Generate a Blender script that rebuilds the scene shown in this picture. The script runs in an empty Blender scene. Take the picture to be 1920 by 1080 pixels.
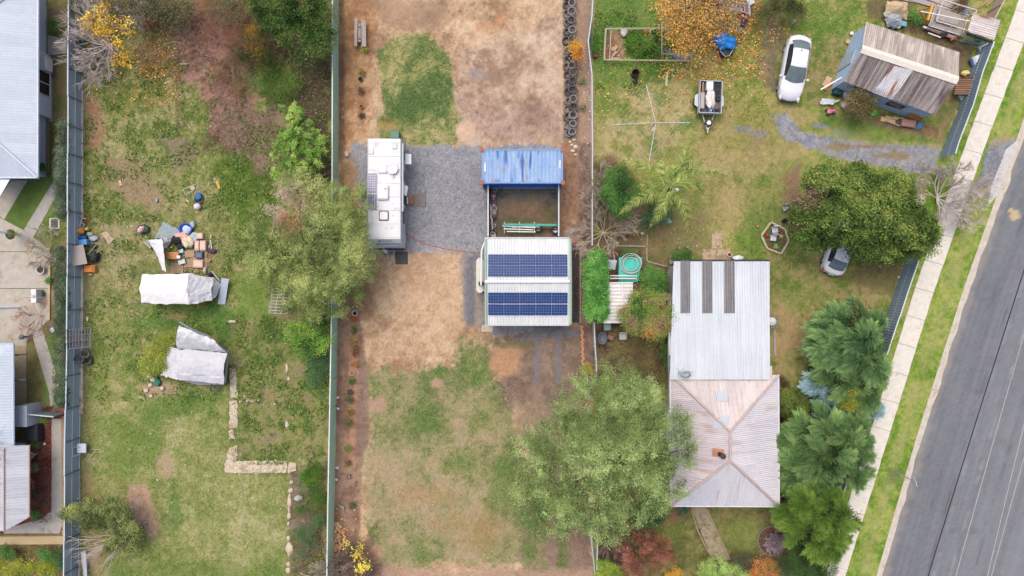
import bpy, math, random
import numpy as np
from mathutils import Vector, Matrix, noise as mn
R = math.radians; pi = math.pi
sc = bpy.context.scene
# ---------------- camera, world, sun, exposure ----------------
H = 51.0                                # metres above the ground
S = 25.0                                # photo pixels (1920 wide) per metre of ground
cam = bpy.data.cameras.new('camera'); co = bpy.data.objects.new('camera', cam)
sc.collection.objects.link(co); co.location = (0, 0, H); co.rotation_euler = (0, 0, 0)
cam.sensor_width = 36; cam.lens = 36 * H / (1920 / S); cam.clip_end = 3000; cam.clip_start = 1
sc.camera = co
SUN_EL, SUN_AZ = 68, 330                # azimuth clockwise from north (up in the picture)
w = bpy.data.worlds.new('World'); sc.world = w; w.use_nodes = True
nt = w.node_tree; bg = nt.nodes['Background']
sky = nt.nodes.new('ShaderNodeTexSky'); sky.sky_type = 'NISHITA'; sky.sun_disc = False
sky.sun_elevation = R(SUN_EL); sky.sun_rotation = R(SUN_AZ); sky.dust_density = 6; sky.air_density = 0.8; sky.ozone_density = 1.0
nt.links.new(sky.outputs[0], bg.inputs[0]); bg.inputs[1].default_value = 0.15
sl = bpy.data.lights.new('sun', 'SUN'); so = bpy.data.objects.new('sun', sl); sc.collection.objects.link(so)
sl.energy = 0.6; sl.angle = R(60); sl.color = (1, .96, .9)
d = Vector((math.sin(R(SUN_AZ)) * math.cos(R(SUN_EL)), math.cos(R(SUN_AZ)) * math.cos(R(SUN_EL)), math.sin(R(SUN_EL))))
so.rotation_euler = d.to_track_quat('Z', 'Y').to_euler()
sc.view_settings.view_transform = 'Standard'; sc.view_settings.look = 'None'; sc.view_settings.gamma = 1
sc.view_settings.exposure = 0.92
sc.cycles.use_denoising = True; sc.cycles.max_bounces = 5; sc.cycles.diffuse_bounces = 2; sc.cycles.glossy_bounces = 2
sc.cycles.transmission_bounces = 3; sc.cycles.transparent_max_bounces = 4
sc.cycles.use_adaptive_sampling = True; sc.cycles.adaptive_threshold = 0.02
rnd = random.Random(7); rng = np.random.default_rng(7)
GAIN = 1.65
# ---------------- helpers ----------------
def lin(c):
    c = c / 255.0
    return c / 12.92 if c <= .04045 else ((c + .055) / 1.055) ** 2.4
def C(r, g, b, k=1.0):
    return tuple(min(.85, lin(v) / GAIN * k) for v in (r, g, b))
def P(px, py, z=0.0):
    k = (H - z) / H / S
    return ((px - 960) * k, (540 - py) * k, z)
MC = {}
def mat(rgb, rough=.8, metal=0., var=.12, scale=6., attr=False, bump=0., spec=.3, dirt=None, alpha=1):
    key = (tuple(rgb), rough, metal, var, scale, attr, bump, spec, dirt, alpha)
    if key in MC: return MC[key]
    m = bpy.data.materials.new('material'); m.use_nodes = True; n = m.node_tree.nodes; l = m.node_tree.links
    b = n['Principled BSDF']; b.inputs['Roughness'].default_value = rough; b.inputs['Metallic'].default_value = metal
    b.inputs['Specular IOR Level'].default_value = spec
    if alpha < 1: b.inputs['Alpha'].default_value = alpha
    tc = n.new('ShaderNodeTexCoord'); t = n.new('ShaderNodeTexNoise'); t.inputs['Scale'].default_value = scale
    t.inputs['Detail'].default_value = 5; t.inputs['Roughness'].default_value = .65
    l.new(tc.outputs['Object'], t.inputs['Vector'])
    mr = n.new('ShaderNodeMapRange'); mr.inputs[1].default_value = .3; mr.inputs[2].default_value = .7
    mr.inputs[3].default_value = 1 - var; mr.inputs[4].default_value = 1 + var
    l.new(t.outputs['Fac'], mr.inputs[0])
    mx = n.new('ShaderNodeMix'); mx.data_type = 'RGBA'; mx.blend_type = 'MULTIPLY'; mx.inputs[0].default_value = 1
    mx.clamp_result = False
    if attr:
        a = n.new('ShaderNodeAttribute'); a.attribute_name = 'Col'; l.new(a.outputs['Color'], mx.inputs[6])
    else: mx.inputs[6].default_value = (*rgb, 1)
    l.new(mr.outputs[0], mx.inputs[7]); out = mx.outputs[2]
    if dirt:   # (rgb, threshold, scale): stains
        t2 = n.new('ShaderNodeTexNoise'); t2.inputs['Scale'].default_value = dirt[2]; t2.inputs['Detail'].default_value = 6
        t2.inputs['Roughness'].default_value = .7; l.new(tc.outputs['Object'], t2.inputs['Vector'])
        r2 = n.new('ShaderNodeMapRange'); r2.inputs[1].default_value = dirt[1]; r2.inputs[2].default_value = dirt[1] + .12
        l.new(t2.outputs['Fac'], r2.inputs[0])
        m2 = n.new('ShaderNodeMix'); m2.data_type = 'RGBA'; l.new(r2.outputs[0], m2.inputs[0]); l.new(out, m2.inputs[6])
        m2.inputs[7].default_value = (*dirt[0], 1); out = m2.outputs[2]
    l.new(out, b.inputs['Base Color'])
    if bump:
        bp = n.new('ShaderNodeBump'); bp.inputs['Strength'].default_value = bump; bp.inputs['Distance'].default_value = .05
        t3 = n.new('ShaderNodeTexNoise'); t3.inputs['Scale'].default_value = scale * 3; t3.inputs['Detail'].default_value = 4
        l.new(tc.outputs['Object'], t3.inputs['Vector']); l.new(t3.outputs['Fac'], bp.inputs['Height'])
        l.new(bp.outputs['Normal'], b.inputs['Normal'])
    MC[key] = m; return m
def leafmat():
    m = bpy.data.materials.new('foliage'); m.use_nodes = True; n = m.node_tree.nodes; l = m.node_tree.links
    n.remove(n['Principled BSDF']); o = n['Material Output']
    a = n.new('ShaderNodeAttribute'); a.attribute_name = 'Col'
    df = n.new('ShaderNodeBsdfDiffuse'); tr = n.new('ShaderNodeBsdfTranslucent'); mx = n.new('ShaderNodeMixShader'); mx.inputs[0].default_value = .3
    l.new(a.outputs['Color'], df.inputs[0]); l.new(a.outputs['Color'], tr.inputs[0])
    l.new(df.outputs[0], mx.inputs[1]); l.new(tr.outputs[0], mx.inputs[2]); l.new(mx.outputs[0], o.inputs[0])
    return m
LEAF = leafmat()
def npmesh(name, V, F, cols=None, material=None, parent=None, loc=None, smooth=False):
    """V (n,3), F (m,k) all same size; cols (n,3)"""
    me = bpy.data.meshes.new(name); V = np.asarray(V, np.float32); F = np.asarray(F, np.int32)
    if parent is not None and loc is None: V = V - np.array(parent.location, np.float32)
    me.vertices.add(len(V)); me.vertices.foreach_set('co', V.ravel())
    k = F.shape[1]; me.loops.add(F.size); me.loops.foreach_set('vertex_index', F.ravel())
    me.polygons.add(len(F)); me.polygons.foreach_set('loop_start', np.arange(0, F.size, k, dtype=np.int32))
    if cols is not None:
        a = me.color_attributes.new('Col', 'FLOAT_COLOR', 'POINT')
        c4 = np.ones((len(V), 4), np.float32); c4[:, :3] = cols; a.data.foreach_set('color', c4.ravel())
    me.update(calc_edges=True); me.validate()
    if smooth: me.polygons.foreach_set('use_smooth', np.ones(len(F), bool))
    if material: me.materials.append(material)
    o = bpy.data.objects.new(name, me); sc.collection.objects.link(o)
    if parent is not None: o.parent = parent
    return o
class MB:
    def __init__(s, w=None, o=(0, 0, 0)):
        s.v = []; s.f = []; s.c = []; s.o = Vector(w.location) if w is not None else Vector(o)
    def add(s, vs, fs, col=None):
        b = len(s.v); s.v += [tuple(Vector(v) - s.o) for v in vs]; s.f += [tuple(i + b for i in f) for f in fs]
        s.c += [col or (1, 1, 1)] * len(vs); return s
    def ob(s, c, d, rz=0, rx=0, ry=0, col=None):     # box by centre and size
        M = Matrix.Rotation(rz, 3, 'Z') @ Matrix.Rotation(ry, 3, 'Y') @ Matrix.Rotation(rx, 3, 'X'); c = Vector(c)
        vs = [c + M @ Vector((x * d[0] / 2, y * d[1] / 2, z * d[2] / 2)) for z in (-1, 1) for y in (-1, 1) for x in (-1, 1)]
        return s.add(vs, [(0, 2, 3, 1), (4, 5, 7, 6), (0, 1, 5, 4), (2, 6, 7, 3), (0, 4, 6, 2), (1, 3, 7, 5)], col)
    def bx(s, x0, y0, z0, x1, y1, z1, col=None):
        return s.ob(((x0 + x1) / 2, (y0 + y1) / 2, (z0 + z1) / 2), (abs(x1 - x0), abs(y1 - y0), abs(z1 - z0)), col=col)
    def rb(s, c, d, r=.03, rz=0, n=3, col=None):     # box with rounded vertical corners and a soft top
        pl = []
        for (qx, qy, a0) in ((1, 1, 0), (-1, 1, 90), (-1, -1, 180), (1, -1, 270)):
            for i in range(n + 1):
                a = R(a0 + 90 * i / n); pl.append((qx * (d[0] / 2 - r) + r * math.cos(a), qy * (d[1] / 2 - r) + r * math.sin(a)))
        cs, sn = math.cos(rz), math.sin(rz); m = len(pl); vs = []; fs = []
        for (z, k) in ((-d[2] / 2, 1), (d[2] / 2 - r * .6, 1), (d[2] / 2, 1 - r * 1.2 / min(d[0], d[1]))):
            vs += [(c[0] + (x * cs - y * sn) * k, c[1] + (x * sn + y * cs) * k, c[2] + z) for x, y in pl]
        for j in range(2): fs += [(j * m + i, j * m + (i + 1) % m, (j + 1) * m + (i + 1) % m, (j + 1) * m + i) for i in range(m)]
        fs += [tuple(range(2 * m, 3 * m)), tuple(range(m))[::-1]]
        return s.add(vs, fs, col)
    def prism(s, poly, z0, z1, col=None):
        n = len(poly); vs = [(x, y, z0) for x, y in poly] + [(x, y, z1) for x, y in poly]
        ar = sum(poly[i][0] * poly[(i + 1) % n][1] - poly[(i + 1) % n][0] * poly[i][1] for i in range(n))
        fs = [(i, (i + 1) % n, n + (i + 1) % n, n + i) for i in range(n)] + [tuple(range(n, 2 * n)), tuple(range(n))[::-1]]
        if ar < 0: fs = [f[::-1] for f in fs]
        return s.add(vs, fs, col)
    def tube(s, pts, r, n=6, r2=None, closed=False, col=None):
        pts = [Vector(p) for p in pts]; m = len(pts); vs = []; fs = []
        for i, p in enumerate(pts):
            if closed: t = pts[(i + 1) % m] - pts[i - 1]
            else: t = pts[min(i + 1, m - 1)] - pts[max(i - 1, 0)]
            t.normalize(); a = t.cross(Vector((0, 0, 1)))
            if a.length < .02: a = t.cross(Vector((0, 1, 0)))
            a.normalize(); b = t.cross(a); rr = r if r2 is None else r + (r2 - r) * i / (m - 1)
            vs += [p + (a * math.cos(2 * pi * k / n) + b * math.sin(2 * pi * k / n)) * rr for k in range(n)]
        for i in range(m if closed else m - 1):
            j = (i + 1) % m
            fs += [(i * n + k, j * n + k, j * n + (k + 1) % n, i * n + (k + 1) % n) for k in range(n)]
        if not closed: fs += [tuple(range(n)), tuple(range((m - 1) * n, m * n))[::-1]]
        return s.add(vs, fs, col)
    def lathe(s, prof, c=(0, 0, 0), n=16, col=None, sx=1, sy=1):
        vs = []; fs = []; m = len(prof)
        for r, z in prof: vs += [(c[0] + r * sx * math.cos(2 * pi * k / n), c[1] + r * sy * math.sin(2 * pi * k / n), c[2] + z) for k in range(n)]
        for i in range(m - 1): fs += [(i * n + k, i * n + (k + 1) % n, (i + 1) * n + (k + 1) % n, (i + 1) * n + k) for k in range(n)]
        if prof[0][0] > .001: fs.append(tuple(range(n))[::-1])
        if prof[-1][0] > .001: fs.append(tuple(range((m - 1) * n, m * n)))
        return s.add(vs, fs, col)
    def blob(s, c, r, seed=0, amp=.3, n=10, col=None, fr=1.2):
        vs = []; fs = []; m = n // 2 + 1
        for i in range(m + 1):
            th = pi * i / m
            for k in range(n):
                ph = 2 * pi * k / n; dd = Vector((math.sin(th) * math.cos(ph), math.sin(th) * math.sin(ph), math.cos(th)))
                q = 1 + amp * mn.noise(dd * fr + Vector((seed * 3.1, seed, 0)))
                vs.append((c[0] + dd.x * r[0] * q, c[1] + dd.y * r[1] * q, c[2] + dd.z * r[2] * q))
        for i in range(m): fs += [(i * n + k, (i + 1) * n + k, (i + 1) * n + (k + 1) % n, i * n + (k + 1) % n) for k in range(n)]
        return s.add(vs, fs, col)
    def cloth(s, q, nx=14, ny=10, amp=.05, fr=1.5, seed=0, zf=None, edge=0., col=None):   # bilinear patch q=[p00,p10,p11,p01], wrinkled
        q = [Vector(p) for p in q]; vs = []; fs = []
        for j in range(ny + 1):
            for i in range(nx + 1):
                u = i / nx; v = j / ny
                p = q[0] * (1 - u) * (1 - v) + q[1] * u * (1 - v) + q[2] * u * v + q[3] * (1 - u) * v
                nv = Vector((p.x * fr, p.y * fr, seed * 7.3))
                p = p + Vector((0, 0, amp * (mn.noise(nv) + .6 * mn.noise(nv * 2.7))))
                if edge and (i in (0, nx) or j in (0, ny)): p += Vector((mn.noise(nv * 2 + Vector((5, 0, 0))), mn.noise(nv * 2 + Vector((0, 9, 0))), 0)) * edge
                if zf: p.z += zf(u, v)
                vs.append(p)
        for j in range(ny):
            for i in range(nx):
                a = j * (nx + 1) + i; fs.append((a, a + 1, a + nx + 2, a + nx + 1))
        return s.add(vs, fs, col)
    def build(s, name, m, parent=None, smooth=False, solid=0):
        me = bpy.data.meshes.new(name); me.from_pydata(s.v, [], s.f)
        a = me.color_attributes.new('Col', 'FLOAT_COLOR', 'POINT')
        a.data.foreach_set('color', np.hstack([np.array(s.c, np.float32).reshape(-1, 3), np.ones((len(s.v), 1), np.float32)]).ravel())
        me.materials.append(m)
        if smooth: me.polygons.foreach_set('use_smooth', [True] * len(me.polygons))
        me.update(); o = bpy.data.objects.new(name, me); sc.collection.objects.link(o)
        if parent is not None: o.parent = parent
        if solid:
            md = o.modifiers.new('solid', 'SOLIDIFY'); md.thickness = solid
        return o
def tag(o, label=None, cat=None, group=None, kind=None):
    if label: o['label'] = label
    if cat: o['category'] = cat
    if group: o['group'] = group
    if kind: o['kind'] = kind
    return o
def thing(name, label, cat, loc=(0, 0, 0), rz=0, group=None):
    o = bpy.data.objects.new(name, None); sc.collection.objects.link(o); o.location = loc; o.rotation_euler = (0, 0, rz)
    o.empty_display_size = .2
    return tag(o, label, cat, group)
def solo(mb, name, m, label, cat, px=None, py=None, z=0, rz=0, group=None, smooth=False, solid=0):
    o = mb.build(name, m, None, smooth, solid)
    if px is not None: o.location = P(px, py, z)
    o.rotation_euler = (0, 0, rz)
    return tag(o, label, cat, group)
def dup(o, loc=None, rz=None, label=None, group=None, parent=None, scale=None):
    c = o.copy(); sc.collection.objects.link(c)
    if parent is not None: c.parent = parent
    if loc is not None: c.location = loc
    if rz is not None: c.rotation_euler = (0, 0, rz)
    if scale: c.scale = (scale,) * 3
    if label: c['label'] = label
    if group: c['group'] = group
    for ch in [x for x in bpy.data.objects if x.parent == o]: dup(ch, parent=c)
    return c
def struct(o): o['kind'] = 'structure'; return o
def smoothstep(a, b, x):
    t = np.clip((x - a) / (b - a), 0, 1); return t * t * (3 - 2 * t)
def vnoise(X, Y, s, seed):
    tb = np.random.default_rng(seed).random((256, 256)).astype(np.float32)
    x = X / s + seed * 13.7; y = Y / s + seed * 5.3; xi = np.floor(x).astype(int); yi = np.floor(y).astype(int)
    fx = (x - xi).astype(np.float32); fy = (y - yi).astype(np.float32); fx = fx * fx * (3 - 2 * fx); fy = fy * fy * (3 - 2 * fy)
    a = tb[yi % 256, xi % 256]; b = tb[yi % 256, (xi + 1) % 256]; c = tb[(yi + 1) % 256, xi % 256]; d2 = tb[(yi + 1) % 256, (xi + 1) % 256]
    return (a * (1 - fx) + b * fx) * (1 - fy) + (c * (1 - fx) + d2 * fx) * fy
def fbm(X, Y, s, seed, o=4, g=.55):
    t = 0; a = 1; n = 0
    for i in range(o): t = t + a * vnoise(X, Y, s / 2 ** i, seed + i * 17); n += a; a *= g
    return t / n
def sdf(X, Y, poly):
    d2 = np.full(X.shape, 1e9, np.float32); ins = np.zeros(X.shape, bool); n = len(poly)
    for i in range(n):
        ax, ay = poly[i]; bx_, by_ = poly[(i + 1) % n]; ex, ey = bx_ - ax, by_ - ay; wx, wy = X - ax, Y - ay
        t = np.clip((wx * ex + wy * ey) / (ex * ex + ey * ey + 1e-9), 0, 1); d2 = np.minimum(d2, (wx - ex * t) ** 2 + (wy - ey * t) ** 2)
        if ay != by_:
            c = ((ay > Y) != (by_ > Y)) & (X < (bx_ - ax) * (Y - ay) / (by_ - ay) + ax); ins ^= c
    dd = np.sqrt(d2); return np.where(ins, -dd, dd)
SAT = .89
def srgb(cols, k=1.):
    c = np.array([C(*c) for c in cols], np.float32); g = (c @ np.array([.3, .59, .11], np.float32))[:, None]; return (g + (c - g) * SAT) * k
ORD = 'first second third fourth fifth sixth seventh eighth ninth tenth eleventh twelfth thirteenth fourteenth fifteenth sixteenth seventeenth eighteenth nineteenth twentieth'.split()
def ramp(cols, t):
    c = srgb(cols); n = len(c) - 1
    if n == 0: return np.broadcast_to(c[0], t.shape + (3,)).copy()
    t = np.clip(t, 0, .9999) * n; i = t.astype(int); f = (t - i)[..., None]; return c[i] * (1 - f) + c[i + 1] * f
# ---------------- the ground, painted as materials by region ----------------
def pathx(y):   # left edge of the footpath in photo pixels
    return np.interp(y, [-400, 0, 75, 270, 540, 810, 1080, 1500], [2060, 1912, 1885, 1812, 1717, 1633, 1549, 1420])
def roadx(y):   # left edge of the asphalt
    return np.interp(y, [-600, 0, 290, 540, 810, 1080, 1700], [2230, 2010, 1910, 1821, 1735, 1657, 1480])
GX = np.concatenate([[-9000, -4000, -1500], np.arange(-880, -80, 20.0), np.arange(-80, 2002, 2.0), np.arange(2020, 2700, 20.0), [3500, 6000, 11000]]).astype(np.float32)
GY = np.concatenate([[-9000, -4000, -1500], np.arange(-890, -70, 20.0), np.arange(-70, 1152, 2.0), np.arange(1170, 1900, 20.0), [2500, 5000, 10000]]).astype(np.float32)
X, Y = np.meshgrid(GX, GY)
n0 = fbm(X, Y, 160, 1); n1 = fbm(X, Y, 60, 2); n2 = fbm(X, Y, 24, 3); n3 = fbm(X, Y, 9, 4, 3); n4 = rng.random(X.shape).astype(np.float32)
n5 = fbm(X, Y, 4.5, 9, 2)
NS = [(n1, n2, n3), (fbm(X, Y, 60, 62), fbm(X, Y, 24, 63), fbm(X, Y, 9, 64, 3)), (fbm(X, Y, 60, 82), fbm(X, Y, 24, 83), fbm(X, Y, 9, 84, 3))]
wx = (fbm(X, Y, 30, 5, 5, .65) - .5) * 2; wx2 = (fbm(X, Y, 12, 6, 4, .7) - .5) * 2
def field(cols, k=(.9, .9, .8, .7, .18), sh=0):
    a1, a2, a3 = NS[sh % 3]
    t = .5 + (a1 - .5) * k[0] * 1.6 + (a2 - .5) * k[1] * 1.5 + (a3 - .5) * k[2] * 1.4 + (n5 - .5) * k[3] + (n4 - .5) * k[4]
    return ramp(cols, t)
BASE = [(104, 118, 52), (138, 138, 76), (160, 150, 100)]
COL = field(BASE); KIND = np.zeros(X.shape, np.int8)
GR = (.5, .6, .7, .8, .3)
def paint(poly, cols, soft=4, warp=6, amt=1., k=(.9, .9, .8, .7, .18), sh=0, kind=None, w2=.5, raw=False):
    xs = [p[0] for p in poly]; ys = [p[1] for p in poly]; pad = soft + warp * 2.4 + 4
    i0, i1 = np.searchsorted(GX, [min(xs) - pad, max(xs) + pad]); j0, j1 = np.searchsorted(GY, [min(ys) - pad, max(ys) + pad])
    sl_ = (slice(j0, j1), slice(i0, i1))
    if j1 <= j0 or i1 <= i0: return
    wp = warp * 1.5 if warp > 5 else warp
    d_ = sdf(X[sl_], Y[sl_], poly) + (wx[sl_] + wx2[sl_] * w2 + (n5[sl_] - .5) * .5) * wp
    a = smoothstep(soft, -soft, d_) * amt
    t = .5
    for arr, kk, m in zip(NS[sh % 3], k, (1.6, 1.5, 1.4)): t = t + (arr[sl_] - .5) * kk * m
    t = t + (n5[sl_] - .5) * k[3] + (n4[sl_] - .5) * k[4]
    COL[sl_] = COL[sl_] * (1 - a[..., None]) + ramp(cols, t) * a[..., None]
    if kind is not None: KIND[sl_] = np.where(a > .5, kind, KIND[sl_])
def rect(x0, y0, x1, y1): return [(x0, y0), (x1, y0), (x1, y1), (x0, y1)]
def ell(cx, cy, rx, ry=None, n=14):
    ry = ry or rx; return [(cx + rx * math.cos(2 * pi * i / n), cy + ry * math.sin(2 * pi * i / n)) for i in range(n)]
# neighbour's yard, far left
paint(rect(-400, -400, 152, 1500), [(100, 112, 50), (128, 128, 66), (140, 118, 86)], 1, 0)
paint([(97, 30), (126, 30), (126, 230), (97, 230)], [(120, 125, 66), (150, 130, 92)], 3, 2)
paint(rect(92, 70, 104, 146), [(120, 92, 78), (140, 112, 92)], 4, 3)
paint([(108, 330), (104, 372), (64, 446), (90, 466), (124, 450), (126, 330)], [(92, 120, 44), (118, 138, 58), (140, 140, 80)], 2, 1)
paint([(50, 336), (108, 328), (43, 434), (8, 412)], [(92, 122, 46), (112, 134, 60)], 2, 0)
paint(rect(88, 470, 124, 620), [(140, 118, 96), (110, 112, 66), (158, 138, 116)], 3, 2)
paint([(50, 645), (70, 640), (96, 740), (92, 762), (52, 760)], [(150, 120, 92), (118, 112, 60), (136, 128, 76)], 3, 3)
paint(rect(80, 620, 112, 760), [(96, 124, 50), (118, 134, 66)], 3, 2)
paint([(50, 762), (122, 762), (122, 1002), (0, 1002), (0, 985), (55, 965)], [(120, 62, 50), (146, 84, 66), (134, 96, 82), (96, 70, 58)], 2, 2)
paint(rect(0, 1020, 122, 1140), [(120, 76, 58), (110, 108, 60), (150, 120, 92)], 2, 2)
# rough lot behind the first fence
GRN = [(84, 110, 44), (114, 130, 58), (142, 144, 78), (168, 156, 114)]
paint(rect(151, -500, 634, 1600), GRN, 1, 0, k=GR)
paint([(158, 0), (250, 20), (300, 60), (430, 150), (480, 110), (620, 130), (620, -100), (158, -100)], [(72, 80, 42), (104, 92, 60), (132, 108, 76), (146, 96, 60)], 14, 16, sh=1)
paint([(255, 90), (330, 70), (340, 130), (300, 160), (262, 140)], [(128, 104, 66), (166, 112, 62), (146, 128, 84)], 10, 14, .7)
paint([(330, 40), (470, 30), (520, 90), (500, 130), (480, 250), (440, 280), (395, 262), (392, 190), (350, 150), (330, 100)], [(108, 78, 66), (144, 108, 92), (164, 130, 114), (128, 96, 78)], 12, 16, .95, sh=2)
paint(rect(448, 120, 540, 180), [(78, 110, 44), (104, 128, 52)], 10, 14, .7)
paint([(158, 180), (188, 195), (196, 260), (188, 290), (158, 270)], [(172, 132, 100), (158, 122, 92)], 8, 8, .9)
paint([(190, 290), (240, 285), (300, 340), (310, 390), (240, 380), (195, 330)], [(170, 138, 112), (158, 132, 104), (140, 134, 84)], 12, 16, .75)
paint([(310, 262), (352, 262), (360, 300), (330, 320)], [(150, 128, 108), (136, 120, 92)], 10, 12, .8)
paint([(400, 270), (500, 290), (520, 400), (450, 440), (420, 400), (395, 330)], [(74, 104, 26), (98, 124, 36), (122, 138, 56)], 14, 18, .85, sh=3)
paint([(420, 200), (520, 200), (540, 300), (500, 330), (420, 270)], [(124, 100, 86), (146, 122, 102), (112, 118, 70)], 12, 14, .85)
paint([(560, 100), (620, 90), (622, 360), (580, 360), (560, 240)], [(72, 62, 52), (92, 76, 62), (84, 96, 48)], 10, 12, .95)
paint([(160, 420), (420, 400), (440, 520), (170, 560)], [(150, 144, 92), (128, 134, 66), (168, 152, 112)], 20, 20, .6, sh=4)
paint([(258, 566), (420, 566), (470, 590), (440, 650), (420, 640), (320, 620), (262, 610)], [(72, 112, 44), (92, 128, 50), (112, 138, 60)], 12, 16, .9)
paint(ell(322, 592, 26, 8), [(160, 136, 88)], 10, 10, .8)
paint([(440, 520), (500, 500), (510, 590), (440, 620)], [(98, 132, 40), (118, 146, 52)], 14, 14, .8)
paint([(440, 600), (600, 590), (615, 860), (560, 860), (450, 850), (436, 720)], [(80, 110, 44), (116, 130, 58), (146, 142, 82), (140, 128, 96)], 14, 16, .9, sh=5)
paint(ell(600, 690, 30, 60), [(66, 104, 48), (92, 122, 54)], 12, 14, .8)
paint([(170, 730), (430, 735), (426, 880), (540, 900), (535, 1150), (270, 1150), (160, 1000)], [(120, 138, 62), (150, 154, 86), (172, 168, 116)], 16, 16, .9, k=GR, sh=6)
paint([(160, 600), (240, 600), (255, 760), (200, 800), (160, 760)], [(112, 138, 48), (140, 150, 76), (164, 158, 100)], 14, 16, .7)
paint([(185, 780), (300, 770), (310, 860), (240, 900), (200, 880)], [(92, 128, 36), (120, 142, 56)], 14, 20, .7, sh=7)
paint([(330, 715), (420, 740), (400, 780), (280, 790), (270, 760)], [(88, 120, 44), (112, 138, 56)], 8, 10, .8)
paint([(262, 720), (330, 720), (345, 740), (300, 742), (262, 735)], [(190, 160, 130), (170, 142, 112)], 6, 8, .85)
paint([(240, 905), (275, 905), (292, 950), (300, 985), (285, 998), (262, 985), (238, 955)], [(198, 162, 132), (180, 146, 116), (208, 178, 150)], 6, 10)
paint(ell(312, 870, 18, 24), [(176, 152, 120)], 10, 12, .8)
paint([(330, 900), (345, 980), (325, 1000), (315, 940)], [(92, 128, 52)], 10, 12, .7)
paint([(190, 1050), (520, 1060), (520, 1120), (190, 1120)], [(92, 124, 44), (122, 140, 60)], 14, 14, .7)
paint([(545, 880), (612, 870), (612, 1140), (540, 1140)], [(72, 92, 44), (104, 112, 60), (128, 112, 92), (140, 126, 112)], 8, 8, .95, sh=8)
paint([(158, 880), (172, 890), (200, 960), (190, 1080), (156, 1080)], [(150, 128, 82), (164, 138, 100)], 8, 8, .7)
paint(rect(152, 420, 170, 1080), [(150, 138, 96), (128, 128, 76)], 6, 8, .6)
# dirt yard in the middle
TAN = [(158, 126, 94), (184, 150, 114), (200, 168, 130), (214, 186, 150)]
paint([(636, -600), (1112, -600), (1112, 1700), (620, 1700)], TAN, 1, 0, k=(.8, .7, .6, .5, .2), sh=1)
paint([(634, -100), (720, -100), (700, 120), (690, 250), (636, 280)], [(150, 112, 78), (178, 134, 90), (194, 156, 114)], 10, 10, sh=2)
paint(rect(632, -100, 646, 300), [(112, 82, 60), (146, 110, 80)], 4, 3, .85)
paint([(700, 0), (850, 0), (820, 60), (720, 60)], [(172, 140, 106), (150, 124, 100)], 14, 14, .7)
paint([(850, 100), (1055, 20), (1055, 262), (870, 268)], [(152, 126, 104), (182, 152, 126), (196, 170, 142), (208, 188, 162)], 12, 20, .9, k=(1, .9, .7, .5, .2), sh=3)
paint([(878, 60), (945, 28), (950, 40), (890, 66)], [(206, 146, 98)], 6, 8, .7)
paint(ell(890, 140, 16, 10), [(160, 148, 142)], 6, 8, .8)
paint([(860, 190), (960, 200), (1050, 180), (1050, 262), (880, 262)], [(138, 112, 100), (168, 140, 124), (190, 160, 140)], 18, 18, .55, sh=4)
LAWN = [(705, 95), (735, 70), (762, 62), (795, 60), (815, 72), (830, 95), (848, 110), (850, 180), (857, 215), (868, 228), (862, 245), (855, 272), (765, 274), (712, 262), (708, 235), (719, 205), (712, 150)]
paint(LAWN, [(90, 116, 60), (114, 134, 70), (140, 146, 82), (164, 160, 100), (182, 168, 112)], 4, 5, k=(1.1, .8, .5, .6, .3), sh=5)
paint(ell(728, 236, 16, 8), [(178, 142, 86)], 8, 6, .7)
paint(ell(873, 245, 17, 19), [(224, 190, 160), (212, 178, 146)], 5, 5)
paint([(1056, -100), (1112, -100), (1112, 280), (1056, 280)], [(138, 110, 90), (160, 132, 108), (176, 148, 122)], 3, 4)
paint(rect(1086, -100, 1113, 270), [(178, 146, 122), (160, 134, 112)], 3, 3)
GRV = [(126, 128, 134), (144, 146, 151), (162, 163, 166)]
paint([(657, 266), (700, 272), (900, 276), (1060, 268), (1060, 352), (1046, 450), (1066, 450), (1068, 612), (1084, 640), (1000, 640), (940, 632), (886, 612), (868, 592), (864, 474), (760, 474), (690, 474), (684, 400), (657, 360)], GRV, 2.5, 7, k=(.3, .3, .35, .6, .9), kind=1)
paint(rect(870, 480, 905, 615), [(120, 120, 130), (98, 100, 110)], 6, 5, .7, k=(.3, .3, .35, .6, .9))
paint([(890, 490), (908, 490), (908, 610), (888, 612)], [(172, 156, 140), (150, 140, 130)], 3, 3, .9)
paint([(916, 352), (1050, 352), (1050, 448), (916, 448)], [(88, 84, 80), (112, 108, 100), (126, 116, 92)], 2, 2, kind=0)
paint([(940, 385), (1045, 378), (1046, 445), (930, 445)], [(98, 98, 52), (124, 98, 74), (140, 106, 80)], 10, 10, .8)
paint([(1051, 268), (1085, 268), (1083, 455), (1070, 456), (1062, 450), (1050, 450)], [(150, 112, 84), (172, 132, 100), (136, 106, 84)], 3, 3, kind=0)
paint(rect(1084, 268, 1113, 720), [(116, 94, 82), (140, 114, 98), (158, 130, 112)], 2, 2, kind=0)
paint(ell(1072, 440, 16, 12), [(176, 158, 144)], 8, 8, .8)
paint(rect(1069, 456, 1086, 606), [(78, 68, 64), (92, 82, 78)], 2, 0, kind=0)  # dark ground along the garage, its soft shadow painted into the colour
paint([(634, 300), (664, 300), (690, 480), (700, 600), (634, 600)], [(140, 112, 80), (170, 132, 94)], 8, 6, .9)
paint([(620, 590), (672, 580), (684, 640), (672, 1100), (610, 1100)], [(126, 100, 82), (150, 120, 98), (166, 136, 112)], 4, 5)
paint([(662, 640), (674, 640), (664, 880), (652, 880)], [(172, 120, 90), (188, 146, 112)], 4, 4, .8)
paint([(672, 640), (694, 700), (692, 840), (668, 860)], [(128, 104, 90), (148, 122, 106)], 5, 5, .9)
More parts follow.
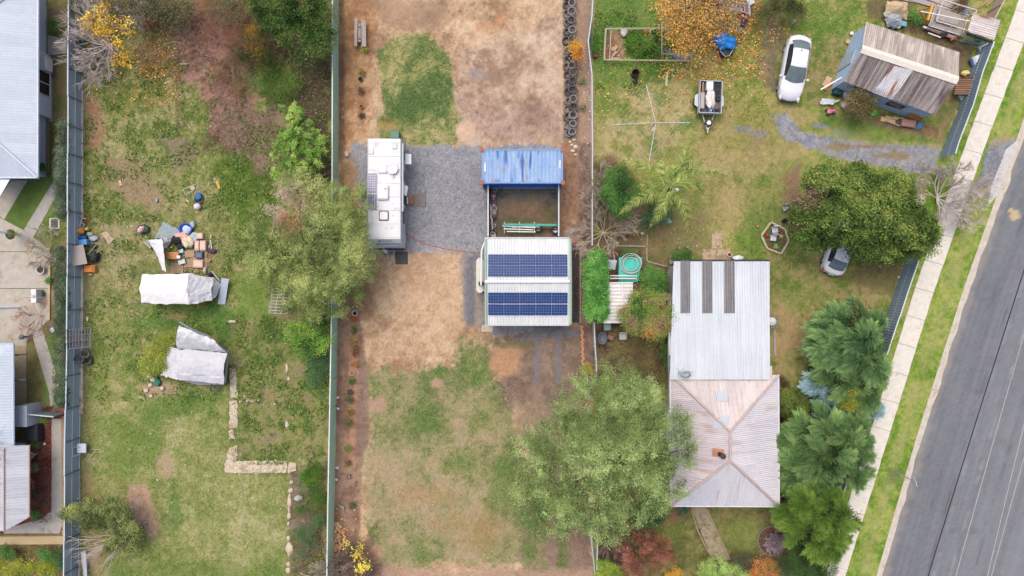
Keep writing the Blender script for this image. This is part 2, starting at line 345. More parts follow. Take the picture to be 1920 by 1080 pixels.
paint([(760, 480), (860, 480), (866, 560), (840, 640), (720, 560)], [(186, 150, 112), (204, 170, 132), (214, 184, 150)], 20, 16, .7)
DRY = [(108, 124, 68), (132, 136, 82), (148, 144, 94), (160, 148, 106), (174, 152, 118)]
paint([(697, 696), (712, 700), (725, 692), (765, 704), (790, 692), (850, 694), (862, 668), (868, 640), (880, 624), (898, 632), (922, 664), (930, 700), (962, 760), (985, 860), (1000, 960), (1004, 1060), (860, 1058), (760, 1070), (712, 1052), (690, 1000), (686, 930), (694, 840)], DRY, 8, 12, k=(.9, .6, .5, .6, .3), sh=6)
for e in (ell(880, 660, 16, 34), ell(805, 700, 24, 9), ell(732, 700, 12, 8), ell(860, 750, 10, 12), ell(900, 700, 26, 24), ell(700, 740, 6, 20)):
    paint(e, [(96, 126, 56), (118, 138, 66), (138, 146, 84)], 9, 12, .75)
for e in (ell(818, 720, 13, 9), ell(826, 738, 5, 10), ell(710, 760, 18, 14)): paint(e, [(182, 146, 122)], 4, 5, .9)
for e, a in ((ell(790, 930, 60, 20), .6), (ell(870, 980, 70, 22), .5), (ell(900, 1010, 60, 18), .5)): paint(e, [(166, 130, 82), (172, 142, 98)], 16, 16, a)
for e, a in ((ell(940, 900, 24, 50), .8), (ell(860, 870, 30, 20), .6), (ell(780, 1040, 60, 18), .5), (ell(800, 780, 30, 40), .5), (ell(890, 790, 20, 18), .6)): paint(e, [(96, 128, 54), (120, 138, 66)], 12, 16, a)
paint([(920, 640), (975, 618), (1086, 620), (1112, 690), (1112, 740), (1060, 760), (1000, 780), (950, 760), (925, 700)], [(112, 94, 82), (130, 110, 96), (148, 126, 108)], 9, 12, .9)
paint([(924, 650), (960, 640), (985, 660), (970, 700), (940, 715), (922, 690)], [(200, 152, 108), (184, 142, 104)], 7, 8, .85)
paint([(920, 636), (1000, 640), (1000, 650), (940, 656)], [(112, 116, 70)], 6, 6, .7)
for x in (1008, 1047): paint([(x - 7, 612), (x + 6, 612), (x + 4, 720), (x - 6, 720)], [(134, 128, 134), (122, 116, 120)], 4, 3, .8, k=(.3, .3, .35, .6, .9))
paint([(1000, 612), (1090, 608), (1095, 630), (960, 640)], [(104, 106, 112), (128, 128, 132)], 4, 5, .7, k=(.3, .3, .35, .6, .9), kind=1)
paint([(960, 740), (1060, 770), (1090, 900), (1010, 860), (975, 830)], [(146, 126, 104), (164, 142, 118), (138, 130, 92)], 14, 16, .9)
paint([(970, 900), (1110, 900), (1112, 1100), (980, 1100)], [(84, 122, 50), (116, 130, 72), (148, 126, 100)], 10, 12, .9, sh=2)
for a, b in ((1028, 1044), (1066, 1110)): paint(rect(a, 960, b, 1150), [(138, 110, 98), (156, 128, 112)], 5, 6, .9)
paint([(690, 1062), (760, 1066), (860, 1074), (1112, 1064), (1112, 1300), (690, 1300)], [(186, 152, 128), (170, 138, 112)], 6, 7)
# green weed line right at the fence foot
paint([(636, 1000), (700, 1010), (720, 1100), (620, 1100)], [(150, 118, 92), (128, 98, 78)], 8, 8, .8)
# right-hand garden
RG = [(98, 128, 40), (130, 144, 56), (156, 152, 80), (172, 156, 98)]
paint([(1113, -600), (2200, -600), (1500, 1700), (1113, 1700)], RG, 1, 0, k=GR, sh=3)
paint([(1113, -60), (1250, -60), (1240, 60), (1290, 120), (1240, 160), (1113, 160)], [(72, 112, 36), (96, 130, 46), (118, 138, 62)], 10, 12, sh=4)
paint([(1230, -40), (1420, -40), (1420, 60), (1330, 110), (1250, 60)], [(112, 108, 54), (150, 120, 62), (128, 100, 66)], 12, 14, .9)
paint([(1140, 58), (1165, 58), (1175, 108), (1138, 108)], [(142, 104, 80), (170, 140, 104)], 4, 6)
paint([(1165, 60), (1240, 60), (1245, 108), (1180, 110)], [(66, 106, 34), (92, 124, 44)], 6, 6)
paint([(1122, 170), (1300, 160), (1310, 250), (1240, 300), (1122, 300)], [(132, 142, 66), (170, 158, 98), (190, 170, 120), (160, 150, 90)], 12, 18, .9, sh=5)
for e in (ell(1240, 185, 20, 16), ell(1200, 185, 8, 8), ell(1176, 215, 8, 12), ell(1290, 230, 14, 14), ell(1130, 200, 10, 30), ell(1225, 280, 14, 14)): paint(e, [(88, 126, 46), (112, 136, 60)], 8, 12, .8)
paint([(1440, 20), (1470, 50), (1462, 170), (1435, 168), (1420, 120)], [(112, 96, 78), (142, 122, 98)], 12, 12, .85)
paint([(1470, 20), (1600, 5), (1600, 60), (1560, 90), (1520, 60)], [(92, 128, 36), (118, 138, 58), (146, 146, 84)], 10, 14, .9)
paint([(1520, 70), (1590, 80), (1560, 165), (1530, 200), (1510, 190)], [(96, 128, 44), (136, 132, 74), (158, 138, 100)], 8, 12, .9)
paint([(1330, 190), (1520, 200), (1500, 300), (1480, 420), (1340, 430), (1300, 300)], [(136, 138, 64), (162, 148, 88), (176, 156, 108)], 18, 22, .85, sh=7)
paint([(1400, 240), (1440, 250), (1430, 300), (1410, 310)], [(152, 130, 98)], 12, 14, .7)
paint([(1380, 330), (1450, 320), (1490, 300), (1510, 330), (1470, 420), (1400, 470)], [(92, 124, 44), (120, 138, 58), (146, 144, 76)], 14, 18, .85, sh=8)
paint([(1250, 400), (1330, 400), (1340, 480), (1230, 490)], [(126, 112, 72), (146, 130, 88), (116, 122, 62)], 12, 14, .8)
BG = [(130, 134, 146), (148, 151, 162), (166, 162, 158)]
paint([(1448, 216), (1472, 216), (1498, 240), (1560, 256), (1640, 270), (1745, 274), (1830, 280), (1905, 270), (1890, 292), (1860, 352), (1835, 356), (1800, 330), (1700, 322), (1600, 304), (1520, 280), (1474, 262), (1452, 236)], BG, 4, 8, .97, k=(.4, .5, .8, 1.2, .7), kind=1)
for e in (ell(1600, 275, 60, 5), ell(1670, 292, 40, 7)): paint(e, [(150, 134, 88), (138, 112, 80)], 4, 7, .85)
for e in (ell(1392, 240, 14, 6), ell(1420, 250, 16, 5), ell(1540, 238, 18, 5), ell(1370, 146, 7, 9), ell(1590, 245, 30, 6)): paint(e, [(134, 138, 152)], 4, 7, .8, k=(.3, .3, .35, .6, .9))
paint([(1540, 205), (1640, 228), (1770, 262), (1765, 272), (1640, 262), (1545, 232)], [(82, 120, 40), (112, 134, 52)], 8, 9, .9)
paint([(1615, 205), (1740, 232), (1765, 240), (1760, 262), (1680, 252), (1620, 226)], [(112, 86, 68), (140, 108, 86)], 6, 7, .85)
paint([(1755, 215), (1795, 160), (1800, 200), (1778, 270), (1760, 262)], [(110, 122, 56), (150, 124, 96)], 6, 7, .85)
paint([(1700, 30), (1830, 90), (1820, 160), (1800, 150), (1790, 100), (1690, 60)], [(92, 74, 58), (118, 96, 74), (112, 112, 60)], 5, 6, .9)
paint([(1620, -40), (1720, -30), (1720, 30), (1630, 40)], [(112, 90, 72), (108, 116, 56)], 8, 8, .85)
paint([(1470, 330), (1500, 310), (1500, 420), (1476, 430)], [(158, 126, 96), (134, 108, 82)], 7, 8, .9)
paint([(1484, 400), (1580, 420), (1560, 470), (1480, 450)], [(120, 88, 66)], 8, 8, .8)
paint([(1440, 470), (1530, 470), (1600, 500), (1700, 470), (1690, 540), (1650, 600), (1540, 600), (1530, 700), (1445, 720)], [(108, 128, 52), (142, 142, 76), (162, 148, 92), (178, 150, 104)], 10, 14, .95, sh=9)
paint([(1600, 470), (1715, 470), (1690, 560), (1600, 530)], [(98, 90, 58), (124, 112, 72), (100, 104, 58)], 10, 12, .8)
paint([(1452, 560), (1490, 570), (1530, 660), (1470, 640)], [(182, 152, 104)], 14, 16, .6)
paint([(1522, 650), (1560, 660), (1540, 780), (1515, 800), (1512, 740)], [(94, 66, 54), (112, 84, 66)], 6, 6, .95)
paint([(1460, 700), (1480, 715), (1500, 960), (1560, 1080), (1560, 1160), (1462, 1100)], [(72, 54, 46), (96, 72, 58)], 6, 6, .95)
paint([(1113, 600), (1256, 600), (1256, 730), (1113, 730)], [(92, 78, 60), (122, 106, 74), (120, 118, 66), (140, 116, 82)], 4, 6)
paint([(1113, 440), (1256, 440), (1256, 610), (1113, 610)], [(92, 74, 58), (122, 98, 76), (110, 110, 66)], 4, 6)
paint([(1205, 420), (1262, 430), (1258, 500), (1205, 490)], [(110, 118, 56), (150, 128, 86)], 8, 8, .8)
paint([(1113, 300), (1150, 290), (1250, 420), (1113, 440)], [(96, 76, 62), (124, 98, 80)], 10, 10, .8)
paint([(1120, 950), (1470, 950), (1560, 1160), (1120, 1160)], [(98, 104, 52), (124, 122, 64), (146, 134, 84)], 6, 6, sh=4)
paint([(1180, 952), (1300, 955), (1260, 985), (1215, 1000), (1175, 1000)], [(118, 78, 60), (140, 92, 74)], 8, 8, .9)
paint([(1118, 985), (1165, 985), (1170, 1060), (1118, 1060)], [(82, 64, 56), (102, 80, 66)], 4, 5)
paint([(1330, 1040), (1560, 1040), (1560, 1160), (1330, 1160)], [(100, 80, 64)], 8, 8, .8)
for e, a_ in ((ell(1640, 250, 90, 12), .6), (ell(1580, 40, 40, 24), .7), (ell(1400, 470, 34, 40), .6), (ell(1520, 560, 50, 40), .5), (ell(1400, 1000, 40, 26), .6), (ell(1250, 1000, 30, 26), .5), (ell(1140, 180, 22, 40), .6), (ell(1660, 575, 20, 30), .4)): paint(e, [(92, 126, 38), (116, 140, 50), (138, 150, 70)], 14, 16, a_)
# grass verges along the footpath
VG = [(92, 132, 22), (120, 150, 40), (146, 162, 62), (166, 168, 86)]
yy = list(range(-600, 1701, 100))
fl = lambda y: (960 + (float(np.interp(y, [0, 37, 134, 200, 265, 475, 535, 592, 652, 790, 1080], [1888, 1876, 1841, 1822, 1797, 1725, 1703, 1686, 1666, 1621, 1530])) - 960) * .967)
paint([(fl(y), y) for y in yy] + [(float(roadx(y)) - 4, y) for y in yy[::-1]], VG, 1.5, 1, k=(.6, .6, .7, .9, .3), sh=2, kind=2)
for y in range(-20, 1090, 30):
    if 262 < y < 360: continue
    cx = float(pathx(y) + 36 + roadx(y) - 14) / 2
    paint(ell(cx, y, 9, 17), [(158, 160, 88), (168, 164, 104)], 10, 10, .55)
paint([(1860, 262), (1912, 255), (1868, 350), (1840, 372), (1826, 352), (1846, 300)], BG, 4, 6, .97, k=(.4, .5, .8, 1.2, .7), kind=1)
paint([(1826, 350), (1862, 345), (1868, 362), (1832, 372)], [(176, 158, 122), (166, 160, 104)], 6, 6, .8)
paint([(1852, 262), (1910, 250), (1908, 262), (1856, 275)], [(172, 152, 116)], 5, 5, .8)
paint([(1660, 878), (1695, 875), (1690, 900), (1668, 902)], [(120, 104, 84), (100, 124, 60)], 6, 6, .8)
# fine grain: every patch gets grit; bare soil also darker pocks
sp = fbm(X, Y, 5, 71, 3, .8); COL *= (1 + rng.normal(size=X.shape).astype(np.float32) * .055 + (sp - .5) * .3)[..., None]
big = fbm(X, Y, 110, 73, 4); pk_ = smoothstep(.60, .74, fbm(X, Y, 13, 75, 4, .75) * .75 + big * .25)[..., None] * .3
bare_ = ((COL[..., 0] > COL[..., 1] * 1.1) & (KIND == 0))[..., None]
COL = np.clip(COL * (1 - pk_ * bare_), .01, .8)
# mesh
Zg = np.where(X > roadx(Y) - 12, -.3, 0).astype(np.float32)
Wx = (X - 960) / S; Wy = (540 - Y) / S
Vg = np.stack([Wx, Wy, Zg], -1).reshape(-1, 3); ny_, nx_ = X.shape
idx = np.arange(nx_ * ny_).reshape(ny_, nx_)
Fg = np.stack([idx[1:, :-1], idx[1:, 1:], idx[:-1, 1:], idx[:-1, :-1]], -1).reshape(-1, 4)
Kf = KIND[:-1, :-1].ravel()
def groundmat(lo=.83, hi=1.18, bs=.7, scl=7):
    m = bpy.data.materials.new('ground'); m.use_nodes = True; n = m.node_tree.nodes; l = m.node_tree.links; b = n['Principled BSDF']
    b.inputs['Roughness'].default_value = .95; b.inputs['Specular IOR Level'].default_value = .1
    a = n.new('ShaderNodeAttribute'); a.attribute_name = 'Col'; g = n.new('ShaderNodeNewGeometry')
    t = n.new('ShaderNodeTexNoise'); t.inputs['Scale'].default_value = scl; t.inputs['Detail'].default_value = 7; t.inputs['Roughness'].default_value = .9
    l.new(g.outputs['Position'], t.inputs['Vector'])
    mr = n.new('ShaderNodeMapRange'); mr.inputs[1].default_value = .3; mr.inputs[2].default_value = .7; mr.inputs[3].default_value = lo; mr.inputs[4].default_value = hi
    l.new(t.outputs['Fac'], mr.inputs[0])
    mx = n.new('ShaderNodeMix'); mx.data_type = 'RGBA'; mx.blend_type = 'MULTIPLY'; mx.inputs[0].default_value = 1
    l.new(a.outputs['Color'], mx.inputs[6]); l.new(mr.outputs[0], mx.inputs[7]); l.new(mx.outputs[2], b.inputs['Base Color'])
    bp = n.new('ShaderNodeBump'); bp.inputs['Strength'].default_value = bs; bp.inputs['Distance'].default_value = .05
    l.new(t.outputs['Fac'], bp.inputs['Height']); l.new(bp.outputs['Normal'], b.inputs['Normal'])
    return m
GM = groundmat(); Cg = COL.reshape(-1, 3)
for k_, nm in ((0, 'ground'), (1, 'gravel_drive'), (2, 'grass_verge')):
    ff = Fg[Kf == k_]; u, inv = np.unique(ff, return_inverse=True)
    struct(npmesh(nm, Vg[u], inv.reshape(-1, 4), Cg[u], GM))
def gcol(px, py):
    i = np.clip(np.searchsorted(GX, px), 0, nx_ - 1); j = np.clip(np.searchsorted(GY, py), 0, ny_ - 1); return COL[j, i]
# ---------------- road, kerb, footpath, paths ----------------
def slab(name, poly, z0, z1, m, kind='structure'):
    mb = MB(); mb.prism([P(*p)[:2] for p in poly], z0, z1); o = mb.build(name, m)
    if kind: o['kind'] = kind
    return o
CONC = mat(C(226, 220, 208), .9, var=.1, scale=2.5, bump=.2, dirt=(C(196, 188, 172), .58, 1.2))
CON2 = mat(C(184, 177, 164), .9, var=.14, scale=2.0, bump=.2, dirt=(C(160, 140, 112), .55, .7))
CON3 = mat(C(178, 174, 166), .9, var=.12, scale=2.5, bump=.2, dirt=(C(150, 140, 128), .56, .8))
ys = list(range(-600, 1701, 20))
# asphalt: fine grid with wheel-path tone
ry = np.arange(-600, 1701, 4.0); rxo = np.concatenate([np.arange(0, 420, 4.0), [450, 500]])
RY, RO = np.meshgrid(ry, rxo, indexing='ij'); RX = roadx(RY) - 6 + RO
asph = [(106, 109, 114), (122, 125, 131), (136, 139, 145)]
q = fbm(RO, RY * .02, 9, 31, 4, .7); t_ = .55 + (q - .5) * .9 + (fbm(RX, RY, 50, 33, 3) - .5) * .4 + (rng.random(RX.shape) - .5) * .3
rc = ramp(asph, t_)
for off, wd, am in ((22, 12, -.06), (70, 22, -.05), (120, 14, .06), (152, 20, .07), (200, 16, .05), (250, 22, .07)):
    rc *= (1 + am * np.exp(-((RO - off) / wd) ** 2))[..., None]
e = smoothstep(26, 0, RO + (fbm(RX, RY, 14, 35, 3) - .5) * 30)[..., None] * .45; rc = rc * (1 - e) + np.array(C(172, 162, 146)) * e
dash = np.zeros(RX.shape)
for off, y0, ph in ((102, 600, 0), (133, 640, 40)):
    dash = np.maximum(dash, np.exp(-((RO - off) / 3.0) ** 2) * ((((RY - y0 + ph) % 88) < 46)) * np.clip(fbm(RX, RY, 10, 41, 3) * 1.7 - .35, 0, 1))
dash = (dash * .32)[..., None]; rc = rc * (1 - dash) + np.array(C(190, 194, 200)) * dash
for off, wd in ((58, .8), (88, .6), (176, .8)):
    cr_ = np.exp(-((RO - off + (fbm(RY, RX * 0, 60, 91 + off, 3) - .5) * 8) / wd) ** 2) * smoothstep(.45, .6, fbm(RY, RX * .2, 90, 95 + off, 2)); rc *= (1 - .3 * cr_)[..., None]
st_ = smoothstep(.68, .8, fbm(RX, RY, 40, 97, 4))[..., None] * .12; rc *= 1 - st_
for (sx, sy, r_) in ((1905, 403, 9), (1898, 394, 5)):
    dd = np.sqrt((RX - sx) ** 2 + (RY - sy) ** 2) + (fbm(RX, RY, 6, 51, 2) - .5) * 6; a_ = smoothstep(r_ + 2, r_ - 1, dd)[..., None]; rc = rc * (1 - a_) + np.array(C(196, 176, 136)) * a_
Vr = np.stack([(RX - 960) / S, (540 - RY) / S, np.full(RX.shape, -.13)], -1).reshape(-1, 3)
id2 = np.arange(RX.size).reshape(RX.shape)
Fr = np.stack([id2[1:, :-1], id2[1:, 1:], id2[:-1, 1:], id2[:-1, :-1]], -1).reshape(-1, 4)
struct(npmesh('road', Vr, Fr, rc.reshape(-1, 3), groundmat(.975, 1.025, .08, 20)))
# kerb with gutter
mb = MB(); pts = [(float(roadx(y)), y) for y in ys]
for (o0, o1, z0, z1) in ((-14, -8.2, -.3, .015), (-8.2, 0, -.3, -.118)):
    prev = None
    for x, y in pts:
        j = (mn.noise(Vector((y * .11, 3, 0)))) * 7 if o1 == 0 else 0
        cur = [P(x + o0, y)[:2], P(x + o1 + j, y)[:2]]
        if prev: mb.prism([prev[0], prev[1], cur[1], cur[0]], z0, z1)
        prev = cur
struct(mb.build('kerb', mat(C(205, 196, 180), .95, var=.14, scale=2, bump=.3, dirt=(C(176, 158, 132), .55, 1.5))))
# footpath slabs (joints are real gaps)
mb = MB(); y = -600.
while y < 1700:
    y2 = y + 52; g_ = .35
    sh = lambda x, yy_: (x, yy_)
    p = [P(float(pathx(y + g_)), y + g_ - 5), P(float(pathx(y + g_)) + 34, y + g_ + 5), P(float(pathx(y2 - g_)) + 34, y2 - g_ + 5), P(float(pathx(y2 - g_)), y2 - g_ - 5)]
    n_ = 8; L = [p[0]]; 
    poly = []
    for i in range(n_ + 1):
        t = i / n_; a_ = Vector(p[1]).lerp(Vector(p[2]), t); poly.append((a_.x + mn.noise(Vector((a_.y * 1.3, 1, 0))) * .06, a_.y))
    for i in range(n_ + 1):
        t = i / n_; a_ = Vector(p[3]).lerp(Vector(p[0]), t); poly.append((a_.x + mn.noise(Vector((a_.y * 1.1, 4, 0))) * .04, a_.y))
    mb.prism(poly, -.05, .035); y = y2
struct(mb.build('footpath', CONC))
slab('driveway_crossover', [(1908, 262), (1886, 280), (1858, 350), (1852, 386), (1868, 368), (1892, 308), (1906, 285)], -.05, .028, mat(C(200, 198, 194), .9, var=.12, scale=2))
# neighbour's paving
for p_ in ([(-200, 380), (0, 408), (45, 432), (90, 466), (93, 471.3), (-200, 471.3)], [(-200, 472.7), (93.5, 472.7), (95, 480), (94, 540.3), (-200, 540.3)], [(-200, 541.7), (94, 541.7), (93, 598), (62, 628), (50, 640), (50, 652), (-200, 652)]): slab('driveway', p_, -.05, .02, CON2)
slab('path', [(62, 446), (43, 434), (108, 328), (110, 362), (104, 372)], -.05, .032, CON3)
slab('path', [(0, 405), (8, 412), (52, 338), (22, 338), (0, 370)], -.05, .028, CON2)
slab('path', [(60, 625), (80, 618), (100, 680), (112, 725), (113, 752), (95, 762), (92, 735), (76, 680)], -.05, .032, CON3)
slab('path', [(97, 785), (116, 785), (117, 985), (112, 1000), (8, 1000), (8, 992), (58, 978), (78, 973), (97, 957)], -.05, .03, CON3)
slab('path', [(66, 8), (88, 12), (88, 104), (66, 104)], -.05, .03, CON2)
slab('path', [(90, 66), (125, 74), (125, 100), (90, 104)], -.05, .026, CON2)
slab('path', [(92, 145), (98, 145), (98, 228), (92, 228)], -.05, .03, CON2)
slab('patio', [(66, 218), (92, 222), (92, 320), (66, 320)], -.05, .034, mat(C(150, 138, 116), .9, var=.12))
slab('patio', [(20, 648), (50, 648), (50, 762), (20, 762)], -.05, .034, mat(C(176, 160, 126), .9, var=.12))
slab('path', [(0, 1006), (122, 1005), (122, 1020), (0, 1021)], -.05, .03, mat(C(190, 170, 134), .9, var=.12))
mb = MB()
for p in ([(1335, 431), (1354, 431), (1354, 466), (1334, 466)], [(1317, 467), (1342, 467), (1342, 489), (1318, 489)], [(1343, 467), (1369, 467), (1369, 489), (1343, 489)]):
    mb.prism([P(*a)[:2] for a in p], -.04, .04)
struct(mb.build('stepping_slabs', mat(C(188, 168, 140), .95, var=.15, scale=3, dirt=(C(150, 128, 100), .5, 2))))
slab('path', [(1296, 950), (1326, 950), (1368, 1050), (1335, 1050)], -.05, .03, mat(C(160, 148, 124), .95, var=.15, scale=3, dirt=(C(128, 112, 84), .5, 2)))
# old foundations in the rough lot
def rough(poly, seed=0, j=1.5, step=5):
    out = []
    for i in range(len(poly)):
        a, b = poly[i], poly[(i + 1) % len(poly)]; L = math.hypot(b[0] - a[0], b[1] - a[1]); n = max(1, int(L / step))
        for k in range(n):
            x = a[0] + (b[0] - a[0]) * k / n; y = a[1] + (b[1] - a[1]) * k / n
            out.append((x + mn.noise(Vector((x * .3, y * .3, seed))) * j * 2, y + mn.noise(Vector((x * .3, y * .3, seed + 9))) * j * 2))
    return out
FND = mat(C(206, 192, 170), .95, var=.2, scale=4, bump=.5, dirt=(C(160, 140, 108), .5, 1.5))
foot = [[(430, 690), (443, 690), (446, 745), (432, 748)], [(430, 752), (445, 750), (446, 800), (431, 802)], [(430, 806), (440, 806), (441, 822), (430, 824)], [(431, 840), (445, 836), (444, 862), (424, 870), (426, 850)],
        [(421, 868), (443, 864), (538, 863), (538, 886), (440, 887), (423, 884)], [(541, 866), (556, 868), (554, 882), (541, 888)], [(448, 750), (486, 749), (486, 753), (448, 755)]]
mb = MB()
for i, p in enumerate(foot): mb.prism([P(*a)[:2] for a in rough(p, i)], -.05, .05 + .01 * (i % 3))
tag(mb.build('foundation_strip', FND), 'broken L-shaped strip of old concrete footing in the rough grass', 'foundation')
def stone(name, x, y, rx, ry, m, label, group, seed, z=.03, cat='stone'):
    mb = MB(); mb.blob((0, 0, 0), (rx / S, ry / S, .08), seed, .5, 10, fr=1.6); return solo(mb, name, m, label, cat, x, y, z, 0, group, True)
k = 0
for x, y, rx, ry in ((547, 904, 4, 4), (545, 920, 5, 5), (543, 944, 4, 18), (542, 968, 4, 8), (541, 982, 3, 4), (541, 1010, 4, 6), (543, 1030, 7, 14), (541, 1058, 4, 5), (541, 1070, 5, 7), (538, 692, 3, 10), (541, 711, 3, 4), (538, 797, 4, 9), (560, 933, 7, 5), (586, 880, 3, 4), (597, 877, 2, 3), (435, 603, 9, 3)):
    stone('footing_stone', x, y, rx, ry, FND, f'pale lump of old concrete footing in the rough lot, {ORD[k]} of its scattered chain', 'lumps of old footing in the rough lot', k); k += 1
# ---------------- buildings ----------------
def corr(mb, poly, rib, pitch=.16, amp=.018, colf=None, thick=False):
    """corrugated facet: convex planar polygon (3D), ribs run along rib"""
    P3 = [Vector(p) for p in poly]; n = (P3[1] - P3[0]).cross(P3[2] - P3[0]).normalized()
    if n.z < 0: n = -n
    v = Vector(rib); v = (v - n * v.dot(n)).normalized(); u = v.cross(n); o = P3[0]
    q = [((p - o).dot(u), (p - o).dot(v)) for p in P3]; u0 = min(a for a, b in q); u1 = max(a for a, b in q)
    st = pitch / 4; m = max(2, int((u1 - u0) / st)); vs = []; cs = []; fs = []
    for i in range(m + 1):
        uu = u0 + (u1 - u0) * i / m; uc = min(max(uu, u0 + 1e-5), u1 - 1e-5); hits = []
        for k in range(len(q)):
            (a0, b0), (a1, b1) = q[k], q[(k + 1) % len(q)]
            if (a0 - uc) * (a1 - uc) <= 0 and abs(a1 - a0) > 1e-9: hits.append(b0 + (b1 - b0) * (uc - a0) / (a1 - a0))
        lo, hi = min(hits), max(hits); off = amp * math.sin(2 * pi * uu / pitch)
        L = hi - lo; K = 4 if L > 1 else 1
        for j in range(7):
            vv = lo + L * j / 6; vs.append(o + u * uu + v * vv + n * off); cs.append(colf(uu, vv, i) if colf else (1, 1, 1))
    for i in range(m): fs += [(i * 7 + j, (i + 1) * 7 + j, (i + 1) * 7 + j + 1, i * 7 + j + 1) for j in range(6)]
    b = len(mb.v); mb.v += [tuple(p - mb.o) for p in vs]; mb.f += [tuple(x + b for x in f) for f in fs]; mb.c += cs
def sheets(c0, c1, wid=.76, seed=0, streak=.5, stain=None, sth=.45):
    """colour of roof sheets: one tone per sheet, streaks down the slope"""
    c0, c1 = np.array(C(*c0)), np.array(C(*c1)); st = np.array(C(*stain)) if stain else None
    def f(u, v, i):
        s_ = int(math.floor(u / wid)); r = random.Random(s_ * 91 + int(math.floor(v / 2.4)) * 7 + seed).random()
        t = .5 + (r - .5) * .7 + streak * mn.noise(Vector((u * 6, v * .5, seed))) + .3 * mn.noise(Vector((u * .5, v * .5, seed + 4)))
        t = min(1, max(0, t)); c = c0 * (1 - t) + c1 * t
        if st is not None:
            a = min(1, max(0, (mn.noise(Vector((u * 3, v * .6, seed + 11))) + .3 * mn.noise(Vector((u * 9, v * 3, seed))) - sth + .35) * 3)); c = c * (1 - a) + st * a
        return tuple(c)
    return f
RM = mat((1, 1, 1), .5, var=.05, scale=3, attr=True, spec=.35)
RMW = mat((1, 1, 1), .7, var=.12, scale=5, attr=True, spec=.2)
WHITE = mat(C(238, 240, 242), .5, var=.04, scale=3); WHITE2 = mat(C(225, 228, 232), .6, var=.08, scale=4, dirt=(C(190, 184, 172), .6, 3))
DK = mat(C(60, 60, 66), .7, var=.15); GLS = mat(C(48, 54, 66), .12, var=.05, spec=.6); GLD = mat(C(38, 38, 44), .15, var=.05, spec=.6)
STEEL = mat(C(170, 174, 180), .45, .3, var=.1); GALV = mat(C(196, 200, 206), .45, .2, var=.12)
WOOD = mat(C(176, 150, 118), .9, var=.2, scale=5); WOODG = mat(C(172, 160, 150), .9, var=.25, scale=6); RUST = mat(C(150, 84, 50), .9, var=.3, scale=8)
def quad(mb, a, b, c, d, col=None): mb.add([a, b, c, d], [(0, 1, 2, 3)], col)
def strip(mb, a, b, w, h, col=None):  # a bar between two 3D points
    a, b = Vector(a), Vector(b); mb.tube([a, b], w / 2, 4, col=col)
def poly_box(root, name, poly, z0, z1, m): mb = MB(root); mb.prism(poly, z0, z1); return mb.build(name, m, root)
# --- right house: old hip roof with a long white extension
hs = thing('house', 'weatherboard house with faded pinkish hip roof and long white metal rear roof', 'house', P(1350, 800))
EZ, RZ = 2.8, 4.7
nw, ne, se, sw = P(1257, 701, EZ), P(1460, 703, EZ), P(1461, 950, EZ), P(1258, 949, EZ)
r1, r2 = P(1369, 809, RZ), P(1369, 864, RZ)
mb = MB(hs)
pk = ((196, 190, 192), (226, 218, 218)); st = (206, 178, 166)
corr(mb, [nw, ne, r1], (0, 1, 0), .14, .015, sheets((200, 188, 186), (224, 214, 210), seed=1, stain=(196, 168, 156), sth=.66))
corr(mb, [ne, se, r2, r1], (1, 0, 0), .14, .015, sheets((210, 206, 212), (228, 222, 222), seed=2, streak=.35, stain=(206, 192, 186), sth=.66))
corr(mb, [se, sw, r2], (0, 1, 0), .14, .015, sheets((204, 206, 214), (224, 220, 222), seed=3, streak=.4, stain=(200, 184, 178), sth=.7))
corr(mb, [sw, nw, r1, r2], (1, 0, 0), .14, .015, sheets((194, 186, 192), (216, 206, 206), seed=4, streak=.5, stain=(190, 164, 154), sth=.68))
roof = mb.build('roof', RM, hs)
mb = MB(hs); cap = C(196, 178, 172)
for a, b in ((nw, r1), (ne, r1), (r1, r2), (r2, se), (r2, sw)):
    a, b = Vector(a) + Vector((0, 0, .03)), Vector(b) + Vector((0, 0, .03)); mb.tube([a, b], .09, 8)
mb.build('ridge_cap', mat(cap, .7, var=.15, scale=3), roof)
mb = MB(hs)  # patched lighter sheets lie on the roof
def facet_pt(px, py, which):
    # height on facet from plan position by iteration
    z = 3.5
    for _ in range(6):
        x, y, _z = P(px, py, z)
        if which == 'n': z = EZ + (RZ - EZ) * (nw[1] - y) / (nw[1] - r1[1])
        if which == 'w': z = EZ + (RZ - EZ) * (x - nw[0]) / (r1[0] - nw[0])
        if which == 's': z = EZ + (RZ - EZ) * (y - sw[1]) / (r2[1] - sw[1])
    return (x, y, z + .04)
for a, b, c, d_, wh in ((1344, 733, 1364, 752, 'n'), (1351, 778, 1368, 796, 'n'), (1337, 790, 1356, 803, 'w'), (1400, 812, 1400, 812, 'n')):
    if a == c: continue
    mb = MB(hs); quad(mb, facet_pt(a, d_, wh), facet_pt(c, d_, wh), facet_pt(c, b, wh), facet_pt(a, b, wh), C(188, 198, 206)); mb.build('patch_sheet', RM, roof)
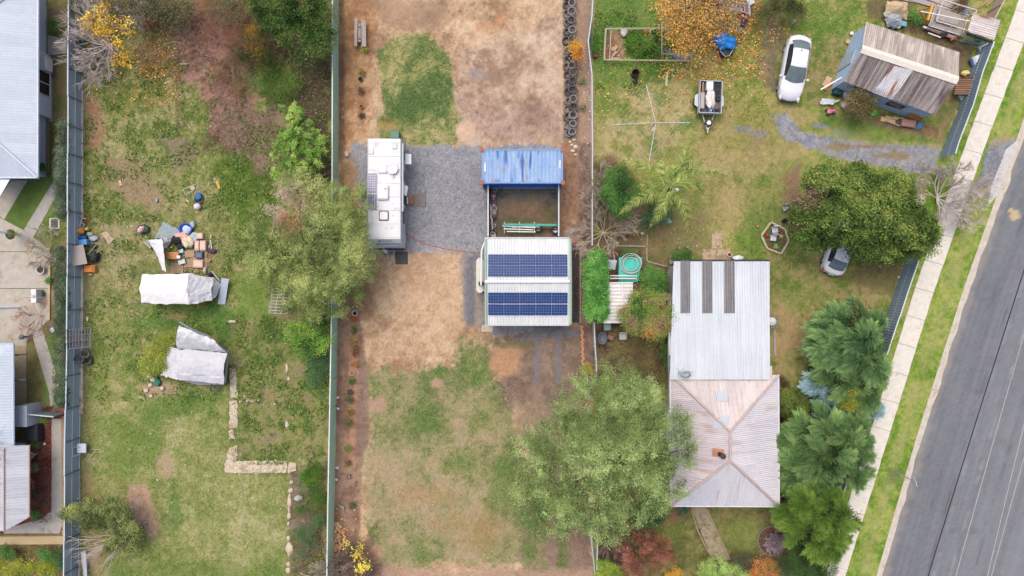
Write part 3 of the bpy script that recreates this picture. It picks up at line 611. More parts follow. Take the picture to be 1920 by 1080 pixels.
# walls and gutter
mb = MB(hs); o_ = .45; W0 = (nw[0] + o_, se[1] + o_); W1 = (ne[0] - o_, nw[1] - o_)
mb.bx(W0[0], W0[1], 0, W1[0], W1[1] + 1, EZ - .02); wl = mb.build('wall', mat(C(214, 208, 190), .8, var=.08, scale=3), hs)
for i in range(2): mb = MB(hs); mb.ob((W0[0] + 1.8 + i * 3.6, W0[1] - .02, 1.5), (1.3, .06, 1.2)); mb.build('window', GLS, hs)
for y in (W0[1] + 2, W0[1] + 6): mb = MB(hs); mb.ob((W1[0] + .02, y, 1.5), (.06, 1.4, 1.2)); mb.build('window', GLS, hs)
mb = MB(hs); mb.ob(((W0[0] + W1[0]) / 2 - .2, W0[1] - .03, 1.05), (.95, .08, 2.05)); mb.build('door', mat(C(110, 70, 60), .6), hs)
mb = MB(hs); g = .07
for a, b in ((se, sw), (sw, nw), (ne, se)): mb.tube([Vector(a) - Vector((0, 0, .05)), Vector(b) - Vector((0, 0, .05))], g, 6)
mb.build('gutter', mat(C(230, 230, 236), .5), hs)
# west wing under the big tree
mb = MB(hs); wz = 3.4
a1, a2, a3, a4 = P(1236, 768, 2.7), P(1282, 768, 2.75), P(1309, 808, 3.55), P(1236, 808, 3.55)
corr(mb, [a1, a2, a3, a4], (0, 1, 0), .14, .015, sheets((176, 174, 184), (206, 198, 200), seed=7))
b1, b2 = P(1282, 848, 2.75), P(1236, 848, 2.7)
corr(mb, [a4, a3, b1, b2], (0, 1, 0), .14, .015, sheets((206, 206, 212), (232, 230, 230), seed=8))
mb.build('wing_roof', RM, hs); mb = MB(hs)
mb.prism([P(1240, 772, 2.6)[:2], P(1275, 772, 2.6)[:2], P(1275, 844, 2.6)[:2], P(1240, 844, 2.6)[:2]], 0, 2.62); mb.build('wing_wall', mat(C(205, 198, 182), .8), hs)
# extension
x0, y0, _ = P(1263, 490, 2.75); x1, y1, _ = P(1443, 490, 2.75); x2, y2, _ = P(1444, 712, 3.15); x3, y3, _ = P(1256, 712, 3.15)
E0, E1, E2, E3 = (x0, y0, 2.75), (x1, y1, 2.75), (x2, y2, 3.12), (x3, y3, 3.12)
mb = MB(hs)
def extcol(u, v, i):
    t = .5 + .4 * mn.noise(Vector((u * 5, v * .3, 2))) + .35 * mn.noise(Vector((u * .6, v * .6, 5))); t = min(1, max(0, t))
    c = np.array(C(190, 199, 205)) * (1 - t) + np.array(C(216, 223, 227)) * t; lap = .93 if abs(v % 3.4) < .12 else 1; s_ = 1 + .05 * (random.Random(int(math.floor(u / .76))).random() - .5); d_ = mn.noise(Vector((u * 1.1, v * .35, 60))); return tuple(c * lap * s_ * (1 - .12 * max(0, d_)))
corr(mb, [E0, E1, E2, E3], (0, 1, 0), .19, .011, extcol); mb.build('rear_roof', RM, hs)
def exz(y): return 2.75 + (3.12 - 2.75) * (y0 - y) / (y0 - y2)
mb = MB(hs)
for a, b in ((1275.5, 1294), (1316, 1335.5), (1357.5, 1377.5)):
    pts = [P(a, 489, 2.77), P(b, 489, 2.77), P(b, 587, 2.9), P(a, 587, 2.9)]
    pts = [(p[0], p[1], exz(p[1]) + .045) for p in pts]
    corr(mb, pts, (0, 1, 0), .19, .02, lambda u, v, i: tuple(np.array(C(112, 110, 112)) * (1 + .25 * mn.noise(Vector((u * 4, v * .6, 3))) + (.25 if int(v / 1.45) != int((v + .06) / 1.45) else 0))))
mb.build('translucent_panel', mat((1, 1, 1), .35, var=.15, scale=4, attr=True, spec=.5), hs)
mb = MB(hs); mb.prism([(x0 + .3, y0 - .3), (x1 - .3, y0 - .3), (x1 - .3, y2), (x0 + .3, y2)], 0, 2.68); mb.build('rear_wall', mat(C(188, 186, 184), .8), hs)
mb = MB(hs); mb.tube([(x0, y0 + .06, 2.7), (x1, y1 + .06, 2.7)], .07, 6); mb.build('rear_gutter', DK, hs)
mb = MB(hs); mb.tube([P(1255, 588, 2.3), P(1257, 666, 2.3)], .12, 6); mb.build('side_gutter', WHITE, hs)
mb = MB(hs); mb.prism([P(1253, 555, 2.2)[:2], P(1262, 555, 2.2)[:2], P(1262, 700, 2.2)[:2], P(1253, 700, 2.2)[:2]], 2.0, 2.1); mb.build('side_awning', mat(C(150, 150, 156), .6), hs)
# flue, dish on the roof are parts of the house
p = facet_pt(1350, 851, 'w'); mb = MB(hs, ); mb.lathe([(.2, -.1), (.2, .05), (.14, .08), (.14, .55), (.19, .56), (.19, .7), (.02, .78)], p, 14); mb.build('flue', mat(C(70, 62, 60), .8, var=.2, dirt=(C(120, 72, 44), .55, 6)), hs)
mb = MB(hs); mb.ob((p[0] - .15, p[1] + .08, p[2]), (.75, .5, .03), ry=-.42); mb.build('flue_flashing', mat(C(190, 130, 96), .8, var=.3, scale=5), hs)
d0 = P(1273, 698, 3.3); ant = thing('satellite_dish', 'grey satellite dish on the seam between white and pink house roofs', 'dish', (d0[0], d0[1], 3.05))
mb = MB(ant); mb.tube([(d0[0], d0[1], 3.05), (d0[0], d0[1], 3.6)], .03); mb.tube([(d0[0], d0[1], 3.6), (d0[0] + .5, d0[1] + .12, 3.75), (d0[0] + 1.0, d0[1] + .05, 3.6)], .018)
for a in (.3, .9, 2.2, 3.9): mb.tube([(d0[0], d0[1], 3.5), (d0[0] + .45 * math.cos(a), d0[1] + .45 * math.sin(a), 3.5 + .1 * a)], .012)
mb.build('mast', STEEL, ant); mb = MB(ant); mb.lathe([(0, 0), (.15, .02), (.33, .09), (.34, .1), (.15, .035), (0, .015)], (d0[0] + .38, d0[1] - .1, 3.55), 18, sx=1.1, sy=.7); mb.build('dish', mat(C(150, 165, 175), .5), ant, True)
# --- shed with solar panels
s_ = thing('garage', 'white metal garage with two banks of blue solar panels on its roof', 'shed', P(988, 530))
ez, rz = 2.7, 3.25
A, B, Cc, D = P(909, 448, ez), P(1067, 448, ez), P(1068, 608, ez), P(910, 608, ez); ra, rb_ = P(909, 528, rz), P(1068, 528, rz)
mb = MB(s_); wf = sheets((208, 213, 212), (224, 227, 226), seed=12, streak=.25)
corr(mb, [A, B, rb_, ra], (0, 1, 0), .2, .018, wf); corr(mb, [ra, rb_, Cc, D], (0, 1, 0), .2, .018, wf); rf = mb.build('roof', RM, s_)
mb = MB(s_); mb.tube([Vector(ra) + Vector((0, 0, .03)), Vector(rb_) + Vector((0, 0, .03))], .12, 8); mb.build('ridge_cap', WHITE, rf)
for q0, q1 in ((A, ra), (ra, D), (B, rb_), (rb_, Cc)): 
    q0, q1 = Vector(q0), Vector(q1); dx = -.07 if q0.x < 0 - 0 and q0.x == A[0] or q0.x == ra[0] or q0.x == D[0] else .07
    mb = MB(s_); mb.tube([q0 + Vector((dx, 0, .02)), q1 + Vector((dx, 0, .02))], .1, 4); mb.build('barge_trim', mat(C(176, 200, 184), .6), s_)
mb = MB(s_); mb.bx(A[0] + .08, D[1] + .1, 0, B[0] - .08, A[1] - .1, ez - .03)
mb.add([(A[0] + .08, A[1] - .1, ez - .03), (A[0] + .08, D[1] + .1, ez - .03), (A[0] + .08, ra[1], rz - .04)], [(0, 1, 2)]); mb.add([(B[0] - .08, A[1] - .1, ez - .03), (B[0] - .08, D[1] + .1, ez - .03), (B[0] - .08, ra[1], rz - .04)], [(2, 1, 0)])
mb.build('wall', mat(C(190, 208, 196), .7, var=.06), s_)
mb = MB(s_); mb.ob((0.2, D[1] + .08, 1.15), (3, .06, 2.3)); mb.build('roller_door', mat(C(200, 210, 204), .6), s_)
mb = MB(s_); mb.tube([(A[0], A[1] + .06, ez - .02), (B[0], A[1] + .06, ez - .02)], .07, 6); mb.build('gutter', mat(C(200, 206, 208), .5), s_); mb = MB(s_); mb.tube([(A[0], D[1] - .06, ez - .02), (B[0], D[1] - .06, ez - .02)], .07, 6); mb.build('gutter', mat(C(200, 206, 208), .5), s_)
mb = MB(s_); mb.tube([P(911, 449, 2.5), P(903, 470, 2.4), P(902, 534, 2.3), P(909, 545, 1.6)], .07, 8); mb.build('downpipe', WHITE, s_)
def pv():
    n0_ = 'solar_panel'; t = thing(n0_, 'blue solar panel', 'solar panel')
    return t
def make_panel(cx, cy, z, w_, h_, tilt, par, mcell, mgrid, nx=6, ny=4):
    mb = MB(o=(0, 0, 0)); mb.ob((0, 0, 0), (w_, h_, .035)); fr = mb.build('solar_panel', mgrid, par)
    mb = MB(); gw = w_ / nx; gh = h_ / ny
    for i in range(nx):
        for j in range(ny): mb.add([(-w_ / 2 + gw * (i + .06), -h_ / 2 + gh * (j + .06), .021), (-w_ / 2 + gw * (i + .94), -h_ / 2 + gh * (j + .06), .021), (-w_ / 2 + gw * (i + .94), -h_ / 2 + gh * (j + .94), .021), (-w_ / 2 + gw * (i + .06), -h_ / 2 + gh * (j + .94), .021)], [(0, 1, 2, 3)])
    ce = mb.build('cell', mcell, fr)
    return fr
PVB = mat(C(28, 56, 112), .4, var=.2, scale=2, spec=.12); PVG = mat(C(112, 132, 172), .4, var=.05)
slope = math.atan2(rz - ez, A[1] - ra[1]); first = None; k = 0
pw = (P(1064, 500, 2.95)[0] - P(915, 500, 2.95)[0]) / 5
for (ya, yb, sg) in ((476.5, 519, 1), (547.5, 592, -1)):
    for j in range(2):
        for i in range(5):
            yc = ya + (yb - ya) * (j + .5) / 2; x, y, z = P(915 + 149 * (i + .5) / 5, yc, 3.0)
            z = rz - abs(y - ra[1]) * math.tan(slope) + .09; hh = (P(0, ya, 3)[1] - P(0, yb, 3)[1]) / 2
            if first is None: first = make_panel(0, 0, 0, pw - .03, hh - .03, 0, s_, PVB, PVG); fr = first
            else: fr = dup(first, parent=s_)
            fr.location = Vector((x, y, z)) - Vector(s_.location); fr.rotation_euler = (-sg * slope, 0, 0)
slab('concrete_apron', [(903, 610), (924, 610), (924, 622), (903, 622)], 0, .05, mat(C(205, 190, 165), .9, var=.1))
wt = thing('water_tank', 'slim beige water tank against the west wall of the solar garage', 'tank', P(897, 515))
mb = MB(wt); x0_, y0_, _ = P(893, 483, 1.8); x1_, y1_, _ = P(907, 549, 1.8)
pl = []
for a in range(0, 181, 20): pl.append(((x0_ + x1_) / 2 + (x1_ - x0_) / 2 * math.cos(R(a)), y0_ - .3 + .3 * math.sin(R(a))))
for a in range(180, 361, 20): pl.append(((x0_ + x1_) / 2 + (x1_ - x0_) / 2 * math.cos(R(a)), y1_ + .3 + .3 * math.sin(R(a))))
mb.prism(pl, 0, 1.8); tk = mb.build('tank_body', mat(C(214, 214, 200), .6), wt); mb = MB(wt); mb.lathe([(.2, 0), (.2, .06), (.12, .08)], P(902, 532, 1.8), 16); mb.build('lid', DK, wt)
# --- shipping container
c_ = thing('shipping_container', 'faded blue steel shipping container with rust patches on its roof', 'container', P(978, 312))
cz = 2.6; a = P(903, 280, cz); b = P(1056, 280, cz); cc = P(1056, 344, cz); dd_ = P(903, 344, cz)
mb = MB(c_)
def ccol(u, v, i):
    x = u; t = .5 + .6 * mn.noise(Vector((u * 2.5, v * .7, 1))) + .4 * mn.noise(Vector((u * 9, v * 1.5, 3)))
    c = np.array(C(126, 162, 208)) * (1 - min(1, max(0, t))) + np.array(C(170, 194, 222)) * min(1, max(0, t))
    r_ = mn.noise(Vector((u * 2.2, v * 1.3, 8))) + .35 * mn.noise(Vector((u * 8, v * 6, 2)))
    if r_ > .42: k = min(1, (r_ - .42) * 7); c = c * (1 - k) + np.array(C(176, 140, 122)) * k
    d2 = mn.noise(Vector((u * 3.4, v * .6, 15)))
    if d2 > .3: k = min(1, (d2 - .3) * 8); c = c * (1 - k) + np.array(C(76, 118, 178)) * k
    return tuple(c)
corr(mb, [(a[0] + .1, a[1] - .08, cz - .03), (b[0] - .1, a[1] - .08, cz - .03), (b[0] - .1, dd_[1] + .08, cz - .03), (a[0] + .1, dd_[1] + .08, cz - .03)], (0, 1, 0), .27, .022, ccol)
mb.build('roof', RMW, c_)
mb = MB(c_); n = 44
for (yy_, sgn) in ((a[1] - .06, 1), (dd_[1] + .06, -1)):
    pr = None
    for i in range(n * 2 + 1):
        x = a[0] + .1 + (b[0] - a[0] - .2) * i / (n * 2); off = .04 if i % 4 < 2 else 0
        cur = [(x, yy_ - sgn * off, .15), (x, yy_ - sgn * off, cz - .08)]
        if pr: mb.add([pr[0], cur[0], cur[1], pr[1]], [(0, 1, 2, 3)])
        pr = cur
mb.bx(a[0] + .05, dd_[1] + .1, .15, a[0] + .1, a[1] - .1, cz - .08); mb.bx(b[0] - .1, dd_[1] + .1, .15, b[0] - .05, a[1] - .1, cz - .08)
mb.build('side_wall', mat(C(52, 104, 176, 1.6), .6, var=.2, scale=3, dirt=(C(120, 80, 70), .64, 3)), c_)
mb = MB(c_)
for yy_ in (a[1] - .05, dd_[1] + .05):
    for z in (.1, cz - .05): mb.bx(a[0], yy_ - .05, z - .06, b[0], yy_ + .05, z + .06)
for xx in (a[0] + .06, b[0] - .06):
    for yy_ in (a[1] - .08, dd_[1] + .08): mb.bx(xx - .06, yy_ - .08, .05, xx + .06, yy_ + .08, cz - .02)
    mb.bx(xx - .05, dd_[1], cz - .1, xx + .05, a[1], cz + .005)
mb.build('frame', mat(C(126, 158, 206), .6, var=.15, scale=4, dirt=(C(160, 110, 90), .55, 4)), c_)
mb = MB(); mb.ob((0, 0, .05), (.26, .3, .16)); cst = mb.build('corner_casting', mat(C(168, 108, 88), .8, var=.2), c_); f1 = True
for xx in (a[0] + .02, b[0] - .02):
    for yy_ in (a[1] - .05, dd_[1] + .05):
        o = cst if f1 else dup(cst, parent=c_); f1 = False; o.location = Vector((xx, yy_, cz - .02)) - Vector(c_.location)
mb = MB(c_)   # worn white lettering marks near the door end
def letters(txt, size, loc, rz, m, par, name='lettering', ext=.004):
    cu = bpy.data.curves.new(name, 'FONT'); cu.body = txt; cu.size = size; cu.extrude = ext; cu.align_x = 'CENTER'; cu.align_y = 'CENTER'
    o = bpy.data.objects.new(name, cu); sc.collection.objects.link(o); cu.materials.append(m); o.location = Vector(loc) - (Vector(par.location) if par else Vector()); o.rotation_euler = (0, 0, rz)
    if par: o.parent = par
    return o
for mx_, mys in ((909.5, ((305, .05), (308.5, .1), (312, .12), (315.5, .1), (319.5, .14))), (1050, ((303, .14), (308, .16), (313, .12)))):
    for my_, ln_ in mys: mb = MB(c_); q_ = P(mx_, my_, cz + .03); mb.ob(q_, (.13, ln_, .006)); mb.build('worn_marking', WHITE, c_)
# annex walls between container and garage
an = thing('yard_screen', 'low steel screen walls closing the yard between container and garage', 'screen', P(982, 400))
for nm, (q0, q1) in (('screen_panel', ((916.5, 352), (917.5, 446))), ('screen_panel', ((1045, 352), (1044, 446)))):
    mb = MB(an); x, y, _ = P(*q0); X2, Y2, _ = P(*q1); mb.bx(x - .02, Y2, 0, x + .02, y, 1.5); o = mb.build(nm, mat(C(120, 140, 140), .7), an)
    mb = MB(an); mb.bx(x - .045, Y2, 1.5, x + .045, y, 1.55); mb.build('top_rail', mat(C(214, 216, 220), .5), o)
# --- upper right shed
us = thing('old_shed', 'old blue timber shed with dull corrugated roof and one rusty white sheet', 'shed', P(1690, 130))
ez, rz = 2.2, 3.3
NW, NE, SE, SW = P(1624, 41, ez), P(1799, 98, ez), P(1754, 216, ez), P(1580, 152, ez); RW, RE = P(1616, 91, rz), P(1797, 150, rz)
rib = Vector(SW) - Vector(NW); rib.z = 0; alg = (Vector(NE) - Vector(NW)); alg.z = 0; alg.normalize()
mb = MB(us)
corr(mb, [NW, NE, RE, RW], rib, .15, .03, sheets((160, 150, 142), (204, 194, 184), seed=21, streak=.9, stain=(218, 208, 194), sth=.6))
def scol(u, v, i):
    f = sheets((128, 120, 120), (178, 168, 164), seed=22, streak=.9, stain=(112, 96, 94), sth=.5); return f(u, v, i)
corr(mb, [RW, RE, SE, SW], rib, .15, .03, scol)
rf = mb.build('roof', RMW, us)
mb = MB(us); c1 = mat(C(232, 224, 210), .7, var=.1, scale=3)
u_ = Vector(RE) - Vector(RW); pp = Vector((-u_.y, u_.x, 0)).normalized()
for s1, s2 in ((1, -.3), (-1, -.3)):
    q0 = Vector(RW) + Vector((0, 0, .05)); q1 = Vector(RE) + Vector((0, 0, .05)); mb.add([q0, q1, q1 + pp * .3 * s1 + Vector((0, 0, -.12)), q0 + pp * .3 * s1 + Vector((0, 0, -.12))], [(0, 1, 2, 3)])
mb.build('ridge_cap', c1, rf)
# new white sheet with a rust streak
def spt(f, g):  # f along ridge, g down the slope on the south side
    return Vector(RW).lerp(Vector(RE), f).lerp(Vector(SW).lerp(Vector(SE), f), g)
def wcol(u, v, i):
    r_ = mn.noise(Vector((u * 2.2 + .3, v * .9, 30))) + .3 * mn.noise(Vector((u * 8, v * 5, 1))); c = np.array(C(216, 216, 220)) * (1 + .12 * mn.noise(Vector((u * 3, v, 3))))
    if r_ > .22: k = min(1, (r_ - .22) * 6); c = c * (1 - k) + np.array(C(172, 112, 84)) * k
    return tuple(c)
mb = MB(us); q = [spt(.36, .18), spt(.56, .12), spt(.53, 1.02), spt(.32, 1.02)]; q = [p + Vector((0, 0, .06)) for p in q]
corr(mb, q, rib, .15, .03, wcol); mb.build('patch_sheet', RMW, rf)
mb = MB(us); q = [spt(.14, .68), spt(.19, .66), spt(.2, .98), spt(.14, 1.0)]; mb.add([p + Vector((0, 0, .05)) for p in q], [(0, 1, 2, 3)]); mb.build('hole_shade', DK, rf)  # dark quad above the sheets paints the shade inside a gap
mb = MB(us); ins = .2
wc = [Vector(p) for p in (NW, NE, SE, SW)]; ctr = sum(wc, Vector()) / 4; wq = [(ctr + (p - ctr) * .955) for p in wc]
mb.prism([(p.x, p.y) for p in wq], 0, ez - .06)
for e0, e1, rr in ((0, 3, RW), (1, 2, RE)):
    r3 = ctr + (Vector(rr) - ctr) * .955; r3.z = rz - .1
    mb.add([(wq[e0].x, wq[e0].y, ez - .06), (wq[e1].x, wq[e1].y, ez - .06), tuple(r3)], [(0, 1, 2)])
mb.build('wall', mat(C(150, 172, 196, 1.6), .8, var=.14, scale=4, dirt=(C(170, 180, 190), .55, 2)), us)
mb = MB(us); ww = (wq[3] * .55 + wq[0] * .45); mb.ob((ww.x - .03, ww.y, 1.0), (.08, 1.1, 2.0), rz=math.atan2(rib.y, rib.x) + pi / 2); mb.build('door', mat(C(184, 196, 208), .7), us)
mb = MB(us); w2 = wq[3] * .35 + wq[2] * .65; mb.ob((w2.x, w2.y, 1.3), (1.2, .12, .7), rz=math.atan2(alg.y, alg.x)); mb.build('window', GLS, us)
# --- neighbour's houses, far left
h2 = thing('house', 'grey metal hip-roofed house filling the upper left edge', 'house', P(0, 150))
BLU = ((178, 190, 204), (192, 203, 215)); ez = 2.6; rise = 1.9
xe, yt, yb = P(71, 0, ez)[0], P(0, -50, ez)[1], P(0, 333, ez)[1]; xw = xe - 18; half = (yt - yb) / 2
pk1 = (xe - half, (yt + yb) / 2, ez + rise); pk2 = (xw + half, (yt + yb) / 2, ez + rise)
mb = MB(h2); bf = sheets(*BLU, seed=31, streak=.3)
corr(mb, [(xe, yt, ez), (xe, yb, ez), pk1], (1, 0, 0), .2, .006, bf)
corr(mb, [(xw, yt, ez), (xe, yt, ez), pk1, pk2], (0, 1, 0), .2, .006, bf); corr(mb, [(xw, yb, ez), (xe, yb, ez), pk1, pk2], (0, 1, 0), .2, .006, bf); corr(mb, [(xw, yt, ez), (xw, yb, ez), pk2], (1, 0, 0), .2, .006, bf)
rf = mb.build('roof', RM, h2); mb = MB(h2)
for s in (yt, yb): mb.tube([(xe, s, ez + .03), (pk1[0], pk1[1], ez + rise + .03)], .1, 6)
mb.build('ridge_cap', mat(C(206, 218, 230), .5), rf)
mb = MB(h2); mb.tube([(xe, yt, ez - .03), (xe, yb, ez - .03), (xw, yb, ez - .03)], .09, 6); mb.build('gutter', mat(C(214, 222, 234), .5), h2)
wx_ = xe - 1.2; mb = MB(h2); mb.bx(xw + .5, yb + .5, 0, wx_, yt - .5, ez - .05); mb.build('wall', mat(C(186, 194, 206, 1.4), .8, var=.05, scale=2), h2)
bay = wx_ + .4; mb = MB(h2); mb.prism([(wx_, P(0, 100)[1]), (bay, P(0, 108)[1]), (bay, P(0, 222)[1]), (wx_, P(0, 222)[1])], 0, ez - .06); mb.build('bay_wall', mat(C(190, 198, 210, 1.4), .8, var=.05), h2)
mb = MB(h2); mb.ob((bay + .01, P(0, 162)[1], 1.2), (.06, 1.7, 1.9)); wn = mb.build('window', GLD, h2); mb = MB(h2); mb.tube([(bay + .05, P(0, 141)[1], .25), (bay + .05, P(0, 183)[1], .25), (bay + .05, P(0, 183)[1], 2.15), (bay + .05, P(0, 141)[1], 2.15)], .04, 4, closed=True); mb.tube([(bay + .05, P(0, 162)[1], .25), (bay + .05, P(0, 162)[1], 2.15)], .04, 4); mb.build('window_frame', WHITE, wn)
mb = MB(h2); mb.rb((bay + .28, P(0, 129)[1], 1.0), (.5, 1.0, .75), .06); mb.build('air_conditioner', mat(C(222, 222, 216), .6), h2)
mb = MB(h2); mb.lathe([(0, 0), (.1, .02), (.12, .12), (.05, .18)], (bay + .12, P(0, 149)[1], 1.9), 10); mb.build('wall_lamp', WHITE, h2)
h3 = thing('house', 'pale blue metal-roofed house at the lower left edge', 'house', P(0, 740)); bf = sheets((178, 192, 206), (196, 208, 218), seed=33, streak=.3)
xe, yt, yb = P(25, 0, ez)[0], P(0, 645, ez)[1], P(0, 1100, ez)[1]; ytop2 = P(0, 838, ez)[1]; xe2 = P(53, 0, ez)[0]
mb = MB(h3); pk1 = (xe - 4.5, yt - 4.5, ez + 1.3); pk2 = (xe - 4.5, ytop2, ez + 1.3)
corr(mb, [(xe, yt, ez), (xe, ytop2 - .5, ez), (xe - 4.5, ytop2 - .5, ez + 1.3), pk1], (1, 0, 0), .2, .006, bf); corr(mb, [(xe, yt, ez), pk1, (xe - 9, yt, ez)], (0, 1, 0), .2, .006, bf); corr(mb, [(xe - 9, yt, ez), pk1, (xe - 4.5, ytop2 - .5, ez + 1.3), (xe - 9, ytop2 - .5, ez)], (1, 0, 0), .2, .006, bf)
rf = mb.build('roof', RM, h3); mb = MB(h3); mb.tube([(xe, ytop2, ez - .03), (xe, yt, ez - .03), (xe - 9, yt, ez - .03)], .08, 6); mb.build('gutter', mat(C(196, 206, 222), .5), h3)
mb = MB(h3); mb.bx(xe - 8.5, ytop2, 0, xe - 2.3, yt - 1, ez - .05); mb.build('wall', mat(C(200, 206, 214, 1.35), .8), h3)
mb = MB(h3); yl = P(0, 992, ez)[1]; yr = P(0, 970, ez)[1]; xr = P(8, 0, 3)[0]
bf2 = sheets((176, 182, 190), (196, 200, 206), seed=35, streak=.5, stain=(178, 170, 172), sth=.6)
corr(mb, [(xr, P(0, 836, 3)[1], 3.0), (xe2, P(0, 835, ez)[1], ez - .1), (xe2, yr, ez - .1), (xr, yl, 3.0)], (1, 0, 0), .2, .006, bf2)
corr(mb, [(xr - 5, yt - 8, 2.4), (xr, ytop2, 3.0), (xr, yl, 3.0), (xr - 5, yl, 2.4)], (1, 0, 0), .2, .006, bf2)
mb.build('garage_roof', RM, h3); mb = MB(h3); mb.tube([(xr, P(0, 840, 3)[1], 3.03), (xr, yl, 3.03)], .06, 6); mb.tube([(xe2, P(0, 835, ez)[1], ez - .1), (xe2, yr, ez - .1), (xr, yl, 2.95)], .06, 6); mb.build('garage_ridge_cap', mat(C(190, 160, 154), .6), h3)
mb = MB(h3); mb.prism([(xr - 5, ytop2), (xe2 - 2.1, P(0, 842, 2)[1]), (xe2 - 2.1, yr + .8), (xr - 5, yl + .8)], 0, 2.35); mb.build('garage_wall', mat(C(200, 206, 214, 1.35), .8), h3)
mb = MB(h3); mb.prism([P(27, 762, 1.5)[:2], P(52, 760, 1.5)[:2], P(52, 800, 1.5)[:2], P(27, 800, 1.5)[:2]], 0, 1.6); mb.build('porch', mat(C(200, 206, 214), .7), h3)
mb = MB(h3); mb.bx(*P(26, 834, 1.9)[:2], 0, *P(50, 802, 1.9)[:2], .8); mb.build('porch_step', DK, h3)
for y in (664, 712): mb = MB(h3); mb.tube([P(24, y + 2, 2.3), P(49, y, 2.2)], .06, 4); mb.build('beam', mat(C(80, 84, 100), .6), h3)
aw = thing('awning', 'white carport awning by the upper left driveway', 'awning', P(5, 350)); mb = MB(aw); mb.prism([P(-30, 334, 2.4)[:2], P(20, 334, 2.4)[:2], P(-2, 372, 2.4)[:2], P(-30, 390, 2.4)[:2]], 2.35, 2.42); mb.build('awning_roof', WHITE, aw)
mb = MB(aw); mb.tube([P(14, 344, 0), P(14, 344, 0)[:2] + (2.35,)], .05); mb.build('post', WHITE, aw)
# --- small lean-tos right of the middle fence
lt = thing('garden_shelter', 'small shelter with white ribbed roof between hedge and bush', 'shelter', P(1160, 568)); zz = 2.1
mb = MB(lt); a, b, c, d_ = P(1141, 529, zz), P(1188, 529, zz), P(1164, 606, zz), P(1131, 605, zz)
corr(mb, [a, (P(1187, 529, zz)[0], a[1], zz), (P(1187, 529, zz)[0], c[1], zz), (P(1131, 605, zz)[0], c[1], zz)], (1, 0, 0), .26, .03, sheets((206, 202, 196), (236, 232, 228), seed=41, streak=.6)); mb.build('roof', RMW, lt)
mb = MB(lt)
for q in ((1140, 534), (1182, 534), (1136, 600), (1162, 601)): x, y, _ = P(*q); mb.tube([(x, y, 0), (x, y, zz - .05)], .05)
mb.build('post', WOOD, lt); mb = MB(lt); mb.tube([P(1167, 529, 2.18), P(1168, 560, 2.18)], .05, 6); mb.build('gutter', WHITE, lt)
mb = MB(); mb.cloth([P(1132, 502, 1.2), P(1153, 506, 1.2), P(1157, 488, 1.3), P(1137, 486, 1.3)], 10, 6, .02); solo(mb, 'metal_sheet', mat(C(180, 188, 196), .5, .2), 'loose grey ribbed metal sheet beside the teal pool cover', 'sheet', solid=.02)
pc = thing('pool', 'small teal covered pool with coiled white hoses on top', 'pool', P(1180, 502))
mb = MB(pc); mb.prism([P(1161, 484, .7)[:2], P(1204, 484, .7)[:2], P(1196, 528, .7)[:2], P(1161, 528, .7)[:2]], 0, .65); mb.build('pool_wall', mat(C(70, 150, 145), .6), pc)
mb = MB(pc); mb.cloth([P(1160, 529, .7), P(1196, 529, .7), P(1205, 483, .7), P(1160, 483, .7)], 14, 14, .05, 2); mb.build('cover', mat(C(70, 196, 178), .55, var=.12), pc)
for r_, dx, dy, m_ in ((20, 0, 0, C(196, 206, 204)), (17.5, 1.5, 1, C(176, 196, 192)), (13.5, -.5, 1, C(204, 210, 208))):
    mb = MB(pc); cx, cy, _ = P(1183 + dx, 494 + dy, .85); rr = r_ / S; mb.tube([(cx + rr * math.cos(t), cy + rr * .92 * math.sin(t), .82 + .04 * math.sin(3 * t + dx)) for t in np.linspace(0, 2 * pi, 36)[:-1]], .035, 6, closed=True); mb.build('hose', mat(m_, .5), pc)
for i, y in enumerate((517, 522)):
    mb = MB(); mb.tube([P(1144, y, 1.1), P(1194, y + .5, 1.1)], .05, 6); solo(mb, 'pole', WHITE, ('upper', 'lower')[i] + ' of two white poles lying across the teal cover end', 'pole')
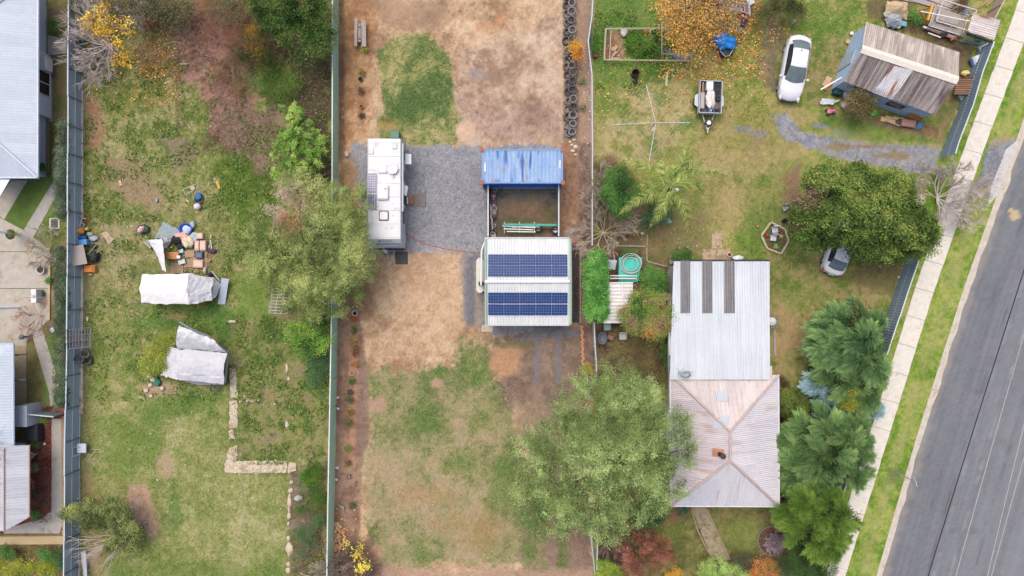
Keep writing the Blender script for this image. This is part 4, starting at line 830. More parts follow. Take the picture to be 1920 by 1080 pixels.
# ---------------- fences ----------------
def fence(name, label, pts, h, step, sheet_m, rail_m, rib=.0, rails=(0.02, .5, 1), post_w=.07, side=1, plinth=None, steps=.04):
    p0 = Vector(pts[0][:2] + (0,)) if len(pts[0]) > 2 else Vector((*pts[0], 0)); t = thing(name, label, 'fence', tuple(p0)); bay_ = 0
    sheet = MB(t); rail = MB(t); post = MB(t); first_p = None
    L = []
    for (a, b) in zip(pts, pts[1:]):
        a, b = Vector((a[0], a[1], 0)), Vector((b[0], b[1], 0)); D_ = (b - a).length; n = max(1, round(D_ / step))
        for i in range(n): L.append((a.lerp(b, i / n), a.lerp(b, (i + 1) / n)))
    for i, (a, b) in enumerate(L):
        dz = (0 if (i // 2) % 2 else steps); u = (b - a).normalized(); nn = Vector((-u.y, u.x, 0)) * side; hh = h + dz
        if rib:
            m = max(2, int((b - a).length / rib * 2)); pr = None
            for k in range(m + 1):
                q = a.lerp(b, k / m) + nn * (.055 if k % 2 else 0); cur = [tuple(q + Vector((0, 0, .05))), tuple(q + Vector((0, 0, hh - .02)))]
                if pr: sheet.add([pr[0], cur[0], cur[1], pr[1]], [(0, 1, 2, 3)])
                pr = cur
        else:
            q = [a, b]; sheet.ob(tuple((a + b) / 2 + Vector((0, 0, hh / 2))), ((b - a).length, .02, hh), math.atan2(u.y, u.x))
        for r_ in rails:
            z = .04 + r_ * (hh - .04); c = (a + b) / 2 + nn * .05; rail.ob((c.x, c.y, z), ((b - a).length - .004, .06 if r_ < 1 else .08, .05), math.atan2(u.y, u.x))
        o = MB(); o.ob((0, 0, hh / 2 + .01), (post_w, post_w, hh + .02), math.atan2(u.y, u.x))
        if first_p is None: first_p = o.build('post', rail_m if not plinth else plinth, t); pp_ = first_p
        else: pp_ = dup(first_p, parent=t)
        pp_.location = a + nn * .06 - p0
    sheet.build('panel', sheet_m, t); rail.build('rail', rail_m, t); return t
F1 = mat(C(134, 144, 150, 1.9), .7, var=.06, scale=1.5); F1R = mat(C(160, 172, 184, 1.5), .6, var=.06)
lf = lambda y: float(np.interp(y, [-200, 0, 500, 730, 820, 1080, 1300], [156, 155.5, 153.5, 152, 149, 147, 146]))
fence('steel_fence', 'long grey steel fence with concrete plinth beside the far left houses', [P(lf(y), y)[:2] for y in (-150, 140, 400, 640, 820, 1120)], 1.72, 2.3, F1, F1R, rails=(.01, .52, 1), plinth=mat(C(96, 106, 116, 1.7), .7), side=1)
mb = MB()
for i, (a, b) in enumerate(((120, 268), (272, 415), (430, 620), (626, 775), (835, 860), (893, 945), (1000, 1090))):
    mb.prism([P(x, y)[:2] for x, y in rough([(153, a), (157.5 - (i > 3) * 5, a), (157.5 - (i > 3) * 6, b), (150, b)], i, .4)], 0, .14)
struct(mb.build('concrete_plinth', mat(C(204, 196, 180), .9, var=.15, scale=3, dirt=(C(160, 140, 110), .5, 2))))
F2 = mat(C(142, 170, 146, 2.2), .6, var=.06, scale=2); F2R = mat(C(214, 222, 214), .5)
g = fence('steel_fence', 'long pale green ribbed steel fence dividing rough lot from dirt yard', [P(x, y)[:2] for x, y in ((636, -120), (636, 20), (635.5, 300), (634, 600), (631, 760), (627.5, 940), (625, 1120))], 1.72, 2.3, F2, F2R, rib=.17, rails=(1,), side=-1, steps=.0)
F3 = mat(C(104, 120, 132, 2.0), .65, var=.06, scale=2); F3R = mat(C(206, 216, 218), .5)
def topline(pts, h): return [P(x, y, h)[:2] for x, y in pts]
fence('steel_fence', 'dark slate ribbed steel fence behind the old shed beside the footpath', topline([(1862, 78), (1841, 134), (1822, 200), (1797, 265), (1790, 288)], 1.75), 1.75, 2.35, F3, F3R, rib=.2, rails=(.5, 1), side=1)
fence('steel_fence', 'dark slate ribbed steel fence running past the conifers to the street corner', topline([(1725, 476), (1704, 537), (1686, 592), (1666, 652), (1645, 712), (1621, 790), (1570, 960), (1530, 1090)], 1.75), 1.75, 2.35, F3, F3R, rib=.2, rails=(.5, 1), side=1)
tf = fence('timber_fence', 'short weathered timber fence end at the top right corner', topline([(1895, -20), (1866, 35), (1858, 58)], 1.5), 1.5, 1.5, mat(C(180, 160, 140), .9, var=.2), mat(C(200, 182, 160), .9), rails=(1,), side=-1)
wf_ = thing('wire_fence', 'thin wire mesh fence with pale pipe top rail east of the dirt yard', 'fence', P(1110, 400))
rl = [(1113, -20), (1110, 30), (1103, 78), (1106, 105), (1110, 140), (1111, 280), (1110.5, 460)]
h_ = 1.25
def wirefence(t, rl, h_, rail_m, mesh=True):
    q = [Vector(P(x, y, h_)) for x, y in rl]; mb = MB(t); mb.tube(q, .05, 6); mb.build('top_rail', rail_m, t); fp = None
    for a, b in zip(q, q[1:]):
        n = max(1, round((b - a).length / 2.6))
        for i in range(n):
            mb = MB(); mb.tube([(0, 0, 0), (0, 0, h_)], .03, 6); o = None
            if fp is None: fp = mb.build('post', rail_m, t); o = fp
            else: o = dup(fp, parent=t)
            pz = a.lerp(b, i / n); o.location = Vector((pz.x, pz.y, 0)) - Vector(t.location)
    mb = MB(t)
    for z in (.15, .4, .65, .9): mb.tube([(p.x, p.y, z) for p in q], .006, 3)
    mb.build('wire', STEEL, t)
FR = mat(C(204, 206, 210), .5, var=.08)
wirefence(wf_, rl, h_, FR)
t = thing('wire_fence', 'thin pale rail fence south of the clipped hedge', 'fence', P(1115, 660)); wirefence(t, [(1114, 604), (1116, 650), (1118, 676), (1119, 715)], h_, FR)
t = thing('wire_fence', 'paired pale fence rails showing below the large feathery tree', 'fence', P(1115, 1030)); wirefence(t, [(1120, 960), (1121, 1000), (1119, 1070)], h_, FR)
t = thing('wire_fence', 'leaning pale pipe rail converging with the rails below the big tree', 'fence', P(1111, 1030)); wirefence(t, [(1107, 995), (1112, 1040), (1116, 1078)], 1.0, mat(C(190, 200, 196), .5))
mb = MB(); mb.cloth([P(1102, 90, .5), P(1108, 95, 0), P(1110, 35, 0), P(1107, 35, .9)], 3, 10, .02); solo(mb, 'shade_mesh', mat(C(140, 180, 160), .7), 'pale green mesh panel leaning on the bent wire fence top', 'mesh', solid=.01)
# side gate/fence by lower-left house
t = thing('side_gate', 'low slatted gate between lower left house and the grey fence', 'gate', P(88, 768)); q0, q1 = Vector(P(50, 768)), Vector(P(124, 775))
for i in range(2):
    a, b = q0.lerp(q1, i / 2), q0.lerp(q1, (i + 1) / 2); mb = MB(t); mb.ob(((a.x + b.x) / 2, (a.y + b.y) / 2, .7), ((b - a).length - .03, .05, 1.3), math.atan2((b - a).y, (b - a).x)); mb.build('gate_leaf', mat(C(128, 138, 150), .7), t)
mb = MB(t); mb.tube([q0 + Vector((0, 0, 1.4)), q1 + Vector((0, 0, 1.4))], .05, 6); mb.build('top_rail', mat(C(190, 210, 214), .5), t)
def edging(name, label, pts, m, w=.1, z=.12, cat='edging'):
    mb = MB(); 
    for a, b in zip(pts, pts[1:]):
        a, b = Vector(P(*a)), Vector(P(*b)); c = (a + b) / 2; u = b - a; mb.ob((c.x, c.y, z / 2), (u.length, w, z), math.atan2(u.y, u.x))
    return solo(mb, name, m, label, cat)
BR = mat(C(176, 150, 116), .9, var=.2)
edging('timber_edging', 'long timber sleeper edging east of the solar garage', [(1088, 453), (1088, 606)], WOODG, .1)
edging('timber_edging', 'reddish board edging at the north-east corner of the garage', [(1068, 455), (1089, 455)], mat(C(190, 110, 80), .9), .1)
edging('timber_edging', 'orange-brown board on the ground at the garage south-east corner', [(1062, 611), (1090, 611)], mat(C(186, 130, 80), .9), .1)
edging('timber_edging', 'tall sleeper edging of the neighbour garden near the lower footpath', [(120, 780), (120, 1002)], BR, .12)
edging('timber_edging', 'upright sleeper edging beside the neighbour driveway', [(94.5, 484), (93.5, 545), (93, 600)], mat(C(200, 176, 140), .9, var=.2), .16)
edging('timber_edging', 'short sleeper edging by the upper left planter bed', [(93, 240), (93, 322), (84, 322)], mat(C(160, 130, 96), .9, var=.2), .1)
edging('timber_edging', 'timber border dividing the beds north of the teal pool', [(1160, 461), (1212, 462), (1213, 490), (1250, 500)], WOODG, .08)
edging('timber_edging', 'short vertical timber border right of the pool beds', [(1213, 440), (1213, 461)], WOODG, .08)
edging('timber_edging', 'mossy edging on the east side of the front garden path', [(1325, 953), (1345, 1000), (1368, 1048)], mat(C(150, 140, 112), .9, var=.2), .12)
edging('timber_edging', 'broken brick edging on the west side of the front garden path', [(1296, 955), (1306, 990), (1320, 1020), (1335, 1048)], mat(C(156, 136, 110), .9, var=.3), .1)
# ---------------- overhead wires, sign pole ----------------
def wire(name, label, a, b, m, r, z=7.5, sag=.5):
    mb = MB(); A_, B_ = Vector(P(*a, z)), Vector(P(*b, z)); mb.tube([A_.lerp(B_, t) - Vector((0, 0, sag * (1 - (2 * t - 1) ** 2))) for t in np.linspace(0, 1, 25)], r, 5); return solo(mb, name, m, label, 'wire')
BK = mat(C(40, 40, 44), .6); LG = mat(C(196, 192, 184), .5, .1)
def ext(a, b, k): # extend both ways in photo pixels
    dx, dy = b[0] - a[0], b[1] - a[1]; return (a[0] - dx * k, a[1] - dy * k), (b[0] + dx * k, b[1] + dy * k)
wire('overhead_cable', 'thick black overhead cable above the road', *ext((1919, 541), (1750, 1080), 1.2), BK, .032)
wire('overhead_wire', 'pale overhead wire nearest the black cable above the road', *ext((1919, 668), (1803, 1080), 1.5), LG, .018, 8.2)
wire('overhead_wire', 'pale overhead wire second from the right above the road', *ext((1919, 848), (1863, 1080), 3), LG, .018, 8.2)
wire('overhead_wire', 'rightmost pale overhead wire above the road', *ext((1919, 905), (1871, 1080), 4), LG, .018, 8.2)
t = thing('street_sign', 'slim steel sign pole standing at the kerb by the road', 'sign', P(1680, 886)); mb = MB(t); x, y, _ = P(1680, 886); mb.tube([(x, y, 0), (x, y, 2.6)], .035, 8); mb.build('pole', GALV, t); mb = MB(t); mb.ob((x + .05, y - .02, 2.3), (.04, .7, .22), .3); mb.build('sign_plate', mat(C(190, 214, 216), .4), t)
# ---------------- vehicles ----------------
TY = mat(C(62, 62, 66), .85, var=.2, scale=8, bump=.2); TY2 = mat(C(104, 100, 100), .9, var=.25, scale=5)
def wheel(par, loc, rad=.33, wid=.22, axis='y', rim=None):
    mb = MB(); w2 = wid / 2; prof = [(rad * .6, -w2), (rad * .93, -w2), (rad, -w2 * .7), (rad, w2 * .7), (rad * .93, w2), (rad * .6, w2), (rad * .55, 0), (rad * .6, -w2)]
    mb.lathe(prof, n=20); mb.f = [f for f in mb.f if len(f) == 4]; o = mb.build('wheel', TY, par, True)
    mb = MB(); mb.lathe([(0, w2 * .3), (rad * .2, w2 * .5), (rad * .3, w2 * .2), (rad * .52, w2 * .5), (rad * .6, w2 * .9), (rad * .6, -w2 * .9), (0, -w2 * .3)], n=16); mb.build('rim', rim or GALV, o, True)
    o.location = loc
    if axis == 'y': o.rotation_euler = (pi / 2, 0, 0)
    if axis == 'x': o.rotation_euler = (0, pi / 2, 0)
    return o
GLW = mat(C(104, 118, 122), .08, var=.25, scale=1.2, spec=.6)
def car(label, px, py, rz, L, W, st, paint, roof_i, ws, rw, tail_red=True, plate=None):
    """st: stations (x, half width, z centre, roof half width, roof z or None)"""
    t = thing('parked_car', label, 'car', P(px, py), rz)
    secs = []
    def lerp_st(x):
        xs = [s[0] for s in st]
        return [float(np.interp(x, xs, [s[k] for s in st])) for k in range(1, 5)]
    xs = np.linspace(-L / 2, L / 2, 61); rows = []; bow = lambda x, y: x - y * y * float(np.interp(x, [-L / 2, rw[0], rw[1], (rw[1] + ws[0]) / 2, ws[0], ws[1], L / 2], [-.34, -.3, -.12, 0, .14, .36, .34]))
    for x in xs:
        hw, zb, rh, zr = lerp_st(x)     # half width, belt height, roof half width, roof height
        g = max(0, zr - zb); cr = .03 * hw
        pts = [(0, zr + (.02 if g > .02 else .03)), (rh * .5, zr + (.015 if g > .02 else .02)), (rh, zr - .01 if g > .05 else zr), (hw * .86, zb + .01), (hw * .95, zb - .07), (hw, zb - .3), (hw * .99, zb * .45), (hw * .94, .22)]
        rows.append(pts)
    mp = {}
    def face(nm, quad_): mp.setdefault(nm, MB()).add(quad_, [(0, 1, 2, 3)])
    for i in range(len(xs) - 1):
        xm = (xs[i] + xs[i + 1]) / 2
        for s in (1, -1):
            for k in range(7):
                a, b, c, d_ = rows[i][k], rows[i + 1][k], rows[i + 1][k + 1], rows[i][k + 1]
                q = [(bow(xs[i], a[0]), s * a[0], a[1]), (bow(xs[i + 1], b[0]), s * b[0], b[1]), (bow(xs[i + 1], c[0]), s * c[0], c[1]), (bow(xs[i], d_[0]), s * d_[0], d_[1])]
                if s > 0: q = q[::-1]
                nm = 'body'
                if k <= 1 and ws[0] < xm < ws[1]: nm = 'windscreen'
                if k <= 1 and rw[0] < xm < rw[1]: nm = 'rear_window'
                if k == 2 and rw[0] + .3 < xm < ws[1] - .22: nm = ('side_window', 'side_window+')[s > 0]
                face(nm, q)
    for e, sg in ((0, -1), (-1, 1)):
        r_ = rows[e]; vs = [(bow(xs[e], y), y, z) for y, z in r_] + [(bow(xs[e], y), -y, z) for y, z in r_[::-1]]; mp['body'].add(vs, [tuple(range(len(vs)))])
    body = None
    for nm, mb in mp.items():
        o = mb.build(nm.strip('+'), paint if nm == 'body' else (GLW if nm[0] != 's' else GLS), t, True)
        bm_ = __import__('bmesh').new(); bm_.from_mesh(o.data); __import__('bmesh').ops.remove_doubles(bm_, verts=bm_.verts, dist=.0005); __import__('bmesh').ops.recalc_face_normals(bm_, faces=bm_.faces) if nm == 'body' else None; bm_.to_mesh(o.data); bm_.free()
    for x in (-L * .29, L * .3):
        for s in (1, -1):
            wheel(t, (x, s * (W / 2 - .12), .32), .32, .2)
    for s in (1, -1):
        mb = MB(); mb.blob((ws[1] - .35, s * (W / 2 + .08), .98), (.09, .13, .09), 1, .1, 10); mb.build('mirror', paint, t, True)
        mb = MB(); mb.blob((L / 2 - .22, s * W * .36, .66), (.26, .13, .09), 2, .05, 10); mb.build('headlight', mat(C(200, 206, 214), .15, spec=.6), t, True)
        mb = MB(); mb.blob((-L / 2 + .2, s * W * .42, .78), (.16, .09, .09), 2, .05, 10); mb.build('tail_light', mat(C(190, 40, 44), .25, spec=.5) if tail_red else mat(C(150, 120, 124), .25, spec=.5), t, True)
    mb = MB(); mb.ob((L / 2 - .02, 0, .5), (.08, W * .55, .1)); mb.build('grille', DK, t)
    mb = MB(); mb.ob((-L / 2 - .01, 0, .62), (.04, .4, .12)); mb.build('number_plate', WHITE, t)
    mb = MB(); mb.tube([(rw[1] + .25, 0, 1.45), (rw[1] + .08, 0, 1.52)], .02); mb.build('antenna', DK, t)
    mb = MB()
    for s in (): mb.tube([(ws[1] + .02, s * .5, lerp_st(ws[1])[3] + .03), (ws[1] - .12, s * .02, lerp_st(ws[1] - .12)[3] + .05)], .012, 4)
    return t
CW = mat(C(228, 230, 234), .22, var=.01, spec=.5); CS = mat(C(238, 240, 244), .28, .0, var=.03, spec=.5)
sed = [(-2.47, .62, .62, .5, .62), (-2.42, .76, .86, .6, .88), (-2.25, .84, 1.0, .66, 1.03), (-1.98, .88, 1.03, .68, 1.06), (-1.7, .9, 1.0, .62, 1.22), (-1.25, .92, .98, .58, 1.38), (-.7, .92, .97, .57, 1.44), (0, .92, .96, .58, 1.45), (.25, .92, .95, .6, 1.4), (1.2, .92, .93, .7, .99), (1.35, .92, .92, .72, .95), (1.9, .89, .86, .68, .88), (2.2, .82, .76, .6, .77), (2.38, .68, .64, .5, .64), (2.47, .45, .52, .3, .5)]
car('white sedan parked on the grass between autumn tree and old blue shed', 1483, 133, R(-100), 4.92, 1.84, sed, CW, 0, (.15, 1.2), (-1.98, -1.22), tail_red=False)
hat = [(-2.1, .6, .7, .45, .7), (-2.05, .74, .9, .55, .95), (-1.85, .8, 1.0, .6, 1.05), (-1.72, .84, 1.0, .6, 1.08), (-1.05, .86, .98, .52, 1.44), (-.4, .86, .97, .52, 1.49), (.3, .86, .95, .54, 1.46), (1.15, .86, .93, .66, 1.0), (1.7, .8, .84, .6, .86), (2.0, .64, .62, .45, .62), (2.1, .4, .5, .3, .5)]
car('silver hatchback with its nose hidden under the dense green tree', 1568, 466, R(70), 4.2, 1.72, hat, CS, 0, (.3, 1.12), (-1.72, -1.02))
# caravan
cv = thing('caravan', 'long white caravan with roof solar panels parked on the gravel', 'caravan', P(726, 361)); hz = 2.85
x0, yN, _ = P(688.5, 260, hz); x1, yS, _ = P(752, 448, hz); yS2 = P(0, 463, 1.8)[1]
mb = MB(cv)   # body with rounded roof edge and raked front (south)
ys_ = np.linspace(yN, yS, 30); prof = []
def ring(y, k=1.0, zt=hz, zb=.55):
    w2 = (x1 - x0) / 2; cx = (x0 + x1) / 2; r_ = .07
    return [(cx - w2 * k, y, zb), (cx - w2 * k, y, zt - r_), (cx - w2 * k + r_ * .3, y, zt - r_ * .3), (cx - w2 * k + r_, y, zt), (cx, y, zt + .02), (cx + w2 * k - r_, y, zt), (cx + w2 * k - r_ * .3, y, zt - r_ * .3), (cx + w2 * k, y, zt - r_), (cx + w2 * k, y, zb)]
rings = [ring(yN), ring(yN - .02)] + [ring(y) for y in ys_[1:-1]] + [ring(yS), ring(yS - .25, .97, hz - .35), ring(yS - .42, .95, hz - .85), ring(yS - .55, .94, 1.5), ring(yS - .55, .94, .9)]
vs = [p for r_ in rings for p in r_]; fs = []
for i in range(len(rings) - 1): fs += [(i * 9 + k, i * 9 + k + 1, (i + 1) * 9 + k + 1, (i + 1) * 9 + k) for k in range(8)]
fs += [tuple(range(9)), tuple(range((len(rings) - 1) * 9, len(rings) * 9))[::-1]]
mb.add(vs, fs); mb.build('body', mat(C(220, 222, 224), .4, var=.05, scale=2, dirt=(C(196, 194, 188), .56, 1.5)), cv)
mb = MB(cv)
for y in np.linspace(yN - .3, yS + .1, 8): mb.ob(((x0 + x1) / 2, y, hz + .022), (x1 - x0 - .2, .02, .006))
for x in (x0 + .05, x1 - .05): mb.ob((x, (yN + yS) / 2, hz + .0), (.035, yN - yS, .03))
mb.build('roof_seam', mat(C(176, 178, 180), .5), cv)
def cvbox(nm, px0, py0, px1, py1, h, m, r_=.05, par=None):
    a, b = P(px0, py0, hz), P(px1, py1, hz); mb = MB(cv); mb.rb(((a[0] + b[0]) / 2, (a[1] + b[1]) / 2, hz + .02 + h / 2), (b[0] - a[0], a[1] - b[1], h), r_); return mb.build(nm, m, par or cv)
for q in ((691, 279, 701, 289), (736, 270, 745, 279)): cvbox('vent', *q, .06, mat(C(214, 216, 216), .5), .03)
cvbox('roof_hatch', 709, 308, 727, 326, .1, mat(C(222, 224, 222), .4), .12); 
o = cvbox('roof_hatch', 710.5, 395, 729.5, 414.5, .06, mat(C(96, 96, 98), .6), .12); cvbox('hatch_lid', 712, 397, 728, 413, .12, mat(C(228, 228, 230), .4), .1, o)
o = cvbox('roof_air_conditioner', 708, 346, 729, 375, .25, mat(C(240, 242, 242), .35), .12); mb = MB(cv); mb.lathe([(.09, 0), (.09, .03), (.02, .04)], P(722, 353, hz + .3), 12); mb.build('fan', STEEL, o)
for (a, b) in ((325, 361), (364, 393)):
    q0, q1 = P(690.5, a, hz), P(707, b, hz); fr = make_panel(0, 0, 0, q1[0] - q0[0], q0[1] - q1[1], 0, cv, mat(C(70, 78, 124), .25, var=.15, spec=.5), mat(C(206, 210, 220), .4), 4, 8); fr.location = Vector(((q0[0] + q1[0]) / 2, (q0[1] + q1[1]) / 2, hz + .07)) - Vector(cv.location)
mb = MB(cv); mb.lathe([(0, .1), (.2, .11), (.36, .18), (.38, .19), (.2, .06), (0, 0)], P(736.5, 317, hz + .12), 24); mb.tube([P(737, 328, hz + .05), P(738, 334, hz + .05)], .06); mb.build('satellite_dish', mat(C(240, 240, 240), .4), cv, True)
mb = MB(cv)
for a, b in ((713, 340), (741, 390), (737, 404)): p = P(a, b, hz + .03); mb.lathe([(.04, 0), (.04, .05)], p, 8)
mb.build('fitting', STEEL, cv)
ex = x1 + .012
def side(nm, ya, yb, z0, z1, m, d=.03): a = P(0, ya, 1.5)[1]; b = P(0, yb, 1.5)[1]; mb = MB(cv); mb.bx(ex, b, z0, ex + d, a, z1); return mb.build(nm, m, cv)
side('window', 280, 300, 1.4, 2.0, GLD); side('window', 392, 420, 1.4, 2.0, GLD); side('window', 322, 340, 1.4, 2.0, GLD); side('door_opening', 365, 383, .5, 2.3, mat(C(70, 60, 70), .8))
side('trim_stripe', 262, 440, .95, 1.05, mat(C(70, 70, 110), .5), .015); side('awning_case', 275, 400, 2.55, 2.68, mat(C(190, 196, 204), .5), .12)
mb = MB(cv); a = P(752, 348, 1.6); b = P(762, 355, 1.6); mb.cloth([P(756, 345, 1.9), P(765, 350, 1.9), P(762, 368, 1.9), P(753, 363, 1.9)], 2, 2, 0); mb.build('open_hatch', WHITE, cv, solid=.03)
mb = MB(cv); p = P(762, 376, .4); mb.rb((p[0], p[1], .4), (.25, .5, .06), .03); mb.build('door_step', WHITE, cv)
mb = MB(cv); p = P(0, 456, 1.4)[1]; mb.ob(((x0 + x1) / 2, yS - .36, 2.2), (1.9, .05, .5), rx=.35); mb.build('front_window', mat(C(150, 162, 186), .4), cv)
for u_, w_, c_q in ((-.35, .22, (60, 60, 70)), (-.1, .14, (150, 154, 170)), (.08, .14, (140, 146, 180)), (.26, .14, (130, 136, 180)), (.44, .12, (140, 146, 176))): mb = MB(cv); mb.ob(((x0 + x1) / 2 + u_, yS - .14, hz - .12), (w_, .09, .012), rx=.95); mb.build('faded_marking', mat(C(*c_q), .5), cv)
mb = MB(cv); mb.ob(((x0 + x1) / 2, yS - .6, .75), (2.2, .1, .5)); mb.build('boot_trim', mat(C(50, 50, 60), .6), cv)
hx, hy, _ = P(732, 497, .45); mb = MB(cv)
for px_ in (722, 742): mb.tube([P(px_, 463, .45), (hx, hy, .45)], .045, 6)
mb.tube([P(726, 470, .48), P(740, 470, .48)], .04); mb.tube([(hx, hy - .1, .5), (hx, hy + .2, .5)], .06); mb.build('drawbar', STEEL, cv)
mb = MB(cv); mb.lathe([(.17, 0), (.17, .45), (.1, .52), (.06, .56)], P(725, 471, .5), 14); mb.build('gas_bottle', mat(C(196, 214, 214), .4), cv, True)
mb = MB(cv); mb.tube([P(732, 484, .4), P(732, 484, 1.0)], .04, 8); mb.build('jockey_wheel', STEEL, cv)
for y in (345, 375):
    for xs_ in (x0 + .15, x1 - .15): wheel(cv, Vector((xs_, P(0, y)[1], .34)) - Vector(cv.location), .34, .2, 'x')
wheel(cv, Vector((P(718, 256, 1)[0], yN + .2, 1.0)) - Vector(cv.location), .34, .22, 'y')
mb = MB(cv); mb.ob((ex + .3, P(0, 299, 1.4)[1], 1.55), (.45, .75, .04)); mb.build('picnic_table', WHITE, cv)
def boxthing(name, label, cat, px, py, w_, d_, h_, m, rz=0, z=0, r_=.03, lid=None, group=None):
    t = thing(name, label, cat, P(px, py, z), rz, group); mb = MB(); mb.rb((0, 0, h_ / 2), (w_, d_, h_), r_); mb.build('box_body', m, t)
    if lid:
        mb = MB(); mb.rb((0, 0, h_ + .02), (w_ * 1.04, d_ * 1.04, .05), r_); mb.build('lid', lid, t)
    return t
boxthing('storage_box', 'dark green plastic box standing behind the caravan', 'box', 744, 257, .62, .55, .9, mat(C(84, 120, 108), .6), lid=mat(C(94, 132, 116), .6))
def matpad(label, px, py, w_, d_, m, rz=0, name='rubber_mat'):
    mb = MB(); mb.rb((0, 0, .02), (w_, d_, .05), .06); return solo(mb, name, m, label, 'mat', px, py, 0, rz)
matpad('grey square mat on the gravel beside the caravan door', 787, 376, .95, .98, mat(C(132, 126, 118), .9, var=.15, scale=4, dirt=(C(90, 88, 84), .55, 3)))
matpad('dark square mat on the dirt next to the caravan drawbar', 753, 484, .95, .95, mat(C(82, 82, 80), .9, var=.12), .02)
mb = MB(); mb.rb((0, 0, .1), (.32, .6, .2), .02); solo(mb, 'timber_step', mat(C(176, 120, 88), .9, var=.15), 'small brown timber step between caravan door and grey mat', 'step', 771, 376)
def hose(name, label, pts, m, r=.016, z=.03, cat='hose'):
    mb = MB(); q = [Vector(P(a, b, z)) for a, b in pts]; out = []
    for i in range(len(q) - 1):
        p0, p1, p2, p3 = q[max(0, i - 1)], q[i], q[i + 1], q[min(len(q) - 1, i + 2)]
        for k in range(6):
            t = k / 6; out.append(.5 * ((2 * p1) + (p2 - p0) * t + (2 * p0 - 5 * p1 + 4 * p2 - p3) * t * t + (3 * p1 - p0 - 3 * p2 + p3) * t ** 3))
    mb.tube(out + [q[-1]], r, 5); return solo(mb, name, m, label, cat)
hose('power_cord', 'red cord running from the caravan across the gravel to the garage', [(762, 438), (778, 448), (800, 458), (830, 465), (862, 470), (898, 474)], mat(C(216, 84, 80), .6), .022, cat='cord')
hose('garden_hose', 'thin green hose running up the dirt behind the caravan', [(707, 262), (708, 240), (706, 222), (707, 205)], mat(C(150, 180, 140), .6), .018)
# timber bench seats on the dirt
t = thing('plank_bench', 'weathered timber bench with three planks on the bare dirt', 'bench', P(675, 61))
for x, a, b, w_, z in ((667.5, 34, 87, .22, .45), (674, 44, 79, .2, .32), (682, 38, 88, .34, .48)): mb = MB(t); p = P(x, (a + b) / 2, z); mb.ob(p, (w_, (b - a) / S * .98, .07), .01 * (x - 674) / 4); mb.build('plank', WOODG, t)
for y in (52, 74): mb = MB(t); p = P(675, y, .2); mb.ob((p[0], p[1], .2), (.85, .1, .38)); mb.build('leg', mat(C(130, 112, 98), .9), t)
def pot(label, px, py, r, h, m, group=None, soil=C(84, 66, 52), name='flower_pot', z=0):
    t = thing(name, label, 'pot', P(px, py, z), 0, group); mb = MB(); mb.lathe([(r * .7, 0), (r * .95, h * .85), (r * 1.05, h * .86), (r * 1.05, h), (r * .86, h), (r * .82, h * .8), (0, h * .8)], n=18); mb.build('pot_body', m, t, False)
    mb = MB(); mb.lathe([(r * .83, h * .82), (0, h * .84)], n=14); mb.build('soil', mat(soil, .95, var=.3, scale=20), t); return t
TC = mat(C(196, 126, 92), .85, var=.12); BLKP = mat(C(56, 54, 58), .6); WP = mat(C(222, 220, 214), .6)
pot('empty black pot on the dirt strip below the plank bench', 677, 150, .15, .3, BLKP, soil=C(30, 30, 34)); pot('small terracotta pot on the dirt strip north of the caravan', 678.5, 201, .15, .26, TC)
pot('white-rimmed dark pot at the foot of the feathery tree', 667, 587, .2, .35, mat(C(210, 206, 198), .7), soil=C(60, 48, 40)); pot('terracotta ring pot halfway down the rose bed', 661, 699, .2, .2, mat(C(214, 164, 136), .8), soil=C(140, 104, 80))
pot('small black pot low in the rose bed', 655.5, 893, .14, .2, BLKP, soil=C(150, 130, 120)); pot('dark pot with a pale spiky plant in the rose bed', 658, 734, .2, .28, BLKP)
# tyres
def tyre(r=.33, w_=.2):
    mb = MB(); w2 = w_ / 2; mb.lathe([(r * .58, -w2 * .8), (r * .9, -w2), (r, -w2 * .6), (r, w2 * .6), (r * .9, w2), (r * .58, w2 * .8), (r * .66, w2 * .5), (r * .66, -w2 * .5), (r * .58, -w2 * .8)], n=22); mb.f = [f for f in mb.f if len(f) == 4]; return mb.build('tyre', TY2, None, True)
proto = tyre(); k = 0; G1 = 'old tyres in the long row beside the dirt yard'
TYG = [TY2, mat(C(128, 126, 126), .9, var=.2, scale=5), mat(C(84, 84, 88), .9, var=.2, scale=5)]
for i, y in enumerate((-10, 6, 21, 38, 56, 73, 91, 107, 122, 136, 151, 168, 185, 200, 216, 232, 247)):
    for low in (1, 0):
        o = proto if k == 0 else dup(proto); x = 1072.5 if not low else 1063.5; x += rnd.uniform(-1.5, 1.5) + (2 if y > 130 else 0)
        o.location = P(x, y + rnd.uniform(-1, 1) + (4 if low else 0), .42 if not low else .14)
        o.rotation_euler = (R(rnd.uniform(-8, 8)), R(rnd.uniform(-26, -8) if low else rnd.uniform(-10, 10)), rnd.random() * 6); o.scale = (rnd.uniform(.9, 1.08),) * 3
        if k: o.data = o.data.copy() if k < 3 else o.data
        if k == 1: o.data.materials[0] = TYG[1]; mA = o.data
        if k == 2: o.data.materials[0] = TYG[2]; mB = o.data
        if k > 2: o.data = rnd.choice([proto.data, mA, mB, mA])
        lab = f'worn grey tyre, {ORD[i]} from the north end of the western lower tyre row' if low else f'worn grey tyre, {ORD[i]} from the north end of the eastern upper tyre row'
        tag(o, lab, 'tyre', G1 + (', lower' if low else ', upper')); k += 1
